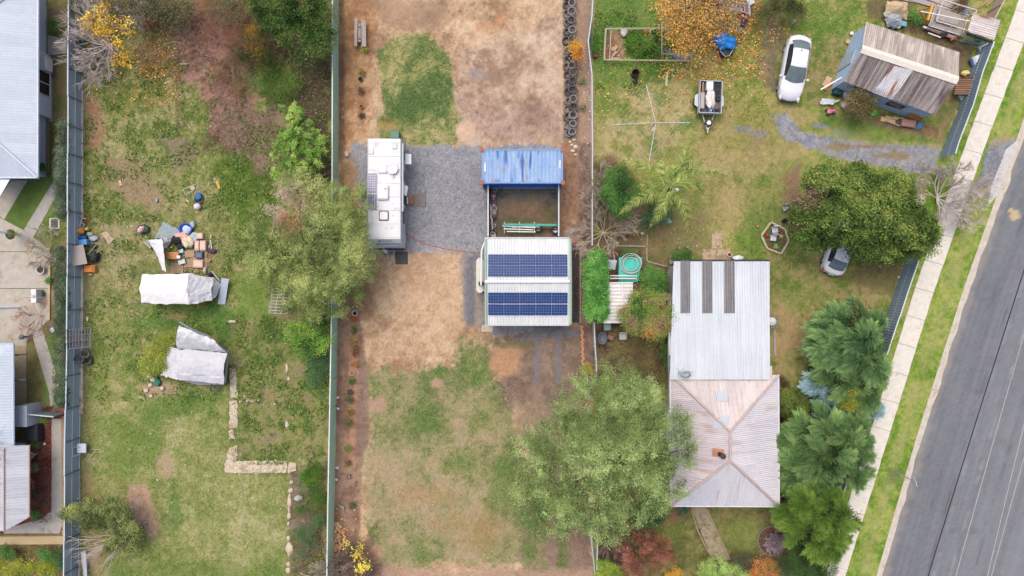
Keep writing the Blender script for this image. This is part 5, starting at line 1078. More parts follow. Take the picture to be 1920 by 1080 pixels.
for lab, x, y, z, tl in (('big black tyre leaning on the grey fence, left one of three', 148, 673, .75, (-.2, .5, 0)), ('black tyre on top of the leaning group by the grey fence', 160, 663, .7, (.1, .2, 0)), ('black tyre lowest of the leaning group by the grey fence', 163, 676, .3, (-.3, .4, 0)), ('dark tyre holding blue cloth beside the tipped chair', 373, 374, .15, (.1, .1, 0))):
    o = dup(proto, loc=P(x, y, z), label=lab); o.rotation_euler = tl; o.data = mB; o.scale = (1.05,) * 3; del o['group']
st = mat(C(214, 196, 172), .9, var=.2, scale=6)
for i, (x, y, r_) in enumerate(((1076, 262, .16), (1072, 272, .14), (1079, 276, .2), (1074, 283, .18), (1079, 290, .14), (1069, 266, .13))): stone('rock', x, y, r_ * S, r_ * S * .8, st, f'pale rock below the tyre row, {ORD[i]} of six counted down', 'rocks at the tyre row end', 40 + i)
# boat trailer and junk inside the annex
t = thing('boat_trailer', 'flat trailer with teal board, white pipes and two wheels inside the screened yard', 'trailer', P(995, 428))
mb = MB(t); p0, p1 = P(942, 420, .7), P(1047, 423, .7); mb.ob(((p0[0] + p1[0]) / 2, (p0[1] + p1[1]) / 2, .7), (4.0, .16, .08), -.01); mb.build('teal_board', mat(C(70, 168, 150), .6), t)
mb = MB(t)
for i, (a, b, c, d_) in enumerate(((942, 424, 1004, 427), (944, 429, 1000, 431), (950, 434, 1004, 435), (960, 426, 1012, 424))): mb.tube([P(a, b, .6), P(c, d_, .62)], .05, 6)
for x in (946, 974, 1002): mb.tube([P(x, 416, .5), P(x, 437, .5)], .03, 4)
mb.build('white_pipe', mat(C(226, 228, 226), .5), t)
for x, y in ((1009, 428), (1041, 432)): wheel(t, Vector(P(x, y, .3)) - Vector(t.location), .3, .2, 'y' if x < 0 else 'z', GALV)
mb = MB(t); mb.tube([P(942, 427, .45), P(1046, 430, .45)], .05, 4); mb.build('chassis', DK, t)
cols = [(200, 190, 180), (90, 130, 120), (150, 110, 90), (60, 60, 66), (40, 110, 180), (210, 60, 60), (170, 190, 200), (190, 150, 130), (150, 60, 80), (210, 200, 180), (120, 120, 126)]
kinds = ['grey paint tin', 'green bucket', 'brown clay pot', 'black tub', 'blue plastic drum', 'red fuel can', 'pale blue esky', 'pink clay pot', 'maroon pot', 'cream bucket', 'grey coil holder', 'white pipe bundle', 'small white tub']
ys_ = [357, 363, 369, 375, 380, 385, 392, 400, 406, 424, 434, 440]
for i, y in enumerate(ys_):
    c = cols[i % len(cols)]; t = thing('bucket', kinds[i] + ' among the clutter along the west yard screen', 'bucket', P(926 + rnd.uniform(-2, 3), y)); r_ = rnd.uniform(.15, .21)
    mb = MB(); mb.lathe([(r_ * .8, 0), (r_, .45), (r_ * .8, .46), (r_ * .75, .3), (0, .3)], n=14); mb.build('bucket_body', mat(C(*c), .6), t); mb = MB(); mb.lathe([(r_ * .7, .31), (r_ * .4, .42), (0, .4)], n=8); mb.build('contents', mat(C(*cols[(i + 4) % 11]), .7), t)
for i, (x, y) in enumerate(((920, 397), (922, 416))):
    mb = MB(); mb.tube([P(x, y - 14, .2), P(x + 1, y + 14, .3)], .05); solo(mb, 'pipe', WHITE, ('upper', 'lower')[i] + ' white pipe propped along the west yard screen', 'pipe')
mb = MB(); mb.ob((0, 0, .3), (.35, .3, .6), .1); solo(mb, 'carton', mat(C(176, 164, 150), .8), 'carton at the south end of the west yard screen', 'box', 926, 444)
# box trailer
t = thing('box_trailer', 'small box trailer loaded with tubs, boards and a dust sheet', 'trailer', P(1325, 195), R(-2)); L_ = 2.35; W_ = 1.62
MT = mat(C(196, 204, 214), .5, .2, var=.1)
mb = MB(); mb.ob((0, .25, .55), (W_, L_, .05)); mb.build('floor', mat(C(104, 106, 112), .7), t)
mb = MB()
for s in (-1, 1): mb.ob((s * W_ / 2, .25, .78), (.05, L_, .45)); mb.ob((0, .25 + s * L_ / 2, .78), (W_, .05, .45))
mb.build('side_panel', MT, t); mb = MB()
for s in (-1, 1): mb.tube([(s * W_ / 2, .25 - L_ / 2, 1.02), (s * W_ / 2, .25 + L_ / 2, 1.02)], .035); mb.tube([(-W_ / 2, .25 + s * L_ / 2, 1.02), (W_ / 2, .25 + s * L_ / 2, 1.02)], .035)
mb.build('top_rail', GALV, t)
for s in (-1, 1):
    wheel(t, (s * (W_ / 2 + .14), .05, .3), .3, .18, 'x'); mb = MB(); mb.prism([(s * (W_ / 2 + .02), -.42), (s * (W_ / 2 + .26), -.28), (s * (W_ / 2 + .26), .42), (s * (W_ / 2 + .02), .58)][::s], .6, .66); mb.build('mudguard', mat(C(206, 216, 226), .4), t)
mb = MB()
for s in (-1, 1): mb.tube([(s * .42, -.95, .5), (0, -2.15, .5)], .04)
mb.tube([(0, -1.9, .5), (0, -2.3, .55)], .05); mb.build('drawbar', GALV, t)
wheel(t, (.02, -1.55, .62), .28, .18, 'z', WHITE); mb = MB(); mb.tube([(-.2, -1.85, .1), (-.2, -1.85, .9)], .03); mb.build('jockey_wheel', STEEL, t)
tr = t; zt = .6
def intr(name, label, cat, x, y, w_, d_, h_, m, rz=0):
    v = Matrix.Rotation(R(-2), 3, 'Z') @ Vector((x, y, 0)); o = Vector(tr.location) + v; t = thing(name, label, cat, (o.x, o.y, .58), R(-2) + rz); mb = MB(); mb.rb((0, 0, h_ / 2), (w_, d_, h_), .03); mb.build('body', m, t); return t
for i in range(4):
    t = intr('crate', ('topmost', 'second', 'third', 'lowest')[i] + ' dark plastic tub on the right side of the box trailer', 'crate', .5, 1.1 - i * .42 if i < 3 else -.72, .5, .38, .3, mat(C(76, 80, 90), .5)); mb = MB(); mb.rb((0, 0, .305), (.42, .3, .012), .02); mb.build('inside_shade', mat(C(40, 42, 48), .8), t)  # dark slab on the solid tub paints the shade of its inside
intr('esky', 'white lidded chest at the rear of the box trailer', 'box', -.1, 1.05, .5, .65, .5, WHITE); intr('board', 'brown board at the left edge of the box trailer', 'board', -.6, .95, .12, .7, .5, mat(C(170, 130, 100), .8)); intr('metal_case', 'grey metal case along the left side of the box trailer', 'case', -.58, .0, .3, 1.2, .4, mat(C(176, 172, 170), .5))
intr('cloth_bundle', 'navy bundle behind the dust sheet in the box trailer', 'bundle', -.25, .45, .35, .35, .3, mat(C(66, 58, 84), .8)); 
p = Vector(tr.location); mb = MB(); mb.blob((p.x + .0, p.y + .05, .95), (.36, .72, .2), 3, .7, 18, fr=2.5); solo(mb, 'dust_sheet', mat(C(232, 226, 218), .9, var=.12), 'crumpled cream dust sheet heaped in the box trailer', 'cloth', smooth=True)
for nm, lab, x, y, c, s_ in (('bucket', 'blue bucket at the front of the box trailer', .05, -.72, (50, 130, 190), .24), ('hose_reel', 'orange reel beside the blue bucket in the trailer', .42, -.5, (220, 110, 70), .12)):
    t = thing(nm, lab, 'bucket' if s_ > .2 else 'reel', (p.x + x, p.y + y, .6)); mb = MB(); mb.lathe([(s_ * .8, 0), (s_, .35), (s_ * .85, .35), (s_ * .7, .1), (0, .1)], n=16); mb.build('body', mat(C(*c), .5), t); mb = MB(); mb.lathe([(s_ * .5, .2), (s_ * .2, .38), (0, .4)], n=10); mb.build('contents', mat(C(225, 225, 225), .6), t)
# rotary clothes line
t = thing('clothes_hoist', 'rotary clothes hoist with four wired arms over dry lawn', 'clothes hoist', P(1220, 242)); cx, cy, _ = P(1219, 242, 0); zc = 2.0
mb = MB(t); mb.tube([(cx, cy, 0), (cx, cy, zc + .1)], .04, 8); mb.build('post', GALV, t); ends = [P(1212, 160, zc + .1), P(1294, 230, zc + .1), P(1217, 303, zc + .1), P(1146, 234, zc + .1)]; hub = Vector(P(1219, 232, zc))
hub = Vector((cx, cy, zc)); 
for e in ends: mb = MB(t); mb.tube([hub, Vector(e)], .03, 5); mb.build('arm', mat(C(206, 208, 206), .5, .1), t)
for k in (.45, .58, .72, .86, .98):
    mb = MB(t); q = [hub.lerp(Vector(e), k) + Vector((0, 0, .03)) for e in ends]
    mb.tube(q, .009, 4, closed=True); mb.build('line_wire', mat(C(214, 216, 206), .5), t)
# garden enclosure
t = thing('garden_enclosure', 'white-painted timber frame around a weedy vegetable patch', 'enclosure', P(1188, 83)); FW = mat(C(204, 186, 168), .85, var=.2)
for a, b, w_ in (((1136, 54), (1240, 53), .12), ((1136, 54), (1133, 113), .12), ((1133, 112), (1295, 114), .1), ((1146, 57), (1143, 112), .07), ((1146, 110), (1162, 110), .14)):
    mb = MB(t); mb.tube([P(*a, .55), P(*b, .5)], w_ / 2, 4); mb.build('rail', FW, t)
for q in ((1136, 54), (1133, 113), (1238, 54), (1240, 112)): mb = MB(t); x, y, _ = P(*q); mb.tube([(x, y, 0), (x, y, .55)], .04, 4); mb.build('post', FW, t)
t = thing('netting_enclosure', 'white pipe frame with sagging grey netting at the enclosure end', 'frame', P(1270, 80)); mb = MB(t)
q = [P(1241, 42, .9), P(1241, 101, .9), P(1300, 102, .9), P(1300, 75, .9)]; mb.tube(q, .03, 6)
for x, y in ((1241, 42), (1241, 101), (1299, 102)): p = P(x, y, .9); mb.tube([(p[0], p[1], 0), p], .03, 5)
mb.tube([P(1300, 102, .9), P(1294, 114, .3)], .03); mb.build('pipe', FR, t)
mb = MB(t); mb.cloth([P(1236, 88, .15), P(1272, 113, .2), P(1296, 112, .2), P(1262, 95, .5)], 10, 6, .06, 3); mb.build('netting', mat(C(140, 146, 154), .8, var=.3, scale=14, alpha=.75), t)
mb = MB(); mb.lathe([(.16, 0), (.16, .03), (.1, .04), (.03, .5), (0, .5)], n=14); solo(mb, 'traffic_cone', mat(C(232, 124, 54), .6), 'orange cone inside the vegetable enclosure', 'cone', 1212, 60, 0, 0, smooth=True)
mb = MB(); mb.blob((0, 0, .15), (.28, .3, .16), 5, .5, 14); solo(mb, 'sack', mat(C(226, 220, 214), .8, var=.12), 'crumpled white sack inside the vegetable enclosure', 'sack', 1169, 62, smooth=True)
mb = MB(); mb.tube([(-.15, .2, .05), (-.15, -.2, .05)], .04, 4); mb.tube([(-.15, .2, .05), (.2, .2, .05)], .04, 4); solo(mb, 'bracket', WHITE, 'white angle bracket beside the orange cone', 'bracket', 1223, 61)
def planks(label, items, m, name='plank_pile', cat='planks', z=.05):
    t = thing(name, label, cat, P(items[0][0], items[0][1]))
    for i, (x, y, l_, w_, a) in enumerate(items): mb = MB(t); p = P(x, y, z + .05 * i); mb.ob(p, (l_, w_, .04), R(a)); mb.build('plank', m if not isinstance(m, list) else m[i % len(m)], t)
    return t
planks('small pile of broken boards inside the enclosure corner', [(1152, 90, .5, .3, 30), (1158, 96, .9, .08, 50), (1150, 103, .7, .12, 60), (1160, 88, .9, .05, 40)], [mat(C(196, 160, 120), .9), WOODG])
t = thing('fire_drum', 'rusty open fire drum on the lawn', 'drum', P(1189.5, 141)); mb = MB(t); p = P(1189.5, 141); mb.lathe([(.26, 0), (.28, .3), (.3, .6), (.27, .6), (.24, .1), (0, .1)], p, 18); mb.build('drum_body', mat(C(92, 54, 48), .9, var=.3), t); mb = MB(t); mb.lathe([(.24, .12), (0, .2)], p, 10); mb.build('ash', mat(C(30, 28, 30), .9), t)
mb = MB(); 
for i in range(14): a = rnd.random() * 6; mb.blob((.22 * math.cos(a) * rnd.random(), .3 * math.sin(a) * rnd.random(), .03), (.1, .06, .04), i, .6, 6)
solo(mb, 'charcoal_heap', mat(C(64, 56, 56), .95), 'black heap of charcoal south of the fire drum', 'charcoal', 1192, 154)
mb = MB(); mb.ob((0, 0, .04), (.16, .95, .06), -.08); solo(mb, 'plank', mat(C(196, 190, 160), .9, var=.15), 'pale plank on the lawn north of the clothes hoist', 'plank', 1249.5, 150)
mb = MB(); mb.lathe([(.12, 0), (.12, .03), (0, .05)], n=12, sx=1.3, sy=.8); solo(mb, 'lid', STEEL, 'small grey metal lid at the north end of the pale plank', 'lid', 1261, 131, 0, .6)
mb = MB(); mb.lathe([(.18, 0), (.18, .02), (0, .03)], n=14); solo(mb, 'lid', mat(C(196, 186, 160), .8), 'pale round cover beside the clothes hoist post', 'cover', 1223, 243)
pot('dark tub of dry leaves at the bent wire fence', 1115.5, 104, .24, .4, BLKP, soil=C(130, 80, 56))
# tarp pile and frames at the top
mb = MB(); mb.blob((0, 0, .45), (.85, .55, .45), 11, .6, 24, fr=2.4); solo(mb, 'tarp', mat(C(34, 138, 222), .5, var=.2, scale=3), 'bright blue crumpled tarp at the foot of the autumn tree', 'tarp', 1356, 83, 0, -.3, smooth=True)
t = thing('wheelbarrow', 'pipe-handled barrow with leaning boards under the blue tarp', 'wheelbarrow', P(1362, 100)); mb = MB(t); mb.ob(P(1362, 98, .3), (.9, .5, .3), .2); mb.build('tray', DK, t)
mb = MB(t); mb.tube([P(1350, 95, .6), P(1360, 106, .55), P(1368, 104, .6), P(1378, 86, .6)], .03); mb.build('handle', FR, t)
planks('brown boards lying either side of the blue tarp', [(1345, 100, 1.3, .18, -65), (1374, 90, .8, .1, 55), (1335, 70, .5, .3, 40)], [mat(C(170, 110, 76), .9), mat(C(210, 190, 170), .9)])
t = thing('metal_bed', 'pale metal bed frame standing among orange leaves at the top edge', 'frame', P(1385, 12)); mb = MB(t)
for i in range(7): mb.tube([P(1361 + i * 7, 2 + i * 1.2, .5), P(1361 + i * 7, 12 + i * 2, .5)], .03, 4)
mb.tube([P(1359, 2, .55), P(1405, 8, .55)], .04); mb.tube([P(1359, 12, .55), P(1405, 26, .55)], .04); mb.tube([P(1405, 0, .55), P(1406, 30, .55)], .05); mb.build('frame', mat(C(190, 196, 206), .5), t)
mb = MB(t); mb.ob(P(1378, 18, .4), (1.1, .4, .1), -.2); mb.ob(P(1363, 5, .4), (.5, .4, .1)); mb.build('slat_board', mat(C(130, 160, 196), .6), t)
mb = MB(); mb.ob((0, 0, .3), (.5, .55, .08), .5); mb.build('x', WHITE); solo(mb, 'metal_cabinet', GALV, 'grey metal cabinet lid above the pink toy', 'cabinet', 1404, 5)
bpy.data.objects.remove(bpy.data.objects['x'])
mb = MB(); mb.blob((0, .3, .25), (.16, .3, .2), 5, .5, 10); mb.blob((.05, -.2, .2), (.14, .25, .16), 7, .5, 10); solo(mb, 'toy', mat(C(206, 96, 130), .6), 'pink plastic toy lying by the leaf-covered bed frame', 'toy', 1396, 29, smooth=True)
mb = MB(); mb.blob((0, 0, .15), (.18, .3, .15), 9, .5, 10); solo(mb, 'toy', mat(C(70, 56, 96), .6), 'dark purple toy just below the pink one', 'toy', 1392, 43, smooth=True)
mb = MB(); mb.lathe([(.1, 0), (.13, .3), (.11, .3), (.08, .05), (0, .05)], n=12); solo(mb, 'bucket', GALV, 'small galvanised pail east of the blue tarp', 'bucket', 1387, 61)
# around the old shed
mb = MB(); mb.cloth([P(1658, 30, .4), P(1700, 38, .4), P(1702, 4, .6), P(1663, 2, .6)], 16, 12, .14, 1.8, 3, zf=lambda u, v: .6 * math.sin(pi * u) * math.sin(pi * v), edge=.12); solo(mb, 'tarp', mat(C(206, 180, 144), .7, var=.1), 'tan tarp draped over a heap north of the old shed', 'tarp', solid=.01)
mb = MB(); mb.cloth([P(1664, 50, .2), P(1688, 52, .4), P(1696, 26, .5), P(1658, 22, .6)], 14, 12, .2, 2.2, 6, zf=lambda u, v: .35 * math.sin(pi * u) * math.sin(pi * v), edge=.14); solo(mb, 'tarp', mat(C(172, 176, 184), .5, var=.15), 'crumpled silver tarp below the tan tarp', 'tarp', solid=.01)
boxthing('tool_box', 'teal and black machine beside the silver tarp', 'machine', 1683, 48, .8, .35, .45, mat(C(50, 76, 84), .5), -.2, lid=mat(C(110, 170, 180), .5)); boxthing('machine', 'black motor part below the teal machine', 'machine', 1674, 52, .7, .3, .3, BLKP, -.2)
t = thing('cage_trailer', 'white caged trailer with a mattress lying in it', 'trailer', P(1770, 50)); ang = R(-17); ct = Vector(P(1767, 45)); M_ = Matrix.Rotation(ang, 3, 'Z')
def cp(x, y, z): v = M_ @ Vector((x, y, 0)); return (ct.x + v.x, ct.y + v.y, z)
mb = MB(t); mb.ob(tuple(ct + Vector((0, 0, .6))), (2.5, 1.5, .12), ang); mb.build('bed', mat(C(176, 160, 150), .7, var=.2), t)
for z in (.7, 1.6): mb = MB(t); mb.tube([cp(-1.25, -.8, z), cp(1.3, -.8, z), cp(1.3, .8, z), cp(-1.25, .8, z)], .04, 5, closed=True); mb.build('rail', WHITE, t)
for x in (-1.25, 0, 1.3):
    for y in (-.8, .8): mb = MB(t); mb.tube([cp(x, y, .6), cp(x, y, 1.6)], .035, 4); mb.build('cage_post', WHITE, t)
mb = MB(t); mb.rb(cp(-.15, .1, .85), (1.75, .95, .25), .1, ang); mb.build('mattress', mat(C(172, 160, 148), .9, var=.15, scale=4), t)
mb = MB(t); mb.ob(cp(-1.5, .1, .75), (.16, 1.2, .2), ang); mb.build('front_bar', mat(C(226, 170, 60), .6), t); mb = MB(t); mb.tube([cp(-2.1, .2, .5), cp(-1.25, .75, .5)], .06); mb.tube([cp(-2.1, .2, .5), cp(-1.25, -.6, .5)], .06); mb.build('drawbar', mat(C(176, 92, 56), .7, var=.2), t)
for s in (1, -1): wheel(t, Vector(cp(.1, s * .95, .32)) - Vector(t.location), .32, .2, 'y')
mb = MB(t); mb.tube([P(1726, 21, 1.65), P(1818, 40, 1.65)], .05); mb.build('pole', WHITE, t)
planks('white and rusty boards stacked along the south side of the caged trailer', [(1762, 60, 2.6, .16, -18), (1766, 64, 2.4, .12, -20), (1758, 58, 1.6, .1, -15), (1752, 66, 1.0, .1, -20), (1795, 66, 1.2, .1, 38)], [mat(C(214, 212, 214), .7), mat(C(180, 120, 96), .8), WOODG], z=.4)
t = thing('lean_to', 'little lean-to with rusty white ribbed roof against the slate fence', 'shelter', P(1838, 55)); zz = 1.9
mb = MB(t); q = [P(1825, 23, zz), P(1876, 38, zz), P(1864, 75, zz), P(1814, 58, zz)]; rb2 = Vector(q[1]) - Vector(q[0]); corr(mb, q, rb2, .16, .03, sheets((206, 196, 190), (240, 234, 230), seed=51, streak=.9, stain=(170, 120, 104), sth=.55)); mb.build('roof', RMW, t)
mb = MB(t); q2 = [P(1812, 60, 1.7), P(1864, 78, 1.7), P(1862, 84, 1.1), P(1811, 66, 1.1)]; corr(mb, q2, Vector(q2[3]) - Vector(q2[0]), .18, .03, lambda u, v, i: C(96, 120, 160)); mb.build('skirt_sheet', RM, t)
mb = MB(t)
for a in ((1816, 58), (1860, 74), (1826, 26)): x, y, _ = P(*a, zz); mb.tube([(x, y, 0), (x, y, zz)], .04)
mb.build('post', WOOD, t)
planks('stack of boards under the lean-to edge', [(1810, 78, 1.1, .2, -15), (1824, 80, 1.2, .12, -15), (1836, 74, .6, .2, -15)], [mat(C(150, 140, 130), .9), mat(C(60, 130, 170), .6)])
planks('grey tank panels lying beside the lean-to at the top', [(1800, 25, .9, .5, 45), (1812, 20, .5, .4, 40)], [mat(C(130, 150, 170), .6)])
planks('concrete blocks and slabs along the top edge above the old shed', [(1700, -2, 3, .3, -12), (1745, 8, 3.4, .35, -17), (1765, -2, 2, .8, -20), (1790, 5, 1.2, .15, -15)], [mat(C(186, 172, 160), .9, var=.15), mat(C(170, 160, 160), .9)])
planks('long timber rail lying in the top right garden corner', [(1842, 9, 1.6, .12, 30), (1862, 0, 1.4, .1, 40)], WOOD)
mb = MB(); mb.ob((0, 0, .5), (1.1, .4, .08), R(20)); solo(mb, 'metal_shelf', mat(C(200, 206, 212), .5, .1), 'grey shelf unit lying near the slate fence', 'shelf', 1840, 92)
t = thing('barrel', 'blue and white barrel lying near the slate fence', 'barrel', P(1826, 118), R(20)); mb = MB(); mb.tube([(0, -.45, .35), (0, .4, .35)], .33, 16); mb.build('barrel_body', mat(C(226, 230, 236), .5), t); mb = MB(); mb.tube([(-.35, -.3, .3), (-.35, .35, .3)], .12, 10); mb.tube([(0, -.5, .35), (0, -.45, .35)], .35, 16); mb.build('blue_trim', mat(C(60, 90, 150), .5), t)
mb = MB(); mb.blob((0, 0, .2), (.35, .22, .2), 6, .5, 12); solo(mb, 'sack', mat(C(226, 206, 130), .7, var=.25, scale=6), 'yellow and white sack between barrel and rusty grate', 'sack', 1806, 139, smooth=True)
t = thing('rusty_grate', 'rusty brown corrugated hatch leaning on the slate fence', 'hatch', P(1806, 160)); mb = MB(t); zq = .9; q = [P(1796, 145, zq), P(1827, 146, zq), P(1820, 177, zq), P(1789, 177, zq)]; corr(mb, q, (1, 0, 0), .15, .04, sheets((128, 96, 78), (184, 150, 124), seed=55, streak=.8)); mb.build('sheet', RMW, t); mb = MB(t); mb.prism([P(1798, 150)[:2], P(1818, 150)[:2], P(1812, 174)[:2], P(1794, 174)[:2]], 0, .8); mb.build('box', mat(C(110, 86, 70), .9), t)
mb = MB(); mb.blob((0, 0, .2), (.35, .3, .2), 8, .5, 12); solo(mb, 'tub', mat(C(184, 196, 204), .6, var=.2), 'pale blue tub below the rusty hatch', 'tub', 1802, 183, smooth=True)
mb = MB(); mb.tube([(.15 * math.cos(a), .15 * math.sin(a), .1) for a in np.linspace(0, 6.28, 14)[:-1]], .03, 6, closed=True); solo(mb, 'ring', mat(C(150, 130, 110), .7), 'small brown ring on the ground near the slate fence', 'ring', 1796, 199)
planks('timber offcuts along the foot of the slate fence', [(1792, 219, .9, .16, 78), (1786, 250, .8, .14, 75)], mat(C(196, 170, 140), .9))
planks('white leaning board at the west corner of the old shed', [(1561, 155, 2.0, .1, 30)], WHITE, z=1.2, name='leaning_board'); planks('brown board stack at the west foot of the old shed', [(1551, 153, .8, .45, 62), (1554, 160, .9, .16, 45), (1590, 78, .3, .3, 60)], [mat(C(206, 174, 140), .9), mat(C(190, 110, 80), .9)])
boxthing('crate', 'dark teal crate at the south-west corner of the old shed', 'crate', 1567, 172, .6, .7, .6, mat(C(40, 84, 90), .6), -.2)
mb = MB(); mb.cloth([P(1537, 195, .3), P(1560, 196, .3), P(1575, 188, .35), P(1541, 184, .3)], 8, 6, .05, 3, edge=.08); solo(mb, 'metal_sheet', mat(C(206, 212, 218), .5), 'crooked pale metal sheet south-west of the old shed', 'sheet', solid=.02)
mb = MB(); mb.blob((0, 0, .3), (.4, .42, .32), 6, .5, 14); solo(mb, 'rubbish_bag', mat(C(196, 194, 198), .5, var=.25, scale=5), 'silver rubbish bag beside the leafy bush', 'bag', 1586, 178, smooth=True)
mb = MB(); mb.blob((0, 0, .3), (.32, .3, .3), 16, .4, 14); solo(mb, 'rubbish_bag', mat(C(216, 200, 192), .5, var=.2, scale=5), 'pinkish-white bag on the grass below the silver bag', 'bag', 1580.5, 199, smooth=True)
t = thing('toy_car', 'little pink ride-on toy with black wheels on the grass', 'toy', P(1556, 210), .2); mb = MB(); mb.rb((0, 0, .22), (.6, .3, .14), .08); mb.rb((.1, 0, .32), (.2, .2, .14), .05); mb.build('body', mat(C(220, 120, 150), .5), t)
for x in (-.25, .22):
    for s in (-1, 1): wheel(t, (x, s * .18, .11), .12, .08)
mb = MB(); mb.blob((0, 0, .12), (.36, .22, .14), 12, .5, 14); solo(mb, 'toy', mat(C(40, 216, 60), .45), 'bright green plastic toy under the leafy bush', 'toy', 1636, 213, 0, .2, smooth=True)
planks('old timber pallets and frames heaped south of the old shed', [(1665, 225, 1.1, .35, -10), (1676, 232, 1.3, .1, -20), (1672, 221, 1.0, .12, -12), (1690, 222, 1.2, .1, -14)], [mat(C(206, 180, 130), .9, var=.2), WOODG])
mb = MB(); mb.rb((0, 0, .25), (1.05, .55, .3), .06); solo(mb, 'cabinet', mat(C(176, 136, 124), .8, var=.15), 'pinkish-brown cabinet lying south of the old shed', 'cabinet', 1699, 233, 0, -.15); 
mb = MB(); mb.cloth([P(1700, 221, .4), P(1726, 228, .3), P(1732, 221, .9), P(1708, 212, 1.0)], 6, 4, .02); solo(mb, 'rusty_sheet', mat(C(186, 124, 62), .8, var=.15), 'orange-brown sheet leaning on the south wall of the old shed', 'sheet', solid=.02)
boxthing('tool_box', 'white and blue box at the end of the heap south of the shed', 'box', 1720, 237, .35, .45, .3, mat(C(226, 226, 220), .6), -.2, lid=mat(C(60, 120, 170), .5))
mb = MB(); mb.lathe([(.12, 0), (.14, .2), (0, .22)], n=12); solo(mb, 'paint_tin', mat(C(226, 222, 208), .6), 'cream tin beside the north-west corner of the old shed', 'tin', 1595, 64)
mb = MB(); mb.lathe([(.12, 0), (.13, .5), (.06, .6), (0, .6)], n=12); solo(mb, 'bottle', mat(C(206, 206, 200), .6), 'pale jar on the grass north of the white sedan', 'jar', 1485, 44)
# hexagonal garden bed
t = thing('garden_bed', 'hexagonal timber-edged garden bed with chairs and pots', 'garden bed', P(1452, 446)); q = [P(1444, 417), P(1470, 430), P(1477, 452), P(1463, 476), P(1437, 466), P(1426, 442)]
for a, b in zip(q, q[1:] + q[:1]): a, b = Vector(a), Vector(b); mb = MB(t); c = (a + b) / 2; mb.ob((c.x, c.y, .1), ((b - a).length * .97, .13, .2), math.atan2((b - a).y, (b - a).x)); mb.build('edging_board', mat(C(196, 186, 150), .9, var=.2), t)
mb = MB(t); mb.prism([(p[0], p[1]) for p in q], -.02, .06); mb.build('soil', mat(C(96, 100, 66), .95, var=.4, scale=12), t)
def chair(label, px, py, rz, m, arms=False, group=None, s=1):
    t = thing('chair', label, 'chair', P(px, py), rz, group); mb = MB(); mb.rb((0, 0, .42), (.44 * s, .44 * s, .05), .06); mb.build('seat', m, t); mb = MB(); mb.ob((0, .23 * s, .66), (.42 * s, .05, .44), rx=-.2); mb.build('backrest', m, t)
    for x in (-.18, .18):
        for y in (-.18, .2): mb = MB(); mb.tube([(x * s, y * s, 0), (x * s * .9, y * s * .9, .42)], .02); mb.build('leg', m, t)
        if arms: mb = MB(); mb.tube([(x * 1.2 * s, -.2 * s, .42), (x * 1.2 * s, -.18 * s, .64), (x * 1.2 * s, .22 * s, .66)], .022); mb.build('armrest', m, t)
    return t
WCH = mat(C(228, 228, 238), .5); chair('upper white plastic chair in the hexagonal garden bed', 1449.5, 432, .1, WCH); chair('lower white plastic chair in the hexagonal garden bed', 1446.5, 447, -.1, WCH)
for i, (x, y, l) in enumerate(((1463, 434, 'terracotta pot at the north-east side of the hexagonal bed'), (1456, 444, 'orange pot beside the lower white chair'), (1468, 452, 'terracotta pot at the east point of the hexagonal bed'), (1445, 461, 'terracotta pot at the south-west of the hexagonal bed'))): pot(l, x, y, .15, .25, TC, soil=C(110, 70, 56))
mb = MB(); mb.blob((0, 0, .15), (.12, .15, .15), 3, .2, 10); solo(mb, 'ball', mat(C(220, 30, 40), .4), 'small red ball at the west edge of the hexagonal bed', 'ball', 1437, 442, smooth=True)
pot('black bucket on the soil beside the hexagonal bed', 1468, 415, .18, .4, BLKP, soil=C(20, 20, 24), name='bucket'); chair('broken pale chair under the dense tree edge', 1469, 391, .3, mat(C(176, 180, 184), .5))
pot('square planter pot on the stepping slabs', 1366, 478, .18, .3, mat(C(226, 214, 206), .7), soil=C(120, 70, 60))
mb = MB(); mb.blob((0, 0, .2), (.45, .2, .2), 4, .6, 14, fr=2); solo(mb, 'rubbish_bag', mat(C(230, 234, 240), .5), 'white plastic bag against the north wall of the white roof', 'bag', 1382, 484, smooth=True)
for lab, x, y, c, r_ in (('pink gnome on the stepping slabs', 1346, 460, (206, 176, 150), .12), ('small white object under the palm fronds', 1268, 357, (236, 236, 240), .2), ('white board leaning in the dark shrub south of the palm', 1252, 415, (226, 228, 232), .25), ('pale blue pot by the bare bush at the pool beds', 1204, 438, (176, 200, 204), .16), ('pink cup by the hexagonal bed', 1420, 425, (206, 130, 110), .12), ('terracotta shard under the silver hatchback tree', 1649, 500, (206, 136, 96), .16), ('white offcut near the slate fence by the street', 1684, 520, (226, 206, 180), .12)):
    mb = MB(); mb.blob((0, 0, r_ * .5), (r_, r_ * .8, r_ * .7), int(x), .3, 10); solo(mb, 'garden_ornament', mat(C(*c), .6), lab, 'ornament', x, y, smooth=True)
chair('pale wooden chair at the house corner by the stepping slabs', 1258, 489, .3, mat(C(190, 176, 160), .8)); planks('rack of small timber pieces by the house west wall', [(1256, 507, .4, .08, 0), (1256, 511, .4, .08, 5), (1257, 515, .4, .08, -5)], WOODG)
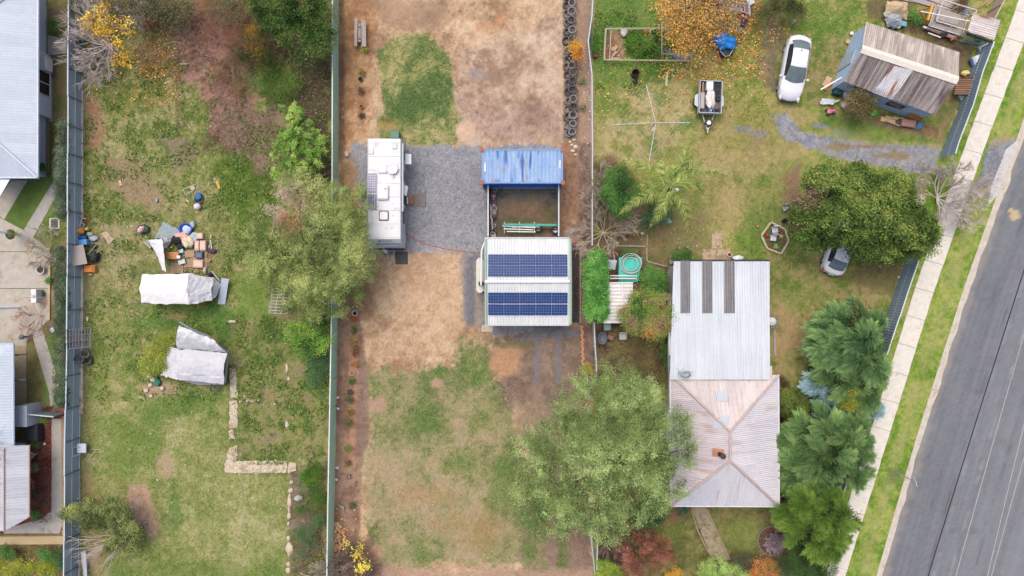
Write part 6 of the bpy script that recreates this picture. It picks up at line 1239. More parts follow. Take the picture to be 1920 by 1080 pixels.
# chairs and bins south of the shelter
t = thing('wheelie_bin', 'grey oval bin on legs by the rail fence', 'bin', P(1127, 633)); mb = MB(); mb.lathe([(.3, 0), (.34, .8), (.36, .82), (.3, .82), (.24, .6), (0, .58)], n=20, sx=1, sy=1.35); mb.build('bin_body', mat(C(96, 104, 114), .5), t, True)
for x in (-.25, .25): mb = MB(); mb.tube([(x, -.4, .4), (x, -.75, .05)], .03); mb.build('leg', mat(C(170, 110, 80), .8), t)
chair('pale green plastic chair under the shelter eave', 1137, 613, .1, mat(C(160, 190, 180), .6), True, s=1.1); chair('brown open-framed chair beside the grey bin', 1143, 631, -.4, mat(C(150, 116, 100), .8), True); chair('white framed chair under the mottled bush', 1166, 630, 0, mat(C(214, 210, 206), .7), True, s=1.15)
t = thing('tank_stand', 'square grey stand with a round white tank lid beside the house', 'stand', P(1449, 604)); mb = MB(t); p = P(1449, 603, .9)
for a, b in (((-.4, .45), (.4, .45)), ((.4, .45), (.4, -.45)), ((.4, -.45), (-.4, -.45))): mb.tube([(p[0] + a[0], p[1] + a[1], .9), (p[0] + b[0], p[1] + b[1], .9)], .04, 4)
mb.build('frame', mat(C(150, 140, 140), .6), t); mb = MB(t); mb.lathe([(.3, 0), (.33, .85), (.3, .95), (0, 1.0)], (p[0] - .05, p[1], 0), 20); mb.build('tank', mat(C(226, 232, 236), .5), t, True)
planks('long grey board lying beside the house below the tank stand', [(1452.5, 643, 2.0, .16, 92)], WOODG)
mb = MB(); mb.blob((0, 0, .1), (.28, .14, .1), 3, .5, 10); solo(mb, 'dead_branch', mat(C(196, 130, 90), .9), 'tuft of orange dead fronds west of the big conifer', 'fronds', 1540, 617, smooth=True)
t = thing('round_bed', 'round brick-edged garden bed in the front yard', 'garden bed', P(1447, 1013)); mb = MB(t); p = P(1447, 1013); rr = 27 / S
for i in range(34): a = 2 * pi * i / 34; mb.ob((p[0] + rr * math.cos(a), p[1] + rr * math.sin(a), .06), (.17, .1, .12), a + pi / 2)
mb.build('brick_ring', mat(C(140, 128, 118), .9, var=.3, scale=8), t); mb = MB(t); mb.lathe([(rr - .06, .02), (0, .05)], p, 24); mb.build('soil', mat(C(104, 76, 68), .95, var=.4, scale=9), t)
# ---------------- junk on the rough lot ----------------
def cloth(name, label, q, m, amp=.06, fr=2, seed=0, zf=None, edge=.06, nx=14, ny=12, cat='cloth'):
    mb = MB(); mb.cloth([P(*p) for p in q], nx, ny, amp, fr, seed, zf, edge); return solo(mb, name, m, label, cat, solid=.01)
def blob(name, label, cat, x, y, r, m, seed=0, amp=.4, z=None, rz=0, fr=1.8, n=12): mb = MB(); mb.blob((0, 0, r[2] if z is None else z), r, seed, amp, n, fr=fr); return solo(mb, name, m, label, cat, x, y, 0, rz, smooth=True)
t = thing('marquee', 'white canvas marquee roof with its east end collapsed into grey sheeting', 'marquee', P(335, 540)); zt = 1.9
WC = mat(C(238, 238, 236), .8, var=.05, scale=2); GC = mat(C(214, 216, 220), .75, var=.1, scale=2.5, dirt=(C(196, 190, 180), .6, 3))
mb = MB(t); q = [P(266.5, 569, zt), P(355, 571, zt), P(355, 513, zt), P(266.5, 514, zt)]; mb.cloth(q, 26, 16, .05, 1.2, 1, zf=lambda u, v: .3 * (1 - abs(2 * v - 1) ** 1.6) + .06 * math.sin(u * 20) * (v > .94), edge=.09); mb.build('roof_canvas', WC, t, solid=.01)
mb = MB(t)
for (a, b) in ((((267, 569)), (355, 571)), ((266.5, 514), (266.5, 569))):
    A_, B_ = P(*a, zt), P(*b, zt); mb.cloth([A_, B_, (B_[0], B_[1], .4), (A_[0], A_[1], .4)], 16, 4, .0)
mb.build('valance', WC, t)
mb = MB(t); mb.cloth([P(355, 571, zt), P(398, 563, 1.2), P(400, 520, 1.0), P(355, 513, zt)], 16, 14, .12, 1.7, 4, zf=lambda u, v: .35 * math.sin(pi * v) * (1 - u * .5), edge=.1); mb.cloth([P(398, 563, 1.2), P(410, 548, .5), P(414, 532, .4), P(400, 520, 1.0)], 8, 8, .12, 2, 5, edge=.1); mb.build('grey_sheet', GC, t, solid=.01)
for x, y in ((268, 516), (268, 568), (354, 568)): mb = MB(t); a = P(x, y); mb.tube([a, (a[0], a[1], zt)], .025); mb.build('pole', GALV, t)
cloth('metal_sheet', 'narrow grey metal sheet leaning by the marquee east end', [(408, 570, .1), (422, 571, .1), (429, 523, .6), (415, 521, .6)], mat(C(190, 202, 214), .45, .2), .01, cat='sheet', edge=0)
mb = MB(); mb.tube([P(369, 570, .5), P(380, 577, .05)], .025); solo(mb, 'yellow_stick', mat(C(230, 190, 40), .6), 'yellow stick poking from the south side of the marquee', 'stick')
t = thing('tent', 'sagging grey tarpaulin shelter with a torn silver flap reared up', 'tent', P(368, 682)); zt = 1.5
GT = mat(C(206, 206, 212), .75, var=.08, scale=2, dirt=(C(186, 170, 158), .62, 1.3))
mb = MB(t); mb.cloth([P(302, 703, .9), P(334, 712, 1.3), P(333, 654, zt), P(315, 650, 1.0)], 10, 14, .12, 1.8, 2, edge=.12)
mb.cloth([P(334, 712, 1.3), P(420, 720, 1.3), P(426, 662, zt), P(333, 654, zt)], 24, 16, .06, 1.4, 3, zf=lambda u, v: .25 * math.sin(pi * v) + .08 * math.sin(pi * u * 3) * (v < .2), edge=.08); mb.build('roof_sheet', GT, t, solid=.01)
mb = MB(t); mb.cloth([P(336, 712, 1.3), P(420, 720, 1.3), P(420, 722, .4), P(372, 722, .5)], 12, 4, .04, 2); mb.cloth([P(420, 720, 1.3), P(426, 662, zt), P(430, 664, .5), P(424, 718, .3)], 10, 4, .05, 2); mb.build('side_sheet', GT, t)
SV = mat(C(222, 222, 222), .6, var=.12, scale=2.5, dirt=(C(190, 184, 176), .6, 2))
mb = MB(t); mb.cloth([P(333, 653, 1.5), P(426, 661, 1.4), P(400, 636, 2.0), P(334, 610, 2.6)], 20, 14, .1, 1.6, 7, zf=lambda u, v: .25 * math.sin(pi * v), edge=.1); mb.build('raised_flap', SV, t, solid=.01)
mb = MB(t); mb.cloth([P(429, 660, 1.2), P(425, 663, 1.35), P(334, 604, 2.7), P(337, 602, 2.6)], 12, 4, .05, 1.5); mb.cloth([P(430, 662, .9), P(426, 660, 1.4), P(350, 612, 2.4), P(390, 628, 1.6)], 12, 8, .06, 2); mb.build('flap_underside', mat(C(150, 156, 168), .7, var=.1), t, solid=.01)
mb = MB(t); mb.tube([P(333, 654, 1.5), P(332, 640, 2.0), P(334, 604, 2.7)], .02); mb.tube([P(394, 725, .1), P(395, 735, .05), P(398, 705, 1.3)], .03); mb.tube([P(408, 735, .1), P(410, 724, .3), P(412, 705, 1.3)], .03); mb.tube([P(400, 738, .1), P(412, 725, .6)], .025); mb.build('frame_pole', mat(C(90, 96, 110), .6), t)
blob('netting', 'tangled dark green netting beside the grey tent', 'netting', 296, 716, (.3, .35, .12), mat(C(70, 130, 110), .8, var=.3, scale=14), 3, 1.0, fr=4)
for i, (x, y, r_) in enumerate(((282, 705, 5), (288, 712, 6), (283, 722, 4), (284, 742, 4), (305, 728, 5), (275, 732, 5))): blob('rubble', 'pinkish lump of rubble in the patch south-west of the tent', 'rubble', x, y, (r_ / S, r_ / S * .8, .08), mat(C(214, 196, 180), .9, var=.2), i, .6)['group'] = 'rubble south-west of the tent'
blob('box', 'small white box on the green weeds west of the tent', 'box', 279, 689, (.14, .12, .1), WHITE, 2, .1)
# clutter cluster north of marquee
cloth('ground_sheet', 'blue-grey plastic ground sheet north of the junk pile', [(290, 446, .15), (330, 450, .3), (338, 432, .2), (306, 415, .1)], mat(C(146, 160, 164), .6, var=.1), .08, 2.5, 3, cat='sheet')
cloth('bed_sheet', 'long white sheet hanging in a curve off the junk pile', [(304, 506, 1.3), (311, 510, 1.6), (304, 448, 1.2), (276, 450, .8)], mat(C(228, 230, 234), .8, var=.05), .06, 2, 5, zf=lambda u, v: -.3 * math.sin(pi * v) * (1 - u)); cloth('bed_sheet', 'small cream sheet corner west of the long white sheet', [(268, 452, .3), (280, 466, .2), (284, 464, .3), (276, 450, .9)], mat(C(206, 196, 184), .8), .05)
cloth('cardboard', 'flattened cardboard sheets covering the ground inside the junk pile', [(322, 510, .06), (388, 510, .06), (388, 464, .08), (345, 470, .06)], mat(C(178, 154, 122), .9, var=.12, scale=2), .03, 2, 4, cat='cardboard', edge=.1)
for i, (x, y, w_, d_, a) in enumerate(((333, 502, .95, .85, 0), (357, 476, .7, .5, .1), (356, 494, .75, .6, .05), (332, 488, .5, .3, 0))):
    mb = MB(); mb.ob((0, 0, .1 + .03 * i), (w_, d_, .03), a); solo(mb, 'cardboard', mat(C(184 - i * 8, 158 - i * 8, 130 - i * 6), .9, var=.12), ('south-west', 'northern', 'central', 'brown middle')[i] + ' loose cardboard panel on the junk pile floor', 'cardboard', x, y)
t = thing('table', 'orange-brown timber table with things on it in the junk pile', 'table', P(328, 480)); mb = MB(); mb.rb((0, 0, .6), (1.12, .55, .05), .04); mb.build('table_top', mat(C(196, 140, 90), .7, var=.12), t)
for x in (-.5, .5):
    for y in (-.2, .2): mb = MB(); mb.tube([(x, y, 0), (x, y, .58)], .03); mb.build('leg', mat(C(120, 80, 50), .8), t)
boxthing('carton', 'white carton on the east end of the timber table', 'box', 336, 482, .24, .22, .15, WHITE, z=.62)
t = thing('paddling_pool', 'blue round tub with crumpled white plastic north of the junk pile', 'tub', P(351, 430)); mb = MB(); mb.lathe([(.42, 0), (.5, .3), (.5, .34), (.44, .34), (.4, .08), (0, .06)], n=24, sx=1, sy=.9); mb.build('tub_body', mat(C(50, 92, 200), .4), t, True); mb = MB(); mb.blob((.02, -.02, .2), (.34, .28, .12), 5, .6, 16); mb.build('contents', mat(C(196, 216, 236), .5), t, True)
blob('plastic_bag', 'pale blue plastic bag right of the blue tub', 'bag', 363, 422, (.2, .26, .15), mat(C(186, 200, 214), .5), 4, .7)
for args in (('clothes_pile', 'salmon pink clothes heap in the junk pile', 346, 443, (.62, .3, .2), (224, 178, 160), 1), ('clothes_pile', 'black clothes heap in the junk pile', 334, 450, (.4, .35, .24), (42, 42, 48), 2), ('clothes_pile', 'cream clothes heap in the junk pile', 357, 455, (.45, .45, .28), (226, 208, 180), 3), ('clothes_pile', 'pale blue clothes heap east of the cream heap', 366, 446, (.3, .4, .18), (176, 196, 210), 4), ('clothes_pile', 'second black heap south of the first black clothes', 341, 462, (.28, .3, .2), (48, 46, 54), 6), ('plastic_bag', 'purple bag at the east edge of the junk pile', 399.5, 471, (.3, .16, .14), (104, 50, 96), 7), ('suitcase', 'grey-white bundle above the table in the junk pile', 317, 452, (.28, .3, .22), (176, 178, 186), 8), ('plastic_bag', 'small green bag in the junk pile', 316, 469, (.16, .14, .1), (110, 160, 110), 9), ('plastic_bag', 'yellow toy left of the black clothes', 323, 464, (.1, .1, .1), (226, 190, 50), 10), ('plastic_bag', 'small pale pink bag south-east of the pile', 394, 489, (.12, .12, .1), (206, 130, 140), 12), ('plastic_bag', 'white bottle heap by the marquee corner', 386, 507, (.12, .3, .14), (216, 200, 196), 13), ('plastic_bag', 'black bag at the marquee east corner', 396, 515, (.2, .16, .14), (50, 48, 60), 14)):
    blob(args[0], args[1], 'clothes' if 'clothes' in args[0] else ('case' if 'suit' in args[0] else 'bag'), args[2], args[3], args[4], mat(C(*args[5]), .85, var=.15, scale=6), args[6], .55, fr=2.6, n=20)
PK = mat(C(214, 178, 160), .7, var=.08)
for i, (x, y, w_, d_, m_, l) in enumerate(((378, 443, .5, .45, PK, 'pale pink carton topmost of the row at the junk pile east side'), (373, 461, .36, .75, mat(C(206, 168, 150), .8), 'salmon crate left of the second row'), (384, 461, .45, .75, PK, 'pinkish storage tub right of the salmon crate'), (377, 479, .55, .5, mat(C(70, 84, 120), .5), 'navy storage tub in the middle of the east row'), (375, 495, .75, .6, PK, 'large pink storage tub at the south end of the east row'))):
    t = boxthing('storage_tub', l, 'tub', x, y, w_, d_, .38, m_, 0, r_=.06); mb = MB(); mb.rb((0, 0, .385), (w_ * .8, d_ * .7, .02), .04); mb.build('lid_panel', mat(C(230, 196, 180), .6) if i != 3 else mat(C(96, 110, 140), .5), t)
boxthing('esky', 'teal cooler box with white lid on the cardboard', 'cooler', 345, 491, .5, .34, .35, mat(C(40, 150, 180), .5), .25, lid=mat(C(214, 226, 220), .5)); boxthing('container', 'pale blue small box above the table end', 'box', 343, 471, .32, .3, .3, mat(C(170, 206, 220), .5), .2)
boxthing('carton', 'taupe box behind the black clothes in the junk pile', 'box', 311, 460, .5, .5, .3, mat(C(176, 166, 154), .8), 0)
planks('white broken chair pieces at the east side of the junk pile', [(394, 452, 1.0, .06, 80), (396, 460, .7, .06, 95), (405, 518, 1.0, .06, -50)], mat(C(206, 206, 210), .6))
t = thing('laundry_basket', 'grey basket of coloured clothes tipped on the grass', 'basket', P(268, 431), -.6); mb = MB(); mb.lathe([(.24, 0), (.32, .4), (.35, .4), (.3, .35), (.22, .05), (0, .05)], n=18, sx=.8, sy=1.15); mb.build('basket_body', mat(C(120, 124, 130), .6), t, True); mb = MB(); mb.blob((0, 0, .3), (.2, .3, .14), 7, .8, 16, fr=3); mb.build('clothes', mat(C(226, 180, 176), .8, var=.4, scale=10), t, True)
blob('clothes_pile', 'dark green bag beside the laundry basket', 'bag', 277, 430, (.25, .3, .2), mat(C(70, 90, 66), .8), 3)
# small group in the grass
t = thing('folding_chair', 'tipped metal folding chair on the grass near a white ball', 'chair', P(360, 355), .5); mb = MB()
for s in (-.22, .22): mb.tube([(-.5, s, .3), (.4, s * .8, .05)], .025)
mb.tube([(-.5, -.22, .3), (-.5, .22, .3)], .02); mb.build('frame', mat(C(206, 200, 196), .5), t); mb = MB(); mb.ob((.15, 0, .18), (.3, .3, .05), .1); mb.build('seat', mat(C(200, 180, 150), .8), t)
blob('cloth_bundle', 'blue cloth stuffed in the dark tyre', 'cloth', 375, 370, (.26, .26, .14), mat(C(66, 110, 176), .7, var=.2, scale=6), 6, .7, z=.25)
t = thing('ball', 'white and purple patterned ball in the grass', 'ball', P(373, 388)); mb = MB(); mb.blob((0, 0, .25), (.26, .26, .26), 0, 0, 20); mb.build('ball_body', mat(C(230, 220, 228), .5, var=.05, scale=8, dirt=(C(120, 90, 140), .56, 7)), t, True)
for lab, x, y, w_, d_, h_, c, a in (('orange plank lying alone in the greenest grass', 409.5, 347, .2, .6, .08, (216, 166, 90), .35), ('small yellow board below the white ball', 369, 398, .2, .14, .05, (226, 180, 70), .1), ('cream board west of the dark tyre', 352, 377, .3, .1, .05, (226, 206, 180), -.6), ('tan board right of the dark tyre', 383, 378, .14, .34, .05, (206, 166, 120), -.4), ('pink plastic scrap on the pale soil', 226, 343, .2, .45, .06, (206, 166, 144), .3), ('white stick in the upper left grass', 166, 334, .25, .06, .05, (220, 220, 216), -.5)):
    mb = MB(); mb.rb((0, 0, h_ / 2), (w_, d_, h_), .02); solo(mb, 'board', mat(C(*c), .8, var=.12), lab, 'board', x, y, 0, a)
blob('bottle', 'pale teal bottle lying in the grass west of the tyre', 'bottle', 295, 376, (.1, .2, .09), mat(C(150, 176, 180), .4), 2, .2)
blob('log', 'pale curved log on the upper grass', 'log', 346, 121, (.38, .1, .1), mat(C(160, 140, 118), .9, var=.2), 2, .4)
hose('wire_strand', 'thin strand of wire crossing the upper weeds', [(250, 124), (285, 100), (320, 79), (340, 81)], mat(C(190, 188, 176), .5), .012, .25, cat='wire')
# pile against grey fence
t = thing('bicycle', 'white and red child bicycle lying against the grey fence', 'bicycle', P(161, 420), R(70)); FRW = mat(C(226, 220, 224), .4); RD = mat(C(170, 60, 60), .5)
for x in (-.42, .42): mb = MB(); mb.tube([(x + .22 * math.cos(a), .22 * math.sin(a), .15) for a in np.linspace(0, 2 * pi, 20)[:-1]], .025, 6, closed=True); mb.build('wheel', RD if x > 0 else TY, t)
mb = MB(); mb.tube([(-.42, 0, .2), (-.05, -.05, .25), (.1, .2, .3), (-.25, .18, .3), (-.42, 0, .2)], .03); mb.tube([(.42, 0, .2), (.3, .24, .3), (-.2, .2, .3)], .03); mb.build('frame', FRW, t); mb = MB(); mb.tube([(.25, .1, .35), (.35, .42, .35)], .02); mb.build('handlebar', DK, t)
for args in (('toy', 'orange plastic toy in the pile at the grey fence', 156, 434, (.28, .22, .3), (226, 156, 70), 1), ('plastic_bag', 'blue bag in the pile at the grey fence', 159, 446, (.3, .2, .25), (50, 96, 170), 2), ('toy', 'pale teal toy in the pile at the grey fence', 173, 440, (.22, .16, .2), (170, 190, 170), 3), ('plastic_bag', 'grey and white wrap east of the teal toy', 178, 447, (.34, .22, .15), (180, 186, 196), 4), ('toy', 'yellow bucket toy beside the bicycle', 166, 430, (.16, .14, .2), (226, 196, 90), 5), ('plastic_bag', 'black bag stack east of the leaning grey board', 181, 481, (.34, .42, .3), (52, 54, 60), 7), ('plastic_bag', 'dark green bag above the black bags', 178, 462, (.22, .16, .15), (60, 76, 66), 8), ('toy', 'small red toy left of the yellow bucket', 152, 428, (.1, .1, .15), (200, 80, 60), 9)):
    blob(args[0], args[1], 'bag' if 'bag' in args[0] else 'toy', args[2], args[3], args[4], mat(C(*args[5]), .7, var=.25, scale=8), args[6], .7, fr=2.8, n=18)
boxthing('crate', 'light blue open crate in the pile at the grey fence', 'crate', 161, 455, .7, .42, .5, mat(C(104, 166, 220), .5), .12); 
mb = MB(); mb.ob((0, 0, .95), (1.05, 1.45, .08), R(12), ry=.35); solo(mb, 'board', mat(C(176, 166, 158), .9, var=.12), 'big grey-beige board leaning against the grey fence', 'board', 160, 480)
t = boxthing('drawer_unit', 'orange timber drawer unit lying by the grey fence', 'drawers', 173, 504, .85, .52, .35, mat(C(214, 136, 72), .7, var=.12), 0); mb = MB()
for i in range(3): mb.ob((.2 + i * .1, 0, .36), (.03, .42, .02))
mb.build('slot', mat(C(140, 76, 40), .8), t)
cloth('cardboard', 'tan flattened cardboard east of the pile at the grey fence', [(204, 459, .05), (215, 449, .06), (200, 434, .1), (190, 438, .15)], mat(C(196, 172, 150), .9), .05, cat='cardboard'); blob('stone', 'brown stone south of the drawer unit', 'stone', 171, 515, (.2, .12, .08), mat(C(176, 142, 100), .9), 2)
planks('long stick leaning across the pile at the grey fence', [(180, 459, 1.9, .04, 50), (185, 468, .6, .04, 60)], mat(C(176, 160, 140), .8), z=.5)
t = thing('wire_rack', 'rusty pipe rack leaning over the grey steel fence', 'rack', P(150, 633)); mb = MB(t); RK = mat(C(150, 156, 166), .5, .2)
mb.tube([P(125, 618, 1.9), P(169, 614, .9), P(169, 650, .9), P(126, 655, 1.9)], .04, 5, closed=True)
for k in np.linspace(.1, .9, 7): mb.tube([Vector(P(126, 617, 1.9)).lerp(Vector(P(169, 614, .9)), k), Vector(P(126, 654, 1.9)).lerp(Vector(P(169, 650, .9)), k)], .018, 4)
for k in (.33, .66): mb.tube([Vector(P(126, 618, 1.92)).lerp(Vector(P(126, 654, 1.92)), k), Vector(P(169, 614, .92)).lerp(Vector(P(169, 650, .92)), k)], .018, 4)
mb.build('frame', RK, t); mb = MB(t); q = [P(131, 620, 1.7), P(148, 620, 1.4), P(148, 650, 1.4), P(131, 650, 1.7)]
for k in np.linspace(.1, .9, 4): mb.tube([Vector(q[0]).lerp(Vector(q[1]), k), Vector(q[3]).lerp(Vector(q[2]), k)], .022, 4)
mb.build('rusty_bar', RUST, t)
blob('stone', 'pale stone at the foot of the leaning tyres', 'stone', 155.5, 685, (.16, .1, .1), FND, 3); blob('bottle', 'cream bottle at the fence foot above the rack', 'bottle', 165, 598, (.09, .18, .08), mat(C(226, 220, 190), .6), 4, .1)
t = thing('plastic_chair', 'white armchair and cushion stacked against the grey fence', 'chair', P(155, 840), 0); mb = MB(); mb.rb((.25, .1, .55), (.7, .7, .08), .08); mb.build('seat', mat(C(206, 214, 226), .6), t); mb = MB(); mb.tube([(-.2, .25, .5), (-.35, .25, .9), (-.35, -.35, .95), (.0, -.4, .5)], .03); mb.tube([(.2, .2, .6), (-.1, .3, 1.0), (-.1, -.4, 1.0), (.2, -.3, .6)], .03); mb.build('frame', mat(C(160, 200, 220), .5), t); mb = MB(); mb.rb((-.38, 0, 1.3), (.2, 1.0, .1), .08); mb.build('cushion', mat(C(206, 196, 184), .8), t)
planks('poles lying beside the white armchair', [(178, 843, .9, .05, 3), (174, 852, .8, .04, 50)], mat(C(190, 176, 160), .8))
t = thing('metal_bench', 'long pale metal bench near the bottom of the grey fence', 'bench', P(163, 1054)); mb = MB(); mb.prism([(-.16, .9), (.2, .95), (.3, -.85), (.05, -.9)], .4, .46); mb.build('seat', mat(C(186, 192, 204), .6, var=.12), t)
for y in (-.7, .7): mb = MB(); mb.ob((.08, y, .2), (.3, .05, .4)); mb.build('leg', GALV, t)
# white stillage under the feathery tree
t = thing('wire_cage', 'white timber slatted cage at the edge of the feathery tree', 'cage', P(528, 566)); mb = MB(t); zz = .9; q = [P(511, 541, zz), P(547, 540, zz), P(538, 589, zz), P(505, 587, zz)]; mb.tube(q, .05, 4, closed=True)
for k in np.linspace(.12, .88, 7): mb.tube([Vector(q[0]).lerp(Vector(q[3]), k), Vector(q[1]).lerp(Vector(q[2]), k)], .03, 4)
for k in (.33, .66): mb.tube([Vector(q[0]).lerp(Vector(q[1]), k), Vector(q[3]).lerp(Vector(q[2]), k)], .03, 4)
for p in q: mb.tube([p, (p[0] * .99, p[1], 0)], .035, 4)
mb.build('frame', mat(C(206, 204, 200), .7, var=.12), t)
# neighbour's yard bits
pot('white round pot on the neighbour driveway', 82, 506, .3, .4, WP, soil=C(90, 76, 66)); pot('green-brown pot plant on the neighbour driveway edge', 79, 551, .3, .3, mat(C(96, 92, 76), .8), soil=C(96, 100, 66))
t = thing('drain_grate', 'square drain grate in a concrete surround', 'drain', P(103, 419)); mb = MB(); 
for s in (-1, 1): mb.ob((s * .33, 0, .03), (.12, .78, .06)); mb.ob((0, s * .36, .03), (.54, .1, .06))
mb.build('surround', mat(C(196, 192, 176), .9), t); mb = MB(); mb.ob((0, 0, .0), (.54, .62, .02)); mb.build('pit', mat(C(60, 64, 70), .9), t); mb = MB()
for i in range(7): mb.ob((-.24 + i * .08, 0, .045), (.03, .62, .02))
for i in range(3): mb.ob((0, -.2 + i * .2, .05), (.54, .03, .02))
mb.build('bar', mat(C(120, 126, 132), .6), t)
for i, (x, y, x2, h_, r_) in enumerate(((36, 439, -6, 2.3, .11), (36, 576, -6, 2.3, .11), (97, 557, 38, 3.2, .02))):
    mb = MB(); a = P(x, y); mb.tube([a, (a[0], a[1], h_)], r_, 8); solo(mb, 'post', mat((.85, .85, .85), .5), ('white verandah post beside the hanging basket', 'white verandah post lower down the neighbour driveway', 'thin grey clothes-prop pole by the driveway edge')[i], 'post')
t = thing('hanging_basket', 'basket of red flowers hanging on the white post', 'basket', P(24, 440, 1.0)); mb = MB(); mb.lathe([(.1, 0), (.38, .25), (.36, .25), (0, .15)], n=16); mb.build('basket', DK, t)
boxthing('white_cabinet', 'white narrow cabinet near the edge of the neighbour driveway', 'cabinet', 78.5, 555, .38, 1.0, .9, mat(C(232, 232, 230), .6)); boxthing('paver', 'pale blue paver on the strip beside the path', 'paver', 99.5, 619, .3, .36, .12, mat(C(200, 210, 220), .8), .5)
t = thing('bollard_lamp', 'dark bollard lamp at the driveway corner', 'lamp', P(52, 631)); mb = MB(t); p = P(52, 631); mb.tube([(p[0], p[1], 0), (p[0], p[1], .65)], .06, 10); mb.tube([(p[0], p[1], .05), P(60, 627, .05)], .03); mb.build('post', mat(C(80, 92, 96), .6), t); mb = MB(t); mb.lathe([(.18, 0), (.18, .12), (.05, .2)], (p[0], p[1], .6), 14); mb.build('lamp_head', mat(C(100, 112, 110), .5), t)
t = thing('planter_box', 'small timber planter by the upper left patio', 'planter', P(80, 316)); mb = MB(); mb.ob((0, 0, .2), (.7, .5, .4)); mb.build('box', WOOD, t)
blob('stone', 'white stone in the lower neighbour mulch bed', 'stone', 56, 957, (.1, .1, .08), WHITE, 4, .2); blob('stone', 'white stone in the upper neighbour mulch bed', 'stone', 85, 832, (.1, .1, .08), WHITE, 5, .2)
# bricks and firewood by the green fence and the corner line of bricks
bk = MB(); bk.ob((0, 0, .05), (.2, .13, .1)); pb = bk.build('brick', mat(C(206, 150, 106), .9, var=.25, scale=8)); G2 = 'bricks in the line south-east of the garage'
tag(pb, 'orange brick in the crooked line south-east of the garage', 'brick', G2); pb.location = P(1091, 613); pb.rotation_euler = (0, 0, .4)
for i in range(18): y = 617 + i * 3.9; dup(pb, P(1091 + rnd.uniform(-1.5, 1.5) + i * .15, y, 0), rnd.uniform(0, 3))
lg = MB(); lg.tube([(-.16, 0, .07), (.16, 0, .07)], .075, 7); pl_ = lg.build('firewood_log', mat(C(206, 166, 126), .9, var=.3, scale=8), None); tag(pl_, 'cut log in the heap along the foot of the green fence', 'log', 'firewood heap by the green fence'); pl_.location = P(636, 985)
for i in range(70):
    f = rnd.random(); y = 978 + f * 68; x = 628 + rnd.uniform(0, 6 + 14 * math.sin(pi * min(1, f * 1.1))); dup(pl_, P(x, y, rnd.uniform(0, .15)), rnd.uniform(0, 3), scale=rnd.uniform(.5, 1))
cloth('metal_sheet', 'bent grey metal flap at the foot of the green fence', [(631, 944, .05), (645, 959, .1), (645, 950, .35), (630, 945, .4)], mat(C(186, 182, 176), .6), .03, cat='sheet')
for i, (x, y) in enumerate(((634, 745), (634, 766), (633, 877), (631, 899))): blob('plastic_bag', ('uppermost', 'second', 'third', 'lowest')[i] + ' scrap of white plastic at the foot of the green fence', 'plastic', x, y, (.14, .1, .08), mat(C(220, 214, 220), .6), i, .6)
blob('rock', 'pale rock on the dirt between fence and caravan', 'rock', 651, 290, (.16, .24, .12), st, 3)
blob('rock', 'large grey rock among the weeds by the green fence', 'rock', 561, 933, (.34, .22, .15), mat(C(190, 186, 184), .9), 6)
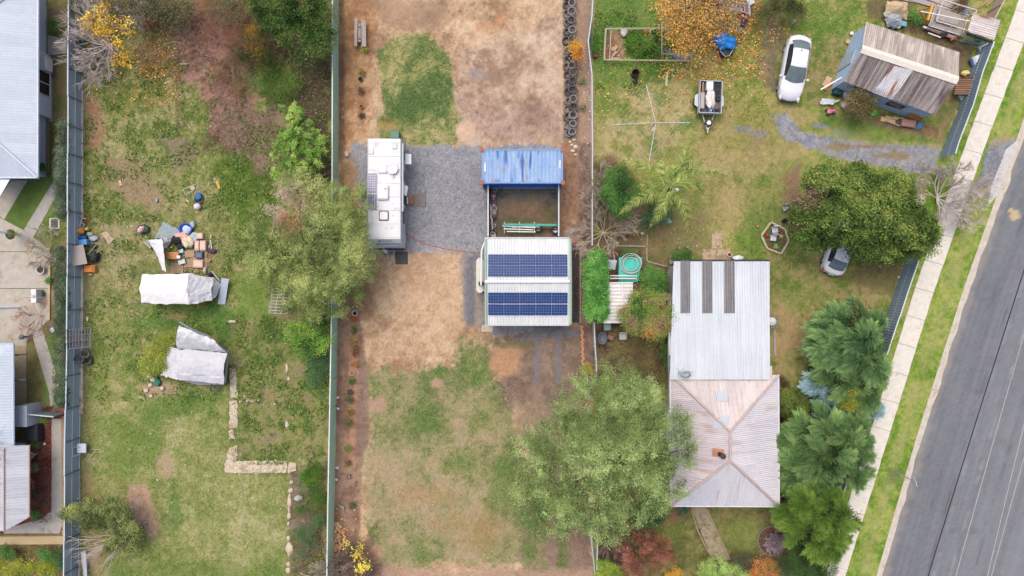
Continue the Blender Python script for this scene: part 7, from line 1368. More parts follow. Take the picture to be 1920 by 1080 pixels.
# ---------------- vegetation ----------------
def unit(v): return v / (np.linalg.norm(v, axis=-1, keepdims=True) + 1e-9)
def leaf_cloud(pos, nrm, along, L, W_, cols, name, parent, fold=.0):
    """one diamond leaf per point"""
    n = len(pos); side = unit(np.cross(nrm, along)); al = unit(np.cross(side, nrm))
    L = L[:, None]; W_ = W_[:, None]
    V = np.stack([pos - al * L * .5, pos + side * W_ * .5 + nrm * W_ * fold, pos + al * L * .5, pos - side * W_ * .5 + nrm * W_ * fold], 1).reshape(-1, 3)
    F = np.arange(4 * n).reshape(n, 4); return npmesh(name, V, F, np.repeat(cols, 4, 0), LEAF, parent)
def crown(parent, lobes, n, leaf, cols, seed=1, cs=.5, nc=None, up=.55, thin=.35, drop=0, name='crown', radial=.0, jit=.16, K=2.15, zmin=.15, inner=.6, strand=0, patchy=None, gap=0, gs=30):
    """lobes: (px, py, z, rx, ry, rz) px in photo pixels at height z, radii in metres"""
    g = np.random.default_rng(seed); lb = np.array([[*P(l[0], l[1], l[2]), l[3], l[4], l[5]] for l in lobes])
    ar = lb[:, 3] * lb[:, 4]; nc = nc or max(8, int(ar.sum() * 9 / max(.1, cs * cs * 4))); ci = g.choice(len(lb), nc, p=ar / ar.sum())
    d_ = g.normal(size=(nc, 3)); d_[:, 2] = np.abs(d_[:, 2]) * 1.0 - .25; d_ = unit(d_)
    rr = inner + (1 - inner) * g.random((nc, 1)) ** .6
    cc = lb[ci, :3] + d_ * rr * lb[ci, 3:6]
    # plan-uniform shift so that the middle is filled too
    ctone = g.random(nc); cu = g.random(nc)
    k = g.integers(0, nc, n); off = g.normal(size=(n, 3)) * np.array([1, 1, .55]) * cs * (.6 + .6 * g.random((nc, 1)))[k]
    out = d_[k]
    if strand:   # weeping strands: spread along the outward direction, falling
        s_ = g.random((n, 1)) ** 1.0; oh = out * np.array([1, 1, .2]); off = off * .35 + oh * s_ * strand - np.array([0, 0, 1]) * s_ ** 2 * strand * .6
    pos = cc[k] + off; pos[:, 2] = np.maximum(pos[:, 2], zmin) - drop * 0
    sn = fbm(pos[:, 0] * S + seed * 50, pos[:, 1] * S + pos[:, 2] * 20, gs, seed + 3, 3)
    if gap: kp = sn > gap + g.normal(size=n) * .02; pos, k, out, sn = pos[kp], k[kp], out[kp], sn[kp]; n = len(pos)
    nr = unit(out * .35 + np.array([0, 0, up]) + g.normal(size=(n, 3)) * .45)
    al = unit(out * radial + g.normal(size=(n, 3)) * (1 - radial * .7) + np.array([0, 0, -.15]))
    c = srgb(cols, K); t = np.clip(ctone[k] * .6 + .25 * g.random(n) + (g.random(n) - .5) * .3 + (sn - .5) * 1.3 + .1, 0, .999) * (len(c) - 1)
    i = t.astype(int); f = (t - i)[:, None]; col = c[i] * (1 - f) + c[np.minimum(i + 1, len(c) - 1)] * f
    if patchy is not None:
        for (px, py, r_, pc) in patchy:
            w_ = np.exp(-(((pos[:, 0] - P(px, py, lobes[0][2])[0]) ** 2 + (pos[:, 1] - P(px, py, lobes[0][2])[1]) ** 2) / (r_ / S) ** 2))[:, None] * (g.random((n, 1)) < .8); col = col * (1 - w_) + srgb([pc], K) * w_
    col = col * (1 + g.normal(size=(n, 1)) * jit); col = np.clip(col, .004, .8)
    L = leaf * (.6 + .8 * g.random(n)); return leaf_cloud(pos, nr, al, L, L * thin, col, name, parent)
def twigs(mb, base, dirs, L0, r0, depth, seed, spread=.5, kids=(2, 4), up=.1, wob=.12, minr=.008, flat=0):
    g = random.Random(seed)
    def go(p, d_, L, r, dep):
        n = 4; pts = [p]; q = p.copy(); dd = d_.copy()
        for i in range(n):
            dd = (dd + Vector((g.gauss(0, wob), g.gauss(0, wob), g.gauss(0, wob * .7) + up * .15))).normalized(); q = q + dd * L / n; pts.append(q.copy())
        mb.tube(pts, r, 3 if r < .03 else 5, r2=max(minr, r * .6))
        if dep <= 0: return
        for k in range(g.randint(*kids)):
            t = .35 + .65 * g.random(); i = min(n, int(t * n) + 0); a = Vector((g.gauss(0, 1), g.gauss(0, 1), g.gauss(0, .6))); a = (a - a.dot(dd) * dd).normalized()
            nd = (dd + a * spread * (.6 + .8 * g.random())).normalized(); nd.z *= (1 - flat); nd.z += up * .3; go(pts[i], nd.normalized(), L * (.55 + .25 * g.random()), max(minr, r * .55), dep - 1)
    for d_ in dirs: go(Vector(base), Vector(d_).normalized(), L0 * (.8 + .4 * g.random()), r0, depth)
BARK = mat(C(150, 132, 112), .9, var=.2, scale=6); BARKD = mat(C(104, 86, 72), .9, var=.25, scale=6)
def tree(name, label, cat, px, py, lobes, n, leaf, cols, seed, trunk_h=None, r=.15, group=None, bark=None, **kw):
    t = thing(name, label, cat, P(px, py), 0, group); ctop = lobes[0]; zc = np.mean([l[2] for l in lobes])
    mb = MB(t); b = Vector(P(px, py)); h = trunk_h if trunk_h is not None else zc * .55
    if h > 0:
        mb.tube([b, b + Vector((.1, .05, h * .5)), b + Vector((0, 0, h))], r, 8, r2=r * .7)
        for l in lobes: c = Vector(P(l[0], l[1], l[2])); mb.tube([b + Vector((0, 0, h * .9)), (b + Vector((0, 0, h)) + c) / 2 + Vector((.1, -.1, .2)), c + Vector((0, 0, l[5] * .2))], r * .6, 6, r2=.03)
        for k in range(min(14, 3 * len(lobes))):
            l = lobes[k % len(lobes)]; c = Vector(P(l[0], l[1], l[2])); a = k * 2.4; mb.tube([(b + Vector((0, 0, h)) + c) / 2, c + Vector((math.cos(a) * l[3] * .4, math.sin(a) * l[4] * .4, 0)), c + Vector((math.cos(a) * l[3] * .8, math.sin(a) * l[4] * .8, l[5] * .3))], r * .3, 5, r2=.015)
        mb.build('trunk', bark or BARK, t, True)
    crown(t, lobes, n, leaf, cols, seed, **kw); return t
def L(items, z, k=.8, kz=.7):   # quick lobes from (px, py, radius px)
    return [(x, y, z + (q[0] if q else 0), r / S * .97 * (H - z) / H, r / S * .97 * (H - z) / H, r / S * kz) for x, y, r, *q in items]
def conifer(parent, lobes, n, cols, seed, size=.5, name='crown', K=2.5, drp=.35):
    """flat fern-like sprays pointing outward and down"""
    g = np.random.default_rng(seed); tm = []; m = 8
    for i in range(m):
        x0 = i / m; ln = .34 * (1 - x0 * .7)
        for s in (-1, 1): tm += [(x0, 0, 0), (x0 + .1, s * .02, 0), (x0 + .1 + ln * .8, s * ln * .75, -.05)]
    tm += [(.0, -.02, 0), (1.1, 0, -.04), (0, .02, 0)]; tm = np.array(tm, float)
    lb = np.array([[*P(l[0], l[1], l[2]), l[3], l[4], l[5]] for l in lobes]); ar = lb[:, 3] * lb[:, 4]
    npl = max(20, int(ar.sum() * 9)); ci = g.choice(len(lb), npl, p=ar / ar.sum()); pd = g.normal(size=(npl, 3)); pd[:, 2] = np.abs(pd[:, 2]) * .9 - .1; pd = unit(pd); pc_ = lb[ci, :3] + pd * (.45 + .5 * g.random((npl, 1)) ** .6) * lb[ci, 3:6]
    cen = lb[:, :3].mean(0); pa = unit((pc_ - cen) * np.array([1, 1, 0]) / 3 + pd * np.array([1, 1, 0]) * .8 + g.normal(size=(npl, 3)) * np.array([.8, .8, .12]) + np.array([.1, -.35, 0])); pl_t = g.random(npl)
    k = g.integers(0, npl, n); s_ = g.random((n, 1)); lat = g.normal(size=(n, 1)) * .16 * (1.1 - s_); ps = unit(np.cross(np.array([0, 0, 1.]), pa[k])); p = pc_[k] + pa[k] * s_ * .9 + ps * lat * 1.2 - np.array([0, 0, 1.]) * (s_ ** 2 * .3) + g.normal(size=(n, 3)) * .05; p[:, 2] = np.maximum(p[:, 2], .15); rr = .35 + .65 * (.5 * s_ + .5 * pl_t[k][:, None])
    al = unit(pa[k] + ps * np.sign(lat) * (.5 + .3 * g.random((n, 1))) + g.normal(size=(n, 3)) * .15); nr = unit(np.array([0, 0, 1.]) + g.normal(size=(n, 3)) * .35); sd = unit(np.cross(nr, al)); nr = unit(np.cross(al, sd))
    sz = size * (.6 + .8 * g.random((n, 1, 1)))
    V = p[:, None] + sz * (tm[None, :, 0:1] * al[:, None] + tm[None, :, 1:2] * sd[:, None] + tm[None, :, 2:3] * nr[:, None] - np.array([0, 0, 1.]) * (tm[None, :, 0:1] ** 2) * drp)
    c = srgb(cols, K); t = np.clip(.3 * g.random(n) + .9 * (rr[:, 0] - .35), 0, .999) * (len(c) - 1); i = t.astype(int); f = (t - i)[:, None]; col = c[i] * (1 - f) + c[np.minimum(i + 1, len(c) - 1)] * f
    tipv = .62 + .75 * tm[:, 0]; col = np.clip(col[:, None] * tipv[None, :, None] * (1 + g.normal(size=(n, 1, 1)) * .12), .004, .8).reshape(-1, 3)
    V = V.reshape(-1, 3); return npmesh(name, V, np.arange(len(V)).reshape(-1, 3), col, LEAF, parent)
def tuft(parent, px, py, z, n, L0, cols, seed, w_=.03, name='fronds', arc=.6, K=1.95):
    g = np.random.default_rng(seed); b = np.array(P(px, py, z)); a = g.random(n) * 2 * pi; el = g.random(n) * 1.1 + .15; Ln = L0 * (.6 + .5 * g.random(n)); V = []; cs_ = srgb(cols, K)[g.integers(0, len(cols), n)]; ks = 5
    d_ = np.stack([np.cos(a) * np.cos(el), np.sin(a) * np.cos(el), np.sin(el)], 1); sd = np.stack([-np.sin(a), np.cos(a), 0 * a], 1); F = []
    for k in range(ks + 1):
        t = k / ks; c = b + d_ * Ln[:, None] * t - np.array([0, 0, 1.]) * (t * t * arc * Ln)[:, None]; wd = w_ * (1 - t * .9); V.append(np.stack([c - sd * wd, c + sd * wd], 1))
    V = np.stack(V, 1); V[..., 2] = np.maximum(V[..., 2], .05); base = np.arange(n)[:, None] * (2 * (ks + 1)); F = [np.concatenate([base + 2 * k, base + 2 * k + 1, base + 2 * k + 3, base + 2 * k + 2], 1) for k in range(ks)]
    return npmesh(name, V.reshape(-1, 3), np.concatenate(F), np.repeat(cs_, 2 * (ks + 1), 0), LEAF, parent)
# the two big feathery trees
FG = [(74, 82, 56), (112, 122, 76), (138, 150, 92), (160, 170, 112), (182, 188, 128)]
tree('feathery_tree', 'wide feathery grey-green tree hanging over the pale green fence', 'tree', 585, 470, L([(530, 500, 48, -.6), (590, 440, 50), (640, 490, 46), (600, 545, 46, -.4), (560, 585, 34, -1), (510, 440, 44, -1), (648, 430, 32), (680, 515, 18, -1), (478, 490, 20, -1.4), (610, 375, 40, -.3), (660, 380, 28, -.6), (640, 560, 28, -.8), (690, 470, 16, -1), (555, 350, 30, -.8)], 5), 110000, .12, [(54, 66, 34), (84, 98, 48), (110, 126, 62), (134, 148, 80), (160, 168, 98)], 11, r=.2, cs=.5, thin=.32, strand=.6, radial=.4, inner=.3, nc=1000, gap=.38, jit=.12,
     patchy=[(540, 385, 36, (166, 134, 126)), (515, 380, 24, (186, 160, 160)), (545, 408, 18, (170, 96, 64))])
tree('feathery_tree', 'largest feathery pale green tree between dirt yard and pink hip roof', 'tree', 1150, 850, L([(1110, 760, 56), (1190, 760, 50), (1060, 830, 54, -.6), (1140, 850, 60, .6), (1220, 830, 54, .2), (1030, 900, 44, -1.2), (1110, 940, 56, -.4), (1190, 920, 52), (1258, 850, 42, -.5), (1256, 800, 34, -.6), (1000, 850, 30, -1.4), (1050, 960, 38, -1.2), (1140, 985, 30, -1), (1250, 920, 30, -.8), (1090, 800, 30), (1150, 720, 30, -.8), (990, 930, 28, -2)], 6.5), 170000, .12, [(58, 72, 40), (88, 106, 56), (114, 134, 72), (138, 158, 92), (160, 176, 110)], 12, r=.26, cs=.5, thin=.32, strand=.8, radial=.4, inner=.25, nc=1700, gap=.34, jit=.1)
tree('bright_shrub', 'bright yellow-green bushy tree on the rough lot north of the feathery tree', 'tree', 555, 270, L([(550, 215, 22, -.4), (555, 250, 34), (545, 290, 34), (575, 300, 28), (590, 270, 20, -.6), (535, 320, 22, -.6)], 3), 20000, .14, [(70, 98, 34), (100, 134, 50), (128, 158, 64), (158, 180, 84)], 13, cs=.3, thin=.4, strand=.35, inner=.4)
DG = [(36, 48, 24), (56, 76, 32), (76, 100, 40), (98, 122, 50), (126, 134, 60)]
tree('dense_tree', 'dense dark green round-headed tree west of the bare street tree', 'tree', 1600, 400, L([(1550, 350, 46), (1600, 345, 40, .3), (1520, 420, 42, -.4), (1575, 410, 52, .4), (1640, 410, 52, .2), (1700, 420, 46), (1670, 360, 40, .3), (1720, 450, 36, -.6), (1620, 460, 34, -.8), (1500, 395, 20, -.6), (1530, 450, 24, -1), (1690, 465, 24, -1.2), (1740, 430, 24, -.8), (1665, 470, 26, -1)], 4.5), 76000, .15, DG, 14, r=.22, cs=.2, nc=2600, thin=.5, inner=.6, patchy=[(1510, 372, 16, (140, 116, 92))])
# bare trees
def bare(name, label, px, py, dirs, L0, r0, depth, seed, m, h=0.3, cat='tree', **kw):
    t = thing(name, label, cat, P(px, py)); mb = MB(t); b = Vector(P(px, py)); mb.tube([b, b + Vector((0, 0, h))], r0 * 1.1, 6); mb.build('trunk', m, t); mb = MB(t); twigs(mb, b + Vector((0, 0, h)), dirs, L0, r0, depth, seed, **kw); mb.build('branches', m, t); return t
def fan(n, a0, a1, z, seed=0):
    g = random.Random(seed); return [(math.cos(R(a0 + (a1 - a0) * i / max(1, n - 1) + g.uniform(-8, 8))), math.sin(R(a0 + (a1 - a0) * i / max(1, n - 1) + g.uniform(-8, 8))), z + g.uniform(-.15, .2)) for i in range(n)]
TW = mat(C(208, 196, 188), .9, var=.1); TWB = mat(C(196, 180, 160), .9, var=.15); TWR = mat(C(188, 140, 124), .9, var=.15)
bare('bare_tree', 'leafless pale tree leaning over the footpath by the gravel driveway', 1752, 372, fan(7, -80, 100, .4, 1) + fan(3, 110, 250, .6, 2), 1.9, .05, 5, 21, TW, spread=.48, kids=(2, 4), up=.12, minr=.012)
bare('bare_tree', 'pale grey leafless tree overhanging the grey fence at the top left', 212, 86, fan(9, 120, 235, .35, 3) + fan(4, 235, 300, .4, 4) + [(.1, .6, .6)], 1.9, .075, 4, 22, TW, spread=.5, kids=(3, 3), up=.1, minr=.014)
bare('bare_shrub', 'leafless grey shrub straddling the wire fence south of the dark shrub', 1130, 436, fan(13, 0, 335, .4, 5), 1.55, .028, 4, 23, TWB, spread=.45, kids=(3, 3), up=.06, minr=.011, cat='shrub')
bare('bare_shrub', 'thin leafless shrub against the wire fence west of the dark shrub', 1117, 352, fan(7, 50, 310, .5, 6), 1.0, .022, 4, 24, TWB, spread=.4, kids=(3, 4), up=.1, minr=.01, cat='shrub')
bare('bare_shrub', 'reddish leafless shrub at the neighbour driveway corner', 82, 592, fan(8, 90, 300, .4, 7), 1.1, .022, 4, 25, TWR, spread=.35, kids=(2, 3), up=.05, minr=.01, cat='shrub')
bare('bare_shrub', 'leafless grey shrub south of the drain grate', 98, 468, fan(7, 80, 290, .45, 8), 1.0, .02, 4, 26, TWB, spread=.35, kids=(2, 4), up=.05, minr=.011, cat='shrub')
bare('bare_tree', 'leafless pinkish tree spreading over the lower left garage roof', 72, 850, fan(8, 130, 240, 1.1, 9), 2.3, .05, 4, 27, TWR, spread=.4, kids=(2, 4), up=.12, minr=.012)
bare('bare_shrub', 'purple-grey leafless shrub filling the round brick bed', 1447, 1013, fan(30, 0, 350, .6, 10), .55, .022, 3, 28, mat(C(176, 156, 166), .9), spread=.5, kids=(3, 4), up=.05, minr=.01, cat='shrub')
bare('bare_shrub', 'dark leafless shrub with yellow leaves at the bottom of the green fence', 668, 1052, fan(12, -40, 170, .6, 11) + fan(5, 180, 300, .6, 12), 1.3, .04, 3, 29, mat(C(128, 108, 104), .9), spread=.4, kids=(3, 4), up=.1, minr=.011, cat='shrub')
crown([o for o in bpy.data.objects if o.get('label') == 'dark leafless shrub with yellow leaves at the bottom of the green fence'][0], L([(664, 1040, 9), (676, 1030, 7), (682, 1060, 9), (650, 1022, 5), (672, 1068, 6)], 1.2), 420, .12, [(196, 140, 20), (236, 186, 40), (246, 206, 60)], 30, cs=.18, thin=.7, name='leaves')
bare('bare_shrub', 'grey leafless twigs south of the firewood along the green fence', 620, 1075, fan(14, 20, 170, .6, 13), 1.1, .03, 3, 31, TWB, spread=.4, kids=(3, 4), minr=.011, cat='shrub')
bare('bare_shrub', 'leafless brown shrub in the dark strip below the big tree', 1148, 1005, fan(14, 0, 340, .7, 14), 1.0, .03, 3, 32, mat(C(146, 120, 110), .9), spread=.4, kids=(3, 4), minr=.01, cat='shrub')
bare('bare_shrub', 'mauve leafless shrub at the north edge of the rough lot', 270, 8, fan(16, 180, 360, .5, 15), 1.4, .03, 3, 33, TW, spread=.4, kids=(3, 4), minr=.011, cat='shrub')
# autumn trees
YL = [(150, 120, 30), (206, 160, 30), (232, 190, 40), (244, 212, 70)]
tree('autumn_tree', 'yellow-leaved tree beside the pale leafless tree at the top left', 'tree', 205, 70, L([(198, 22, 18, .5), (178, 38, 22), (170, 55, 16), (212, 50, 18), (240, 48, 12), (228, 80, 14), (246, 62, 8), (238, 110, 14), (222, 118, 10), (190, 60, 14)], 3.6), 1500, .13, YL, 41, r=.12, cs=.22, nc=90, thin=.75, inner=.3, K=1.52)
tree('autumn_tree', 'orange and yellow autumn tree shedding over the garden enclosure', 'tree', 1325, 20, L([(1260, 20, 26), (1290, 50, 30), (1330, 30, 34), (1336, 62, 18), (1306, 88, 22, -.5), (1280, 85, 20, -.5), (1370, 20, 20), (1250, 60, 16, -.6), (1320, -20, 40), (1240, 0, 18)], 3.6), 4600, .13, [(110, 100, 50), (150, 130, 56), (200, 150, 60), (214, 176, 74), (196, 112, 56), (150, 150, 70)], 42, r=.16, cs=.42, nc=160, thin=.65, inner=.25, K=1.59)
bare('bare_tree', 'tangle of bare branches behind the orange autumn tree', 1322, -12, fan(16, 190, 350, .4, 16), 1.9, .045, 3, 34, mat(C(176, 156, 140), .9), spread=.35, kids=(3, 4), minr=.013)
tree('autumn_sapling', 'small orange-yellow sapling growing at the tyre row', 'tree', 1083, 96, L([(1083, 92, 11), (1076, 86, 8), (1090, 98, 9), (1083, 108, 6)], 1.6), 1700, .1, [(180, 110, 30), (216, 150, 40), (196, 170, 60)], 43, r=.04, cs=.16, thin=.6, K=1.59)
tree('red_shrub', 'large reddish-brown twiggy shrub in the front yard below the big tree', 'shrub', 1205, 1035, L([(1190, 1030, 32), (1230, 1030, 30), (1205, 1062, 30), (1245, 1050, 20, -.3), (1180, 1060, 20), (1210, 1000, 20, -.4)], 1.7), 13000, .11, [(96, 62, 50), (136, 84, 68), (166, 104, 84), (180, 126, 104)], 44, r=.06, cs=.3, thin=.3, strand=.3, radial=.5, inner=.3, K=1.59)
# shrubs
def shrub(name, label, items, z, n, leaf, cols, seed, cat='shrub', kz=.7, **kw):
    x = sum(i[0] for i in items) / len(items); y = sum(i[1] for i in items) / len(items); k = (H - z * .6) / H
    return tree(name, label, cat, 960 + (x - 960) * (1 - z / H), 540 + (y - 540) * (1 - z / H), L(items, z, kz=kz), n, leaf, cols, seed, trunk_h=z * .5, r=.05, **kw)
GS = [(52, 70, 34), (76, 104, 44), (96, 130, 54), (120, 150, 70)]
shrub('evergreen_tree', 'dark evergreen tree touching the top end of the pale green fence', [(520, 20, 40), (560, 10, 44), (590, 40, 40), (600, 80, 28), (540, 50, 34), (575, 95, 20), (500, -5, 36)], 3.2, 26000, .14, [(36, 54, 28), (56, 82, 34), (76, 102, 42), (110, 112, 60)], 50, cat='tree', cs=.28, thin=.45)
shrub('bramble', 'sprawling olive bramble along the top of the rough lot', [(200, 10, 24), (240, 0, 30), (290, 10, 30), (330, 25, 26), (380, 5, 28), (430, 15, 26), (270, 40, 20), (150, 5, 18)], 1.4, 17000, .12, [(60, 70, 44), (96, 104, 66), (136, 128, 92), (120, 88, 60)], 51, cs=.4, thin=.35, inner=.2, K=1.59)
shrub('bramble', 'rusty red bramble mound near the top of the rough lot', [(400, 40, 26), (450, 60, 30), (430, 100, 28), (470, 110, 22), (410, 140, 22), (440, 170, 22), (420, 70, 24), (380, 60, 18), (460, 30, 20)], .7, 15000, .11, [(106, 70, 52), (140, 96, 78), (166, 122, 100), (150, 90, 60), (130, 120, 80)], 52, cs=.35, thin=.15, inner=.1, K=1.40, radial=.3, kz=.3)
shrub('shrub', 'dark green shrub with yellow leaves left of the evergreen tree', [(480, 70, 26), (500, 110, 20), (460, 100, 14)], 1.3, 6500, .11, [(46, 60, 30), (76, 92, 44), (160, 120, 40)], 53, cs=.3, inner=.2, K=1.59)
shrub('shrub', 'leafy green clump in the middle of the upper rough lot', [(500, 150, 22), (540, 160, 22), (520, 175, 16)], .8, 6000, .11, [(70, 96, 40), (96, 124, 50), (120, 146, 60)], 54, cs=.3, inner=.2, K=1.59)
shrub('shrub', 'dense green shrub below the feathery tree at the pale green fence', [(590, 610, 26), (560, 625, 24), (605, 640, 18), (575, 650, 18)], 1.6, 11000, .11, [(46, 74, 30), (76, 112, 44), (110, 150, 50), (146, 180, 60)], 55, cs=.25, thin=.5)
shrub('shrub', 'blue-green weedy clump by the lower pale green fence', [(598, 680, 18), (590, 710, 14)], .6, 3500, .1, [(70, 110, 66), (104, 140, 90)], 56, cs=.25, inner=.2, K=1.59)
shrub('weed_clump', 'yellow-green bushy weeds west of the grey tent', [(310, 645, 20), (290, 660, 20), (280, 690, 18), (300, 680, 18), (325, 635, 12), (270, 670, 8)], .9, 9000, .1, [(96, 116, 36), (134, 152, 48), (164, 176, 64), (176, 160, 60)], 57, cs=.22, inner=.25, K=1.59)
shrub('weed_clump', 'green weeds between broken footings and lower pale green fence', [(580, 900, 20), (595, 930, 16), (570, 945, 16), (590, 890, 16)], .6, 7000, .1, [(60, 90, 30), (86, 122, 40), (116, 146, 52)], 58, cs=.25, inner=.2, K=1.59)
shrub('weed_clump', 'darker weeds at the bottom of the pale green fence', [(575, 1000, 16), (590, 1020, 12), (570, 1040, 10), (595, 975, 12)], .5, 5000, .1, [(60, 90, 36), (80, 128, 70), (116, 120, 90)], 59, cs=.25, inner=.2, K=1.59)
shrub('shrub', 'dark shrub with small red leaves at the top right near the white sedan', [(1470, 5, 20), (1490, 20, 14), (1450, -5, 16), (1430, 20, 12)], 1.5, 7000, .11, [(46, 56, 32), (76, 84, 48), (110, 90, 60)], 60, cs=.28)
shrub('dark_shrub', 'dense dark green shrub left of the palm', [(1160, 340, 26), (1180, 360, 24), (1150, 365, 22), (1165, 385, 20)], 2.6, 12000, .11, [(40, 66, 34), (60, 98, 42), (82, 124, 52)], 61, cs=.2, thin=.45)
shrub('dark_shrub', 'dark bluish shrub under the palm southern fronds', [(1235, 390, 20), (1245, 405, 18), (1215, 410, 14)], 1.6, 6500, .1, [(40, 66, 44), (60, 92, 60), (80, 112, 70)], 62, cs=.2)
t = shrub('clipped_hedge', 'tall clipped bright green hedge along the wire fence west of the pool', [(1118, y, 22) for y in (492, 510, 528, 546, 564, 582)] , 2.2, 24000, .1, [(50, 92, 34), (72, 128, 50), (96, 154, 62), (124, 172, 80)], 63, cat='hedge', cs=.14, thin=.55, inner=.75)
shrub('mottled_shrub', 'round mottled green and bronze shrub beside the white extension roof', [(1205, 566, 29), (1234, 572, 26), (1198, 600, 30), (1226, 608, 29), (1178, 590, 17), (1246, 595, 19)], 2.6, 23000, .1, [(56, 84, 36), (86, 122, 44), (110, 140, 50), (150, 128, 80), (120, 96, 80)], 64, cs=.18, thin=.5, patchy=[(1215, 626, 15, (176, 130, 70)), (1186, 604, 12, (130, 104, 92))])
shrub('dark_shrub', 'green shrub between teal pool and house', [(1215, 515, 16), (1232, 525, 18), (1220, 540, 16), (1240, 540, 12)], 2.2, 8500, .1, [(46, 80, 32), (74, 116, 46), (96, 136, 56)], 65, cs=.18)
shrub('shrub', 'small green bush at the north-west corner of the white extension', [(1280, 477, 14), (1268, 480, 9), (1290, 482, 8)], 1.2, 3500, .09, [(50, 80, 36), (80, 116, 50)], 66, cs=.16)
shrub('shrub', 'low green plant just north of the teal pool', [(1176, 476, 8), (1188, 474, 7)], .6, 1200, .09, [(60, 100, 46), (90, 130, 60)], 67, cs=.15)
shrub('climber', 'green climber hanging on the west wall of the house', [(1249, 650, 9), (1248, 668, 10), (1250, 690, 8)], 1.0, 2600, .09, [(50, 84, 36), (84, 120, 50)], 68, cs=.15)
shrub('thicket', 'sparse olive thicket in the small yard west of the house', [(1190, 660, 22), (1220, 660, 20), (1215, 690, 20), (1180, 690, 20), (1235, 640, 14)], 1.0, 7500, .11, [(96, 86, 56), (130, 118, 72), (150, 140, 90)], 69, cs=.35, thin=.2, inner=.1, K=1.40)
shrub('round_shrub', 'round clipped olive shrub east of the pink roof corner', [(1488, 760, 27), (1480, 745, 16), (1497, 778, 16)], 1.8, 12000, .08, [(50, 64, 28), (84, 100, 40), (112, 126, 56)], 70, cs=.12, nc=500, thin=.7, inner=.8)
shrub('round_shrub', 'dark yellow-green round shrub between the blue conifers', [(1597, 745, 26), (1612, 738, 18)], 2.6, 10000, .08, [(60, 76, 24), (96, 108, 30), (140, 140, 36)], 71, cs=.14, nc=420, thin=.6, inner=.75)
shrub('dark_shrub', 'dark green round shrub under the big tree west of the front path', [(1215, 955, 26), (1230, 960, 22), (1210, 975, 18), (1195, 965, 14)], 1.5, 9000, .1, [(30, 60, 34), (46, 86, 46), (64, 104, 56)], 72, cs=.18)
shrub('shrub', 'tiny teal-green shrub at the south-west of the pink roof', [(1280, 958, 8)], .5, 900, .08, [(50, 90, 66), (76, 112, 80)], 73, cs=.12)
shrub('yellow_shrub', 'glossy yellow-green shrub at the foot of the lower rail fence', [(1140, 1066, 16), (1128, 1056, 10), (1155, 1075, 12), (1130, 1080, 14)], 1.2, 5500, .1, [(56, 90, 30), (110, 140, 40), (170, 176, 50)], 74, cs=.14)
shrub('yellow_shrub', 'golden conifer shrub at the bottom edge below the red shrub', [(1268, 1078, 14), (1256, 1086, 10)], .9, 3000, .08, [(190, 140, 30), (226, 180, 50)], 75, cs=.14, K=1.59)
shrub('lime_shrub', 'lime green ball shrub at the bottom edge near the front path', [(1345, 1066, 22), (1325, 1072, 16), (1372, 1074, 16), (1395, 1082, 10)], 1.2, 10000, .09, [(110, 140, 60), (146, 176, 84), (176, 200, 106)], 76, cs=.14, K=1.83)
shrub('rose_bush', 'dark rose bush with pale flowers beside the front path end', [(1385, 1052, 14), (1400, 1046, 10)], .9, 2600, .09, [(60, 60, 50), (90, 90, 66), (70, 84, 50)], 77, cs=.18, inner=.2)
shrub('orange_shrub', 'orange-leaved shrub between lime shrub and dark shrub', [(1425, 1066, 16), (1440, 1060, 12), (1412, 1078, 12), (1452, 1076, 10)], .9, 5000, .09, [(140, 110, 50), (206, 120, 60), (226, 150, 80), (120, 130, 60)], 78, cs=.16, K=1.59)
shrub('dark_shrub', 'big dark green shrub at the bottom edge beside the footpath', [(1510, 1055, 30), (1545, 1060, 26), (1480, 1065, 22), (1530, 1085, 24), (1500, 1035, 18)], 2.2, 15000, .1, [(36, 56, 30), (54, 82, 40), (80, 104, 52)], 79, cs=.2)
shrub('leafy_bush', 'sparse olive bush against the south wall of the old shed', [(1612, 185, 20), (1600, 200, 16), (1622, 205, 16), (1635, 190, 12), (1612, 168, 10)], 1.8, 6500, .12, [(76, 80, 50), (104, 100, 60), (130, 112, 76)], 80, cs=.24, inner=.2, K=1.65)
shrub('shrub', 'reddish twiggy shrub above the caged trailer', [(1800, 12, 12), (1808, 2, 10)], .9, 2200, .1, [(110, 90, 66), (146, 110, 90)], 81, cs=.2, inner=.2, K=1.46)
shrub('shrub', 'green weeds beside the tan tarp', [(1713, 30, 9), (1720, 40, 8)], .4, 1400, .1, [(60, 100, 40), (90, 130, 50)], 82, cs=.15)
shrub('hedge', 'grey-green hedge along the grey fence above the drain grate', [(117, y, 11) for y in (235, 262, 285, 305, 325, 345, 365, 385, 400)] + [(112, 370, 8), (112, 330, 8)], 1.5, 26000, .1, [(50, 64, 46), (86, 100, 78), (112, 128, 98)], 83, cat='hedge', cs=.15, inner=.5, K=1.83)
shrub('hedge', 'grey-green hedge along the grey fence beside the neighbour driveway', [(116, y, 12) for y in (475, 495, 515, 535, 555, 575, 600, 625, 650, 680, 710, 735, 750)], 1.5, 34000, .1, [(46, 62, 40), (84, 100, 74), (108, 126, 92)], 84, cat='hedge', cs=.15, inner=.5, K=1.83)
shrub('shrub', 'small green plant in the timber planter', [(79, 313, 6)], .6, 900, .09, [(40, 90, 40), (70, 130, 60)], 85, cs=.12)
shrub('shrub', 'bright green tuft by the top left paving', [(98, 48, 8), (104, 55, 5)], .4, 1100, .09, [(70, 110, 40), (100, 140, 60)], 86, cs=.12)
shrub('shrub', 'small green bush at the hedge end on the driveway edge', [(90, 525, 5), (94, 520, 4)], .3, 600, .08, [(60, 110, 50), (90, 140, 70)], 87, cs=.1)
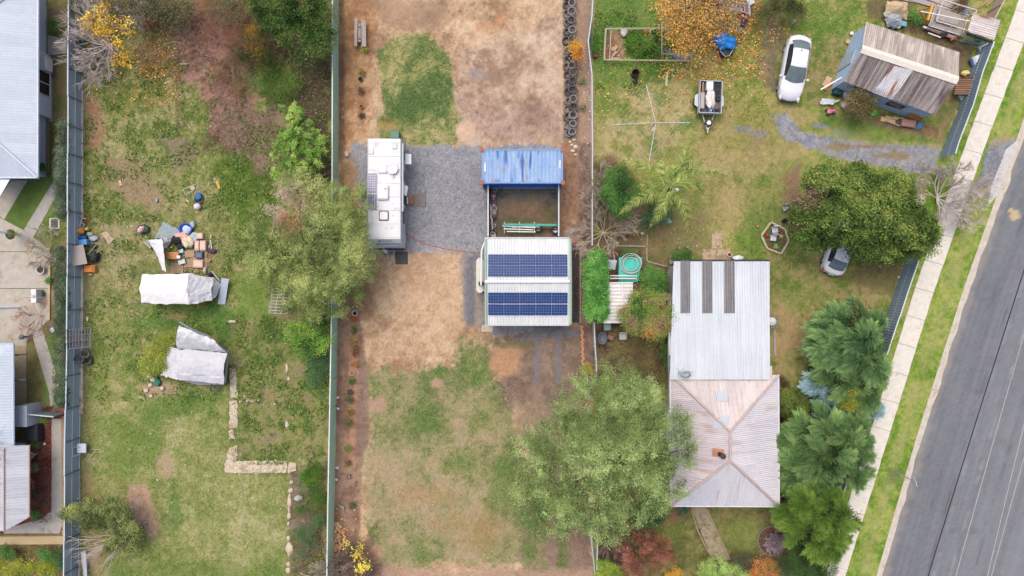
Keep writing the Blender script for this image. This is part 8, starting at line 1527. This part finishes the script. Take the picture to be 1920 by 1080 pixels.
shrub('groundcover', 'yellow-green groundcover in the lowest neighbour garden bed', [(x, 1062 + (x % 7), 14) for x in (0, 20, 40, 60, 80, 100)] + [(10, 1050, 10), (95, 1045, 10), (35, 1050, 9)], .3, 9000, .09, [(110, 130, 30), (160, 170, 40), (190, 190, 60)], 88, cs=.2, inner=.1, K=1.59)
shrub('shrub', 'green shrub at the lower end of the grey fence in the garden bed', [(112, 1040, 12), (116, 1055, 9)], .8, 2600, .09, [(50, 80, 50), (80, 110, 66)], 89, cs=.16)
shrub('shrub', 'leafy green shrub in the middle of the lowest garden bed', [(84, 1036, 10), (92, 1042, 7)], .7, 1800, .09, [(60, 106, 44), (90, 140, 60)], 90, cs=.14)
shrub('shrub', 'green shrub at the left end of the lowest garden bed', [(8, 1034, 12), (20, 1040, 8)], .7, 2200, .09, [(60, 96, 40), (90, 126, 56)], 91, cs=.16)
t = [o for o in bpy.data.objects if o.name.startswith('hanging_basket')][0]; crown(t, L([(24, 440, 8)], 1.3), 900, .07, [(60, 110, 50), (90, 130, 60), (210, 60, 70)], 92, cs=.12, name='flowers')
for nm, lab, x, y, n, Ln, cs_ in (('strappy_plant', 'bright strappy clump nearest the side gate', 72, 790, 320, .75, [(110, 150, 40), (150, 180, 60), (180, 190, 80)]), ('strappy_plant', 'olive strappy clump below the bright one in the red mulch', 66, 830, 220, .7, [(90, 110, 50), (130, 140, 80)]), ('strappy_plant', 'pale strappy clump in the middle of the red mulch bed', 63, 878, 180, .55, [(120, 130, 80), (150, 150, 100)]), ('strappy_plant', 'green strappy clump at the bottom of the red mulch bed', 66, 965, 260, .6, [(70, 110, 40), (110, 150, 60)]), ('strappy_plant', 'dark strappy clump low in the red mulch bed', 68, 925, 120, .35, [(60, 84, 50), (100, 110, 66)]), ('spiky_plant', 'spiky green plant in the hexagonal garden bed', 1454, 462, 90, .4, [(96, 146, 56), (140, 180, 90)]), ('spiky_plant', 'pale spiky plant beside the east terracotta pot', 1464, 443, 60, .3, [(150, 160, 110), (180, 180, 130)])):
    t = thing(nm, lab, 'plant', P(x, y)); tuft(t, x, y, .1, n, Ln, cs_, int(x + y), name='leaves')
# palm: arching feather fronds
t = thing('palm_tree', 'palm tree with long arching feather fronds beside the dark shrub', 'palm', P(1236, 375)); px0, py0 = 1258, 350; zc = 4.2; b = Vector(P(1250, 362)); c0 = Vector(P(px0, py0, zc)); mb = MB(t); mb.tube([b, (b + c0) / 2, c0], .24, 10, r2=.17); mb.build('trunk', BARKD, t, True)
PC = srgb([(80, 102, 50), (114, 136, 72), (144, 162, 96), (160, 172, 108)], 1.55); PC = srgb([(72, 98, 40), (110, 136, 52), (148, 166, 72), (182, 186, 104)], 1.6)
def frond(end, seed, lift=.6, bend=0, drop=1.2, bright=1.0):
    end = (px0 + (end[0] - px0) * 1.14, py0 + (end[1] - py0) * 1.1)
    g = np.random.default_rng(seed); e = Vector(P(end[0], end[1], zc - drop)); a = c0; pts = []
    ctrl = (a + e) / 2 + Vector((0, 0, lift + drop * .6)) + Vector((-(e - a).y, (e - a).x, 0)) * bend; n = 46
    for i in range(n + 1): t_ = i / n; pts.append(a * (1 - t_) ** 2 + ctrl * 2 * t_ * (1 - t_) + e * t_ ** 2)
    mbr = MB(t); mbr.tube(pts, .03, 5, r2=.008); V = []; Cc_ = []
    for i in range(5, n + 1):
        p = pts[i]; d_ = (pts[min(n, i + 1)] - pts[i - 1]).normalized(); sdv = d_.cross(Vector((0, 0, 1))).normalized(); t_ = i / n; ln = .8 * math.sin(pi * min(1, .22 + t_ * .86)) ** .6 * (1.05 - .35 * t_)
        for s in (-1, 1):
            for r_ in range(3):
                q = p + d_ * g.random() * .05; dir_ = (sdv * s * (.75 + .2 * g.random()) + d_ * (.75 + .3 * g.random()) + Vector((0, 0, g.normal() * .22 - .12))).normalized(); tip = q + dir_ * ln * (.8 + .35 * g.random()) - Vector((0, 0, .12 * ln)); wv = d_ * .02
                V += [q - wv, q + wv, tip]; c = PC[min(3, int(g.random() * 4))] * bright * (.85 + .3 * g.random()); Cc_ += [c * .85, c * .85, c * 1.15]
    mbr.build('frond_rib', mat(C(150, 160, 90), .7), t); npmesh('frond', np.array([tuple(v) for v in V]), np.arange(len(V)).reshape(-1, 3), np.array(Cc_), LEAF, t)
for i, (e, bd, dr, br) in enumerate((((1290, 262), -.05, .3, 1), ((1322, 300), .12, .6, .9), ((1356, 335), .28, 1.0, 1.1), ((1320, 352), .1, .8, 1), ((1172, 300), -.1, .4, 1.05), ((1195, 350), .02, .8, .85), ((1165, 405), -.14, .8, 1.2), ((1218, 425), .08, 1.4, 1.2), ((1262, 392), .05, 1.4, .8), ((1286, 446), .14, 1.5, 1.0), ((1240, 300), .1, -.4, 1.35), ((1262, 310), -.1, -.6, 1.3), ((1285, 330), 0, -.2, 1.2), ((1222, 340), 0, .2, .9), ((1300, 290), .05, .6, .85), ((1210, 380), 0, 1.0, .9))): frond(e, 200 + i, bend=bd, drop=dr, bright=br)
# conifers by the street
def conif(name, label, items, z, n, cols, seed, size, trunkxy=None, **kw):
    x = sum(i[0] for i in items) / len(items); y = sum(i[1] for i in items) / len(items); bx_ = 960 + (x - 960) * (1 - z / H); by_ = 540 + (y - 540) * (1 - z / H); t = thing(name, label, 'conifer', P(bx_, by_)); mb = MB(t); b = Vector(P(bx_, by_)); mb.tube([b, b + Vector((0, 0, z))], .1, 6, r2=.04); mb.build('trunk', BARKD, t); conifer(t, L(items, z, kz=.8), n, cols, seed, size, **kw)
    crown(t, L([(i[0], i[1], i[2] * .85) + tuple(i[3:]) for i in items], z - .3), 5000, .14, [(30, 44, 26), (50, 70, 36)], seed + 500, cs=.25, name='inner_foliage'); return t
CF = [(38, 56, 34), (60, 86, 46), (88, 116, 62), (120, 144, 80), (148, 164, 96)]
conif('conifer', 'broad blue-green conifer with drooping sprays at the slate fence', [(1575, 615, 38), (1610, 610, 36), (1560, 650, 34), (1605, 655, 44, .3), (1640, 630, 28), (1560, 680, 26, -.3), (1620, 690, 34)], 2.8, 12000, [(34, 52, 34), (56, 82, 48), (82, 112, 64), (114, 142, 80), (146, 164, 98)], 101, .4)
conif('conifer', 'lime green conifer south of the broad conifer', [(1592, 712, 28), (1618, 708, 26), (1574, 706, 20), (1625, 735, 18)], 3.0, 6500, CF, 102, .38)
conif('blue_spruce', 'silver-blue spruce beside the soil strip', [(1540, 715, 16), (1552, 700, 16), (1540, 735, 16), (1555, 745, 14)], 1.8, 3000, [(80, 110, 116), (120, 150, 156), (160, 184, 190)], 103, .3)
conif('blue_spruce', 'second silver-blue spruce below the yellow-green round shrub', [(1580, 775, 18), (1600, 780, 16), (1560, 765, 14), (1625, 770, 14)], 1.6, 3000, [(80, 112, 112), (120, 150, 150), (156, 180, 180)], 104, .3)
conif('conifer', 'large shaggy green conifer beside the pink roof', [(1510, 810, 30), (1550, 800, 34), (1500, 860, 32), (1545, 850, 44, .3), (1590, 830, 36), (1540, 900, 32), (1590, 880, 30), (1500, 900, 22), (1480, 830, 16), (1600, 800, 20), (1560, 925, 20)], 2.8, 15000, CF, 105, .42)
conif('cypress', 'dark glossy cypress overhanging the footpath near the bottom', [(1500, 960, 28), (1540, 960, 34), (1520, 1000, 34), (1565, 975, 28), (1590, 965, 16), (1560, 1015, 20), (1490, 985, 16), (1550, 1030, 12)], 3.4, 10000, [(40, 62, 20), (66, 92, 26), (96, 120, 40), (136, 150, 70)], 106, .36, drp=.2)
# leaning cypress, lower left
t = tree('leaning_cypress', 'leaning olive cypress with bare grey limbs at the lower left fence', 'tree', 275, 982, L([(128, 965, 12), (140, 960, 13), (170, 950, 17), (185, 965, 18), (215, 945, 16), (205, 965, 20), (232, 965, 14), (165, 985, 14, -.4), (190, 985, 12), (250, 985, 10), (210, 1020, 14, -.5), (240, 1022, 12, -.5), (225, 1005, 14, -.3), (262, 1000, 10, -.6)], 2.2, kz=.5), 26000, .11, [(60, 74, 42), (92, 106, 58), (122, 134, 74), (154, 158, 88)], 107, trunk_h=.5, r=.08, cs=.17, nc=330, thin=.5, inner=.4, K=1.77)
mb = MB(t); twigs(mb, Vector(P(262, 985, .8)), [(-1, -.4, .15), (-1, -.55, .1), (-.9, -.8, .1), (-.9, -.3, .2), (-.6, -.9, .05)], 3.0, .045, 3, 35, spread=.35, kids=(2, 3), minr=.011); mb.build('bare_limb', mat(C(190, 178, 168), .9), t)
# rose bed and strip plants
RB = [((663, 600), (200, 90, 50), (110, 110, 60)), ((663, 618), (76, 100, 56), (96, 116, 70)), ((665, 636), (186, 156, 70), (120, 110, 70)), ((666, 652), (90, 116, 50), (170, 90, 70)), ((665, 662), (170, 70, 76), (96, 106, 60)), ((664, 682), (196, 130, 70), (150, 110, 60)), ((659, 715), (60, 96, 50), (86, 120, 60)), ((656, 751), (66, 90, 50), (90, 112, 66)), ((658, 773), (170, 120, 60), (120, 110, 60)), ((654, 793), (84, 104, 60), (110, 120, 70)), ((652, 840), (140, 160, 60), (110, 130, 60)), ((653, 870), (110, 130, 60), (130, 90, 70)), ((660, 948), (90, 110, 56), (110, 110, 70)), ((678, 136), (120, 126, 60), (150, 130, 70)), ((684, 93), (120, 140, 50), (170, 170, 60)), ((678, 170), (110, 86, 66), (130, 100, 76)), ((679, 218), (84, 70, 56), (110, 90, 70)), ((1092, 152), (110, 130, 90), (140, 146, 110)), ((1094, 200), (130, 130, 90), (150, 146, 110))]
for i, ((x, y), a, b_) in enumerate(RB):
    nm = ('orange-leaved', 'blue-green', 'yellowish', 'red and green', 'crimson', 'golden', 'dark green', 'bushy green', 'amber', 'grey-green', 'lime', 'sparse green', 'thin low', 'olive', 'yellow', 'dry brown', 'withered dark', 'pale silvery', 'pale grey')[i]
    wh = ('below the white-rimmed pot', 'in the rose bed', 'in the upper rose bed', 'in the rose bed centre', 'in the rose bed above the golden one', 'just above the terracotta ring pot', 'just below the terracotta ring pot', 'below the dark spiky pot', 'in the lower rose bed', 'below the amber plant', 'above the small black pot', 'beside the small black pot', 'below the rose bed', 'above the empty black pot', 'under the plank bench', 'between the two upper pots', 'below the small terracotta pot', 'east of the tyre row', 'lower down east of the tyres')[i]
    t = thing('small_plant', nm + ' young plant ' + wh, 'plant', P(x, y)); crown(t, L([(x, y, 4.5)], .25), 260, .09, [a, b_, a], 300 + i, cs=.12, thin=.5, K=1.52, name='leaves', zmin=.05)
shrub('yellow_shrub', 'small bright yellow shrub at the wire fence below the brick line', [(1102, 691, 8), (1104, 697, 5)], .5, 1200, .08, [(176, 140, 30), (226, 196, 50), (150, 140, 50)], 120, cs=.12, K=1.59)
shrub('shrub', 'green clump growing at the bend of the wire fence', [(1114, 70, 7), (1116, 85, 6), (1113, 92, 5)], .5, 1300, .09, [(50, 90, 36), (80, 126, 46)], 121, cs=.14)
shrub('vegetable_patch', 'leafy vegetable growth inside the white-framed enclosure', [(1190, 75, 14), (1215, 85, 16), (1200, 100, 12), (1228, 68, 10), (1235, 98, 10), (1262, 80, 12), (1180, 90, 10)], .35, 7000, .1, [(50, 90, 30), (76, 120, 36), (104, 140, 46)], 122, cs=.2, inner=.1, K=1.65, cat='plants')
# ---------------- scattered stuff ----------------
def scatter(name, regions, size, cols=None, kind='stuff', jit=.3, seed=1, flatn=.4, thin=.35, K=1.52, lift=.03, label=None, mask=None):
    g = np.random.default_rng(seed); PP = []
    for (x0, y0, x1, y1, n) in regions: PP.append(np.stack([g.uniform(x0, x1, n), g.uniform(y0, y1, n)], 1))
    PP = np.concatenate(PP)
    if mask is not None: PP = PP[mask(PP, g)]
    n = len(PP); z = lift + g.random(n) * .06; pos = np.stack([(PP[:, 0] - 960) / S, (540 - PP[:, 1]) / S, z], 1)
    if cols is None: col = gcol(PP[:, 0] + g.normal(size=n) * 6, PP[:, 1] + g.normal(size=n) * 6) * K
    else: col = srgb(cols, K)[g.integers(0, len(cols), n)]
    col = np.clip(col * (1 + g.normal(size=(n, 1)) * jit), .005, .8); L_ = size * (.5 + g.random(n)); nr = unit(np.array([0, 0, 1.]) + g.normal(size=(n, 3)) * flatn); al = g.normal(size=(n, 3)); al[:, 2] += .3
    o = leaf_cloud(pos, nr, unit(al), L_, L_ * thin, col, name, None); o['kind'] = 'stuff'; return o
def keep_green(PP, g):
    c = gcol(PP[:, 0], PP[:, 1]); return (c[:, 1] > c[:, 0] * .96) | (g.random(len(PP)) < .25)
scatter('grass', [(158, 0, 622, 1080, 90000), (700, 60, 870, 270, 9000), (690, 620, 1000, 1070, 26000), (1000, 880, 1100, 1080, 6000), (1115, 0, 1780, 1080, 90000), (98, 300, 126, 760, 3000)], .14, seed=5, thin=.2, flatn=.9, K=1.59, jit=.28, mask=lambda PP, g: keep_green(PP, g) & (PP[:, 0] < np.interp(PP[:, 1], [37, 265, 790, 1080], [1850, 1770, 1600, 1540])) & ~((PP[:, 0] > 1450) & (PP[:, 1] > 200) & (PP[:, 1] < 340)))
scatter('fallen_leaves', [(1230, 0, 1430, 150, 2600), (1120, 60, 1440, 220, 700), (250, 80, 340, 200, 500), (160, 0, 340, 200, 300), (1440, 40, 1480, 80, 80), (590, 950, 690, 1080, 300), (1060, 90, 1110, 170, 90)], .11, [(206, 130, 50), (226, 170, 60), (186, 110, 50), (236, 200, 110)], seed=6, thin=.7, flatn=.3, K=1.46)
scatter('litter', [(158, 240, 520, 520, 70), (158, 520, 300, 1080, 40), (300, 720, 540, 1000, 30), (160, 0, 600, 240, 40), (1255, 420, 1320, 480, 25), (1480, 30, 1560, 120, 10), (640, 100, 700, 270, 12), (1085, 120, 1110, 300, 26)], .13, [(222, 220, 214), (206, 204, 196), (196, 180, 160)], seed=7, thin=.6, K=1.34, jit=.1, flatn=.3)
scatter('garden_litter', [(1462, 720, 1545, 1080, 2200), (1165, 955, 1250, 1000, 900), (60, 770, 98, 980, 2500), (0, 1022, 122, 1080, 1500), (545, 880, 620, 1080, 2200), (1113, 605, 1255, 730, 2600), (1113, 290, 1250, 470, 1600)], .12, seed=8, thin=.25, flatn=.6, K=1.59, jit=.4)
g_ = lambda PP, g: (gcol(PP[:, 0], PP[:, 1])[:, 0] > gcol(PP[:, 0], PP[:, 1])[:, 1] * 1.08)
scatter('soil_crumbs', [(640, 0, 1058, 270, 1250), (670, 470, 890, 690, 600), (620, 560, 700, 1080, 1100), (700, 700, 1000, 1080, 1100), (920, 620, 1112, 900, 900), (1057, 0, 1112, 620, 1100), (640, 260, 700, 480, 250), (158, 180, 320, 400, 600), (1113, 160, 1480, 460, 800)], .06, seed=9, thin=.7, flatn=.3, K=.95, jit=.2, mask=g_)
scatter('loose_gravel', [(650, 266, 910, 478, 2800), (900, 445, 1090, 645, 1000), (868, 470, 912, 620, 600), (1440, 205, 1840, 340, 3200), (1830, 260, 1880, 355, 700), (905, 350, 1050, 400, 600)], .055, [(166, 168, 174), (130, 132, 138), (150, 150, 154)], seed=10, thin=.8, flatn=.3, K=1.0, jit=.1, mask=lambda PP, g: (np.abs(gcol(PP[:, 0], PP[:, 1])[:, 2] / (gcol(PP[:, 0], PP[:, 1])[:, 0] + 1e-3) - 1) < .3) | (g.random(len(PP)) < .1))
scatter('dead_brush', [(330, 20, 520, 290, 8000), (250, 0, 620, 120, 5000), (560, 100, 620, 330, 2000), (545, 880, 612, 1080, 1500)], .34, [(176, 138, 122), (196, 164, 148), (128, 96, 80), (150, 112, 96), (100, 84, 62)], seed=12, thin=.06, flatn=.5, K=1.15, jit=.2, lift=.1, mask=lambda PP, g: fbm(PP[:, 0], PP[:, 1], 60, 77, 3) + .12 * g.random(len(PP)) > .5)
scatter('weeds', [(158, 110, 620, 560, 26000), (440, 590, 615, 870, 9000), (160, 560, 440, 760, 5000), (560, 880, 612, 1080, 3000), (1113, 20, 1250, 180, 3000)], .15, [(80, 112, 40), (104, 136, 50), (128, 150, 62), (70, 98, 50)], seed=13, thin=.5, flatn=.5, K=1.5, jit=.18, lift=.05, mask=lambda PP, g: fbm(PP[:, 0], PP[:, 1], 26, 78, 4) + .05 * g.random(len(PP)) > .58)
# fonts into meshes
dg = bpy.context.evaluated_depsgraph_get()
for o in [o for o in bpy.data.objects if o.type == 'FONT']:
    me = bpy.data.meshes.new_from_object(o.evaluated_get(dg)); n = bpy.data.objects.new('lettering', me); sc.collection.objects.link(n); n.parent = o.parent; n.location = o.location; n.rotation_euler = o.rotation_euler; bpy.data.objects.remove(o)
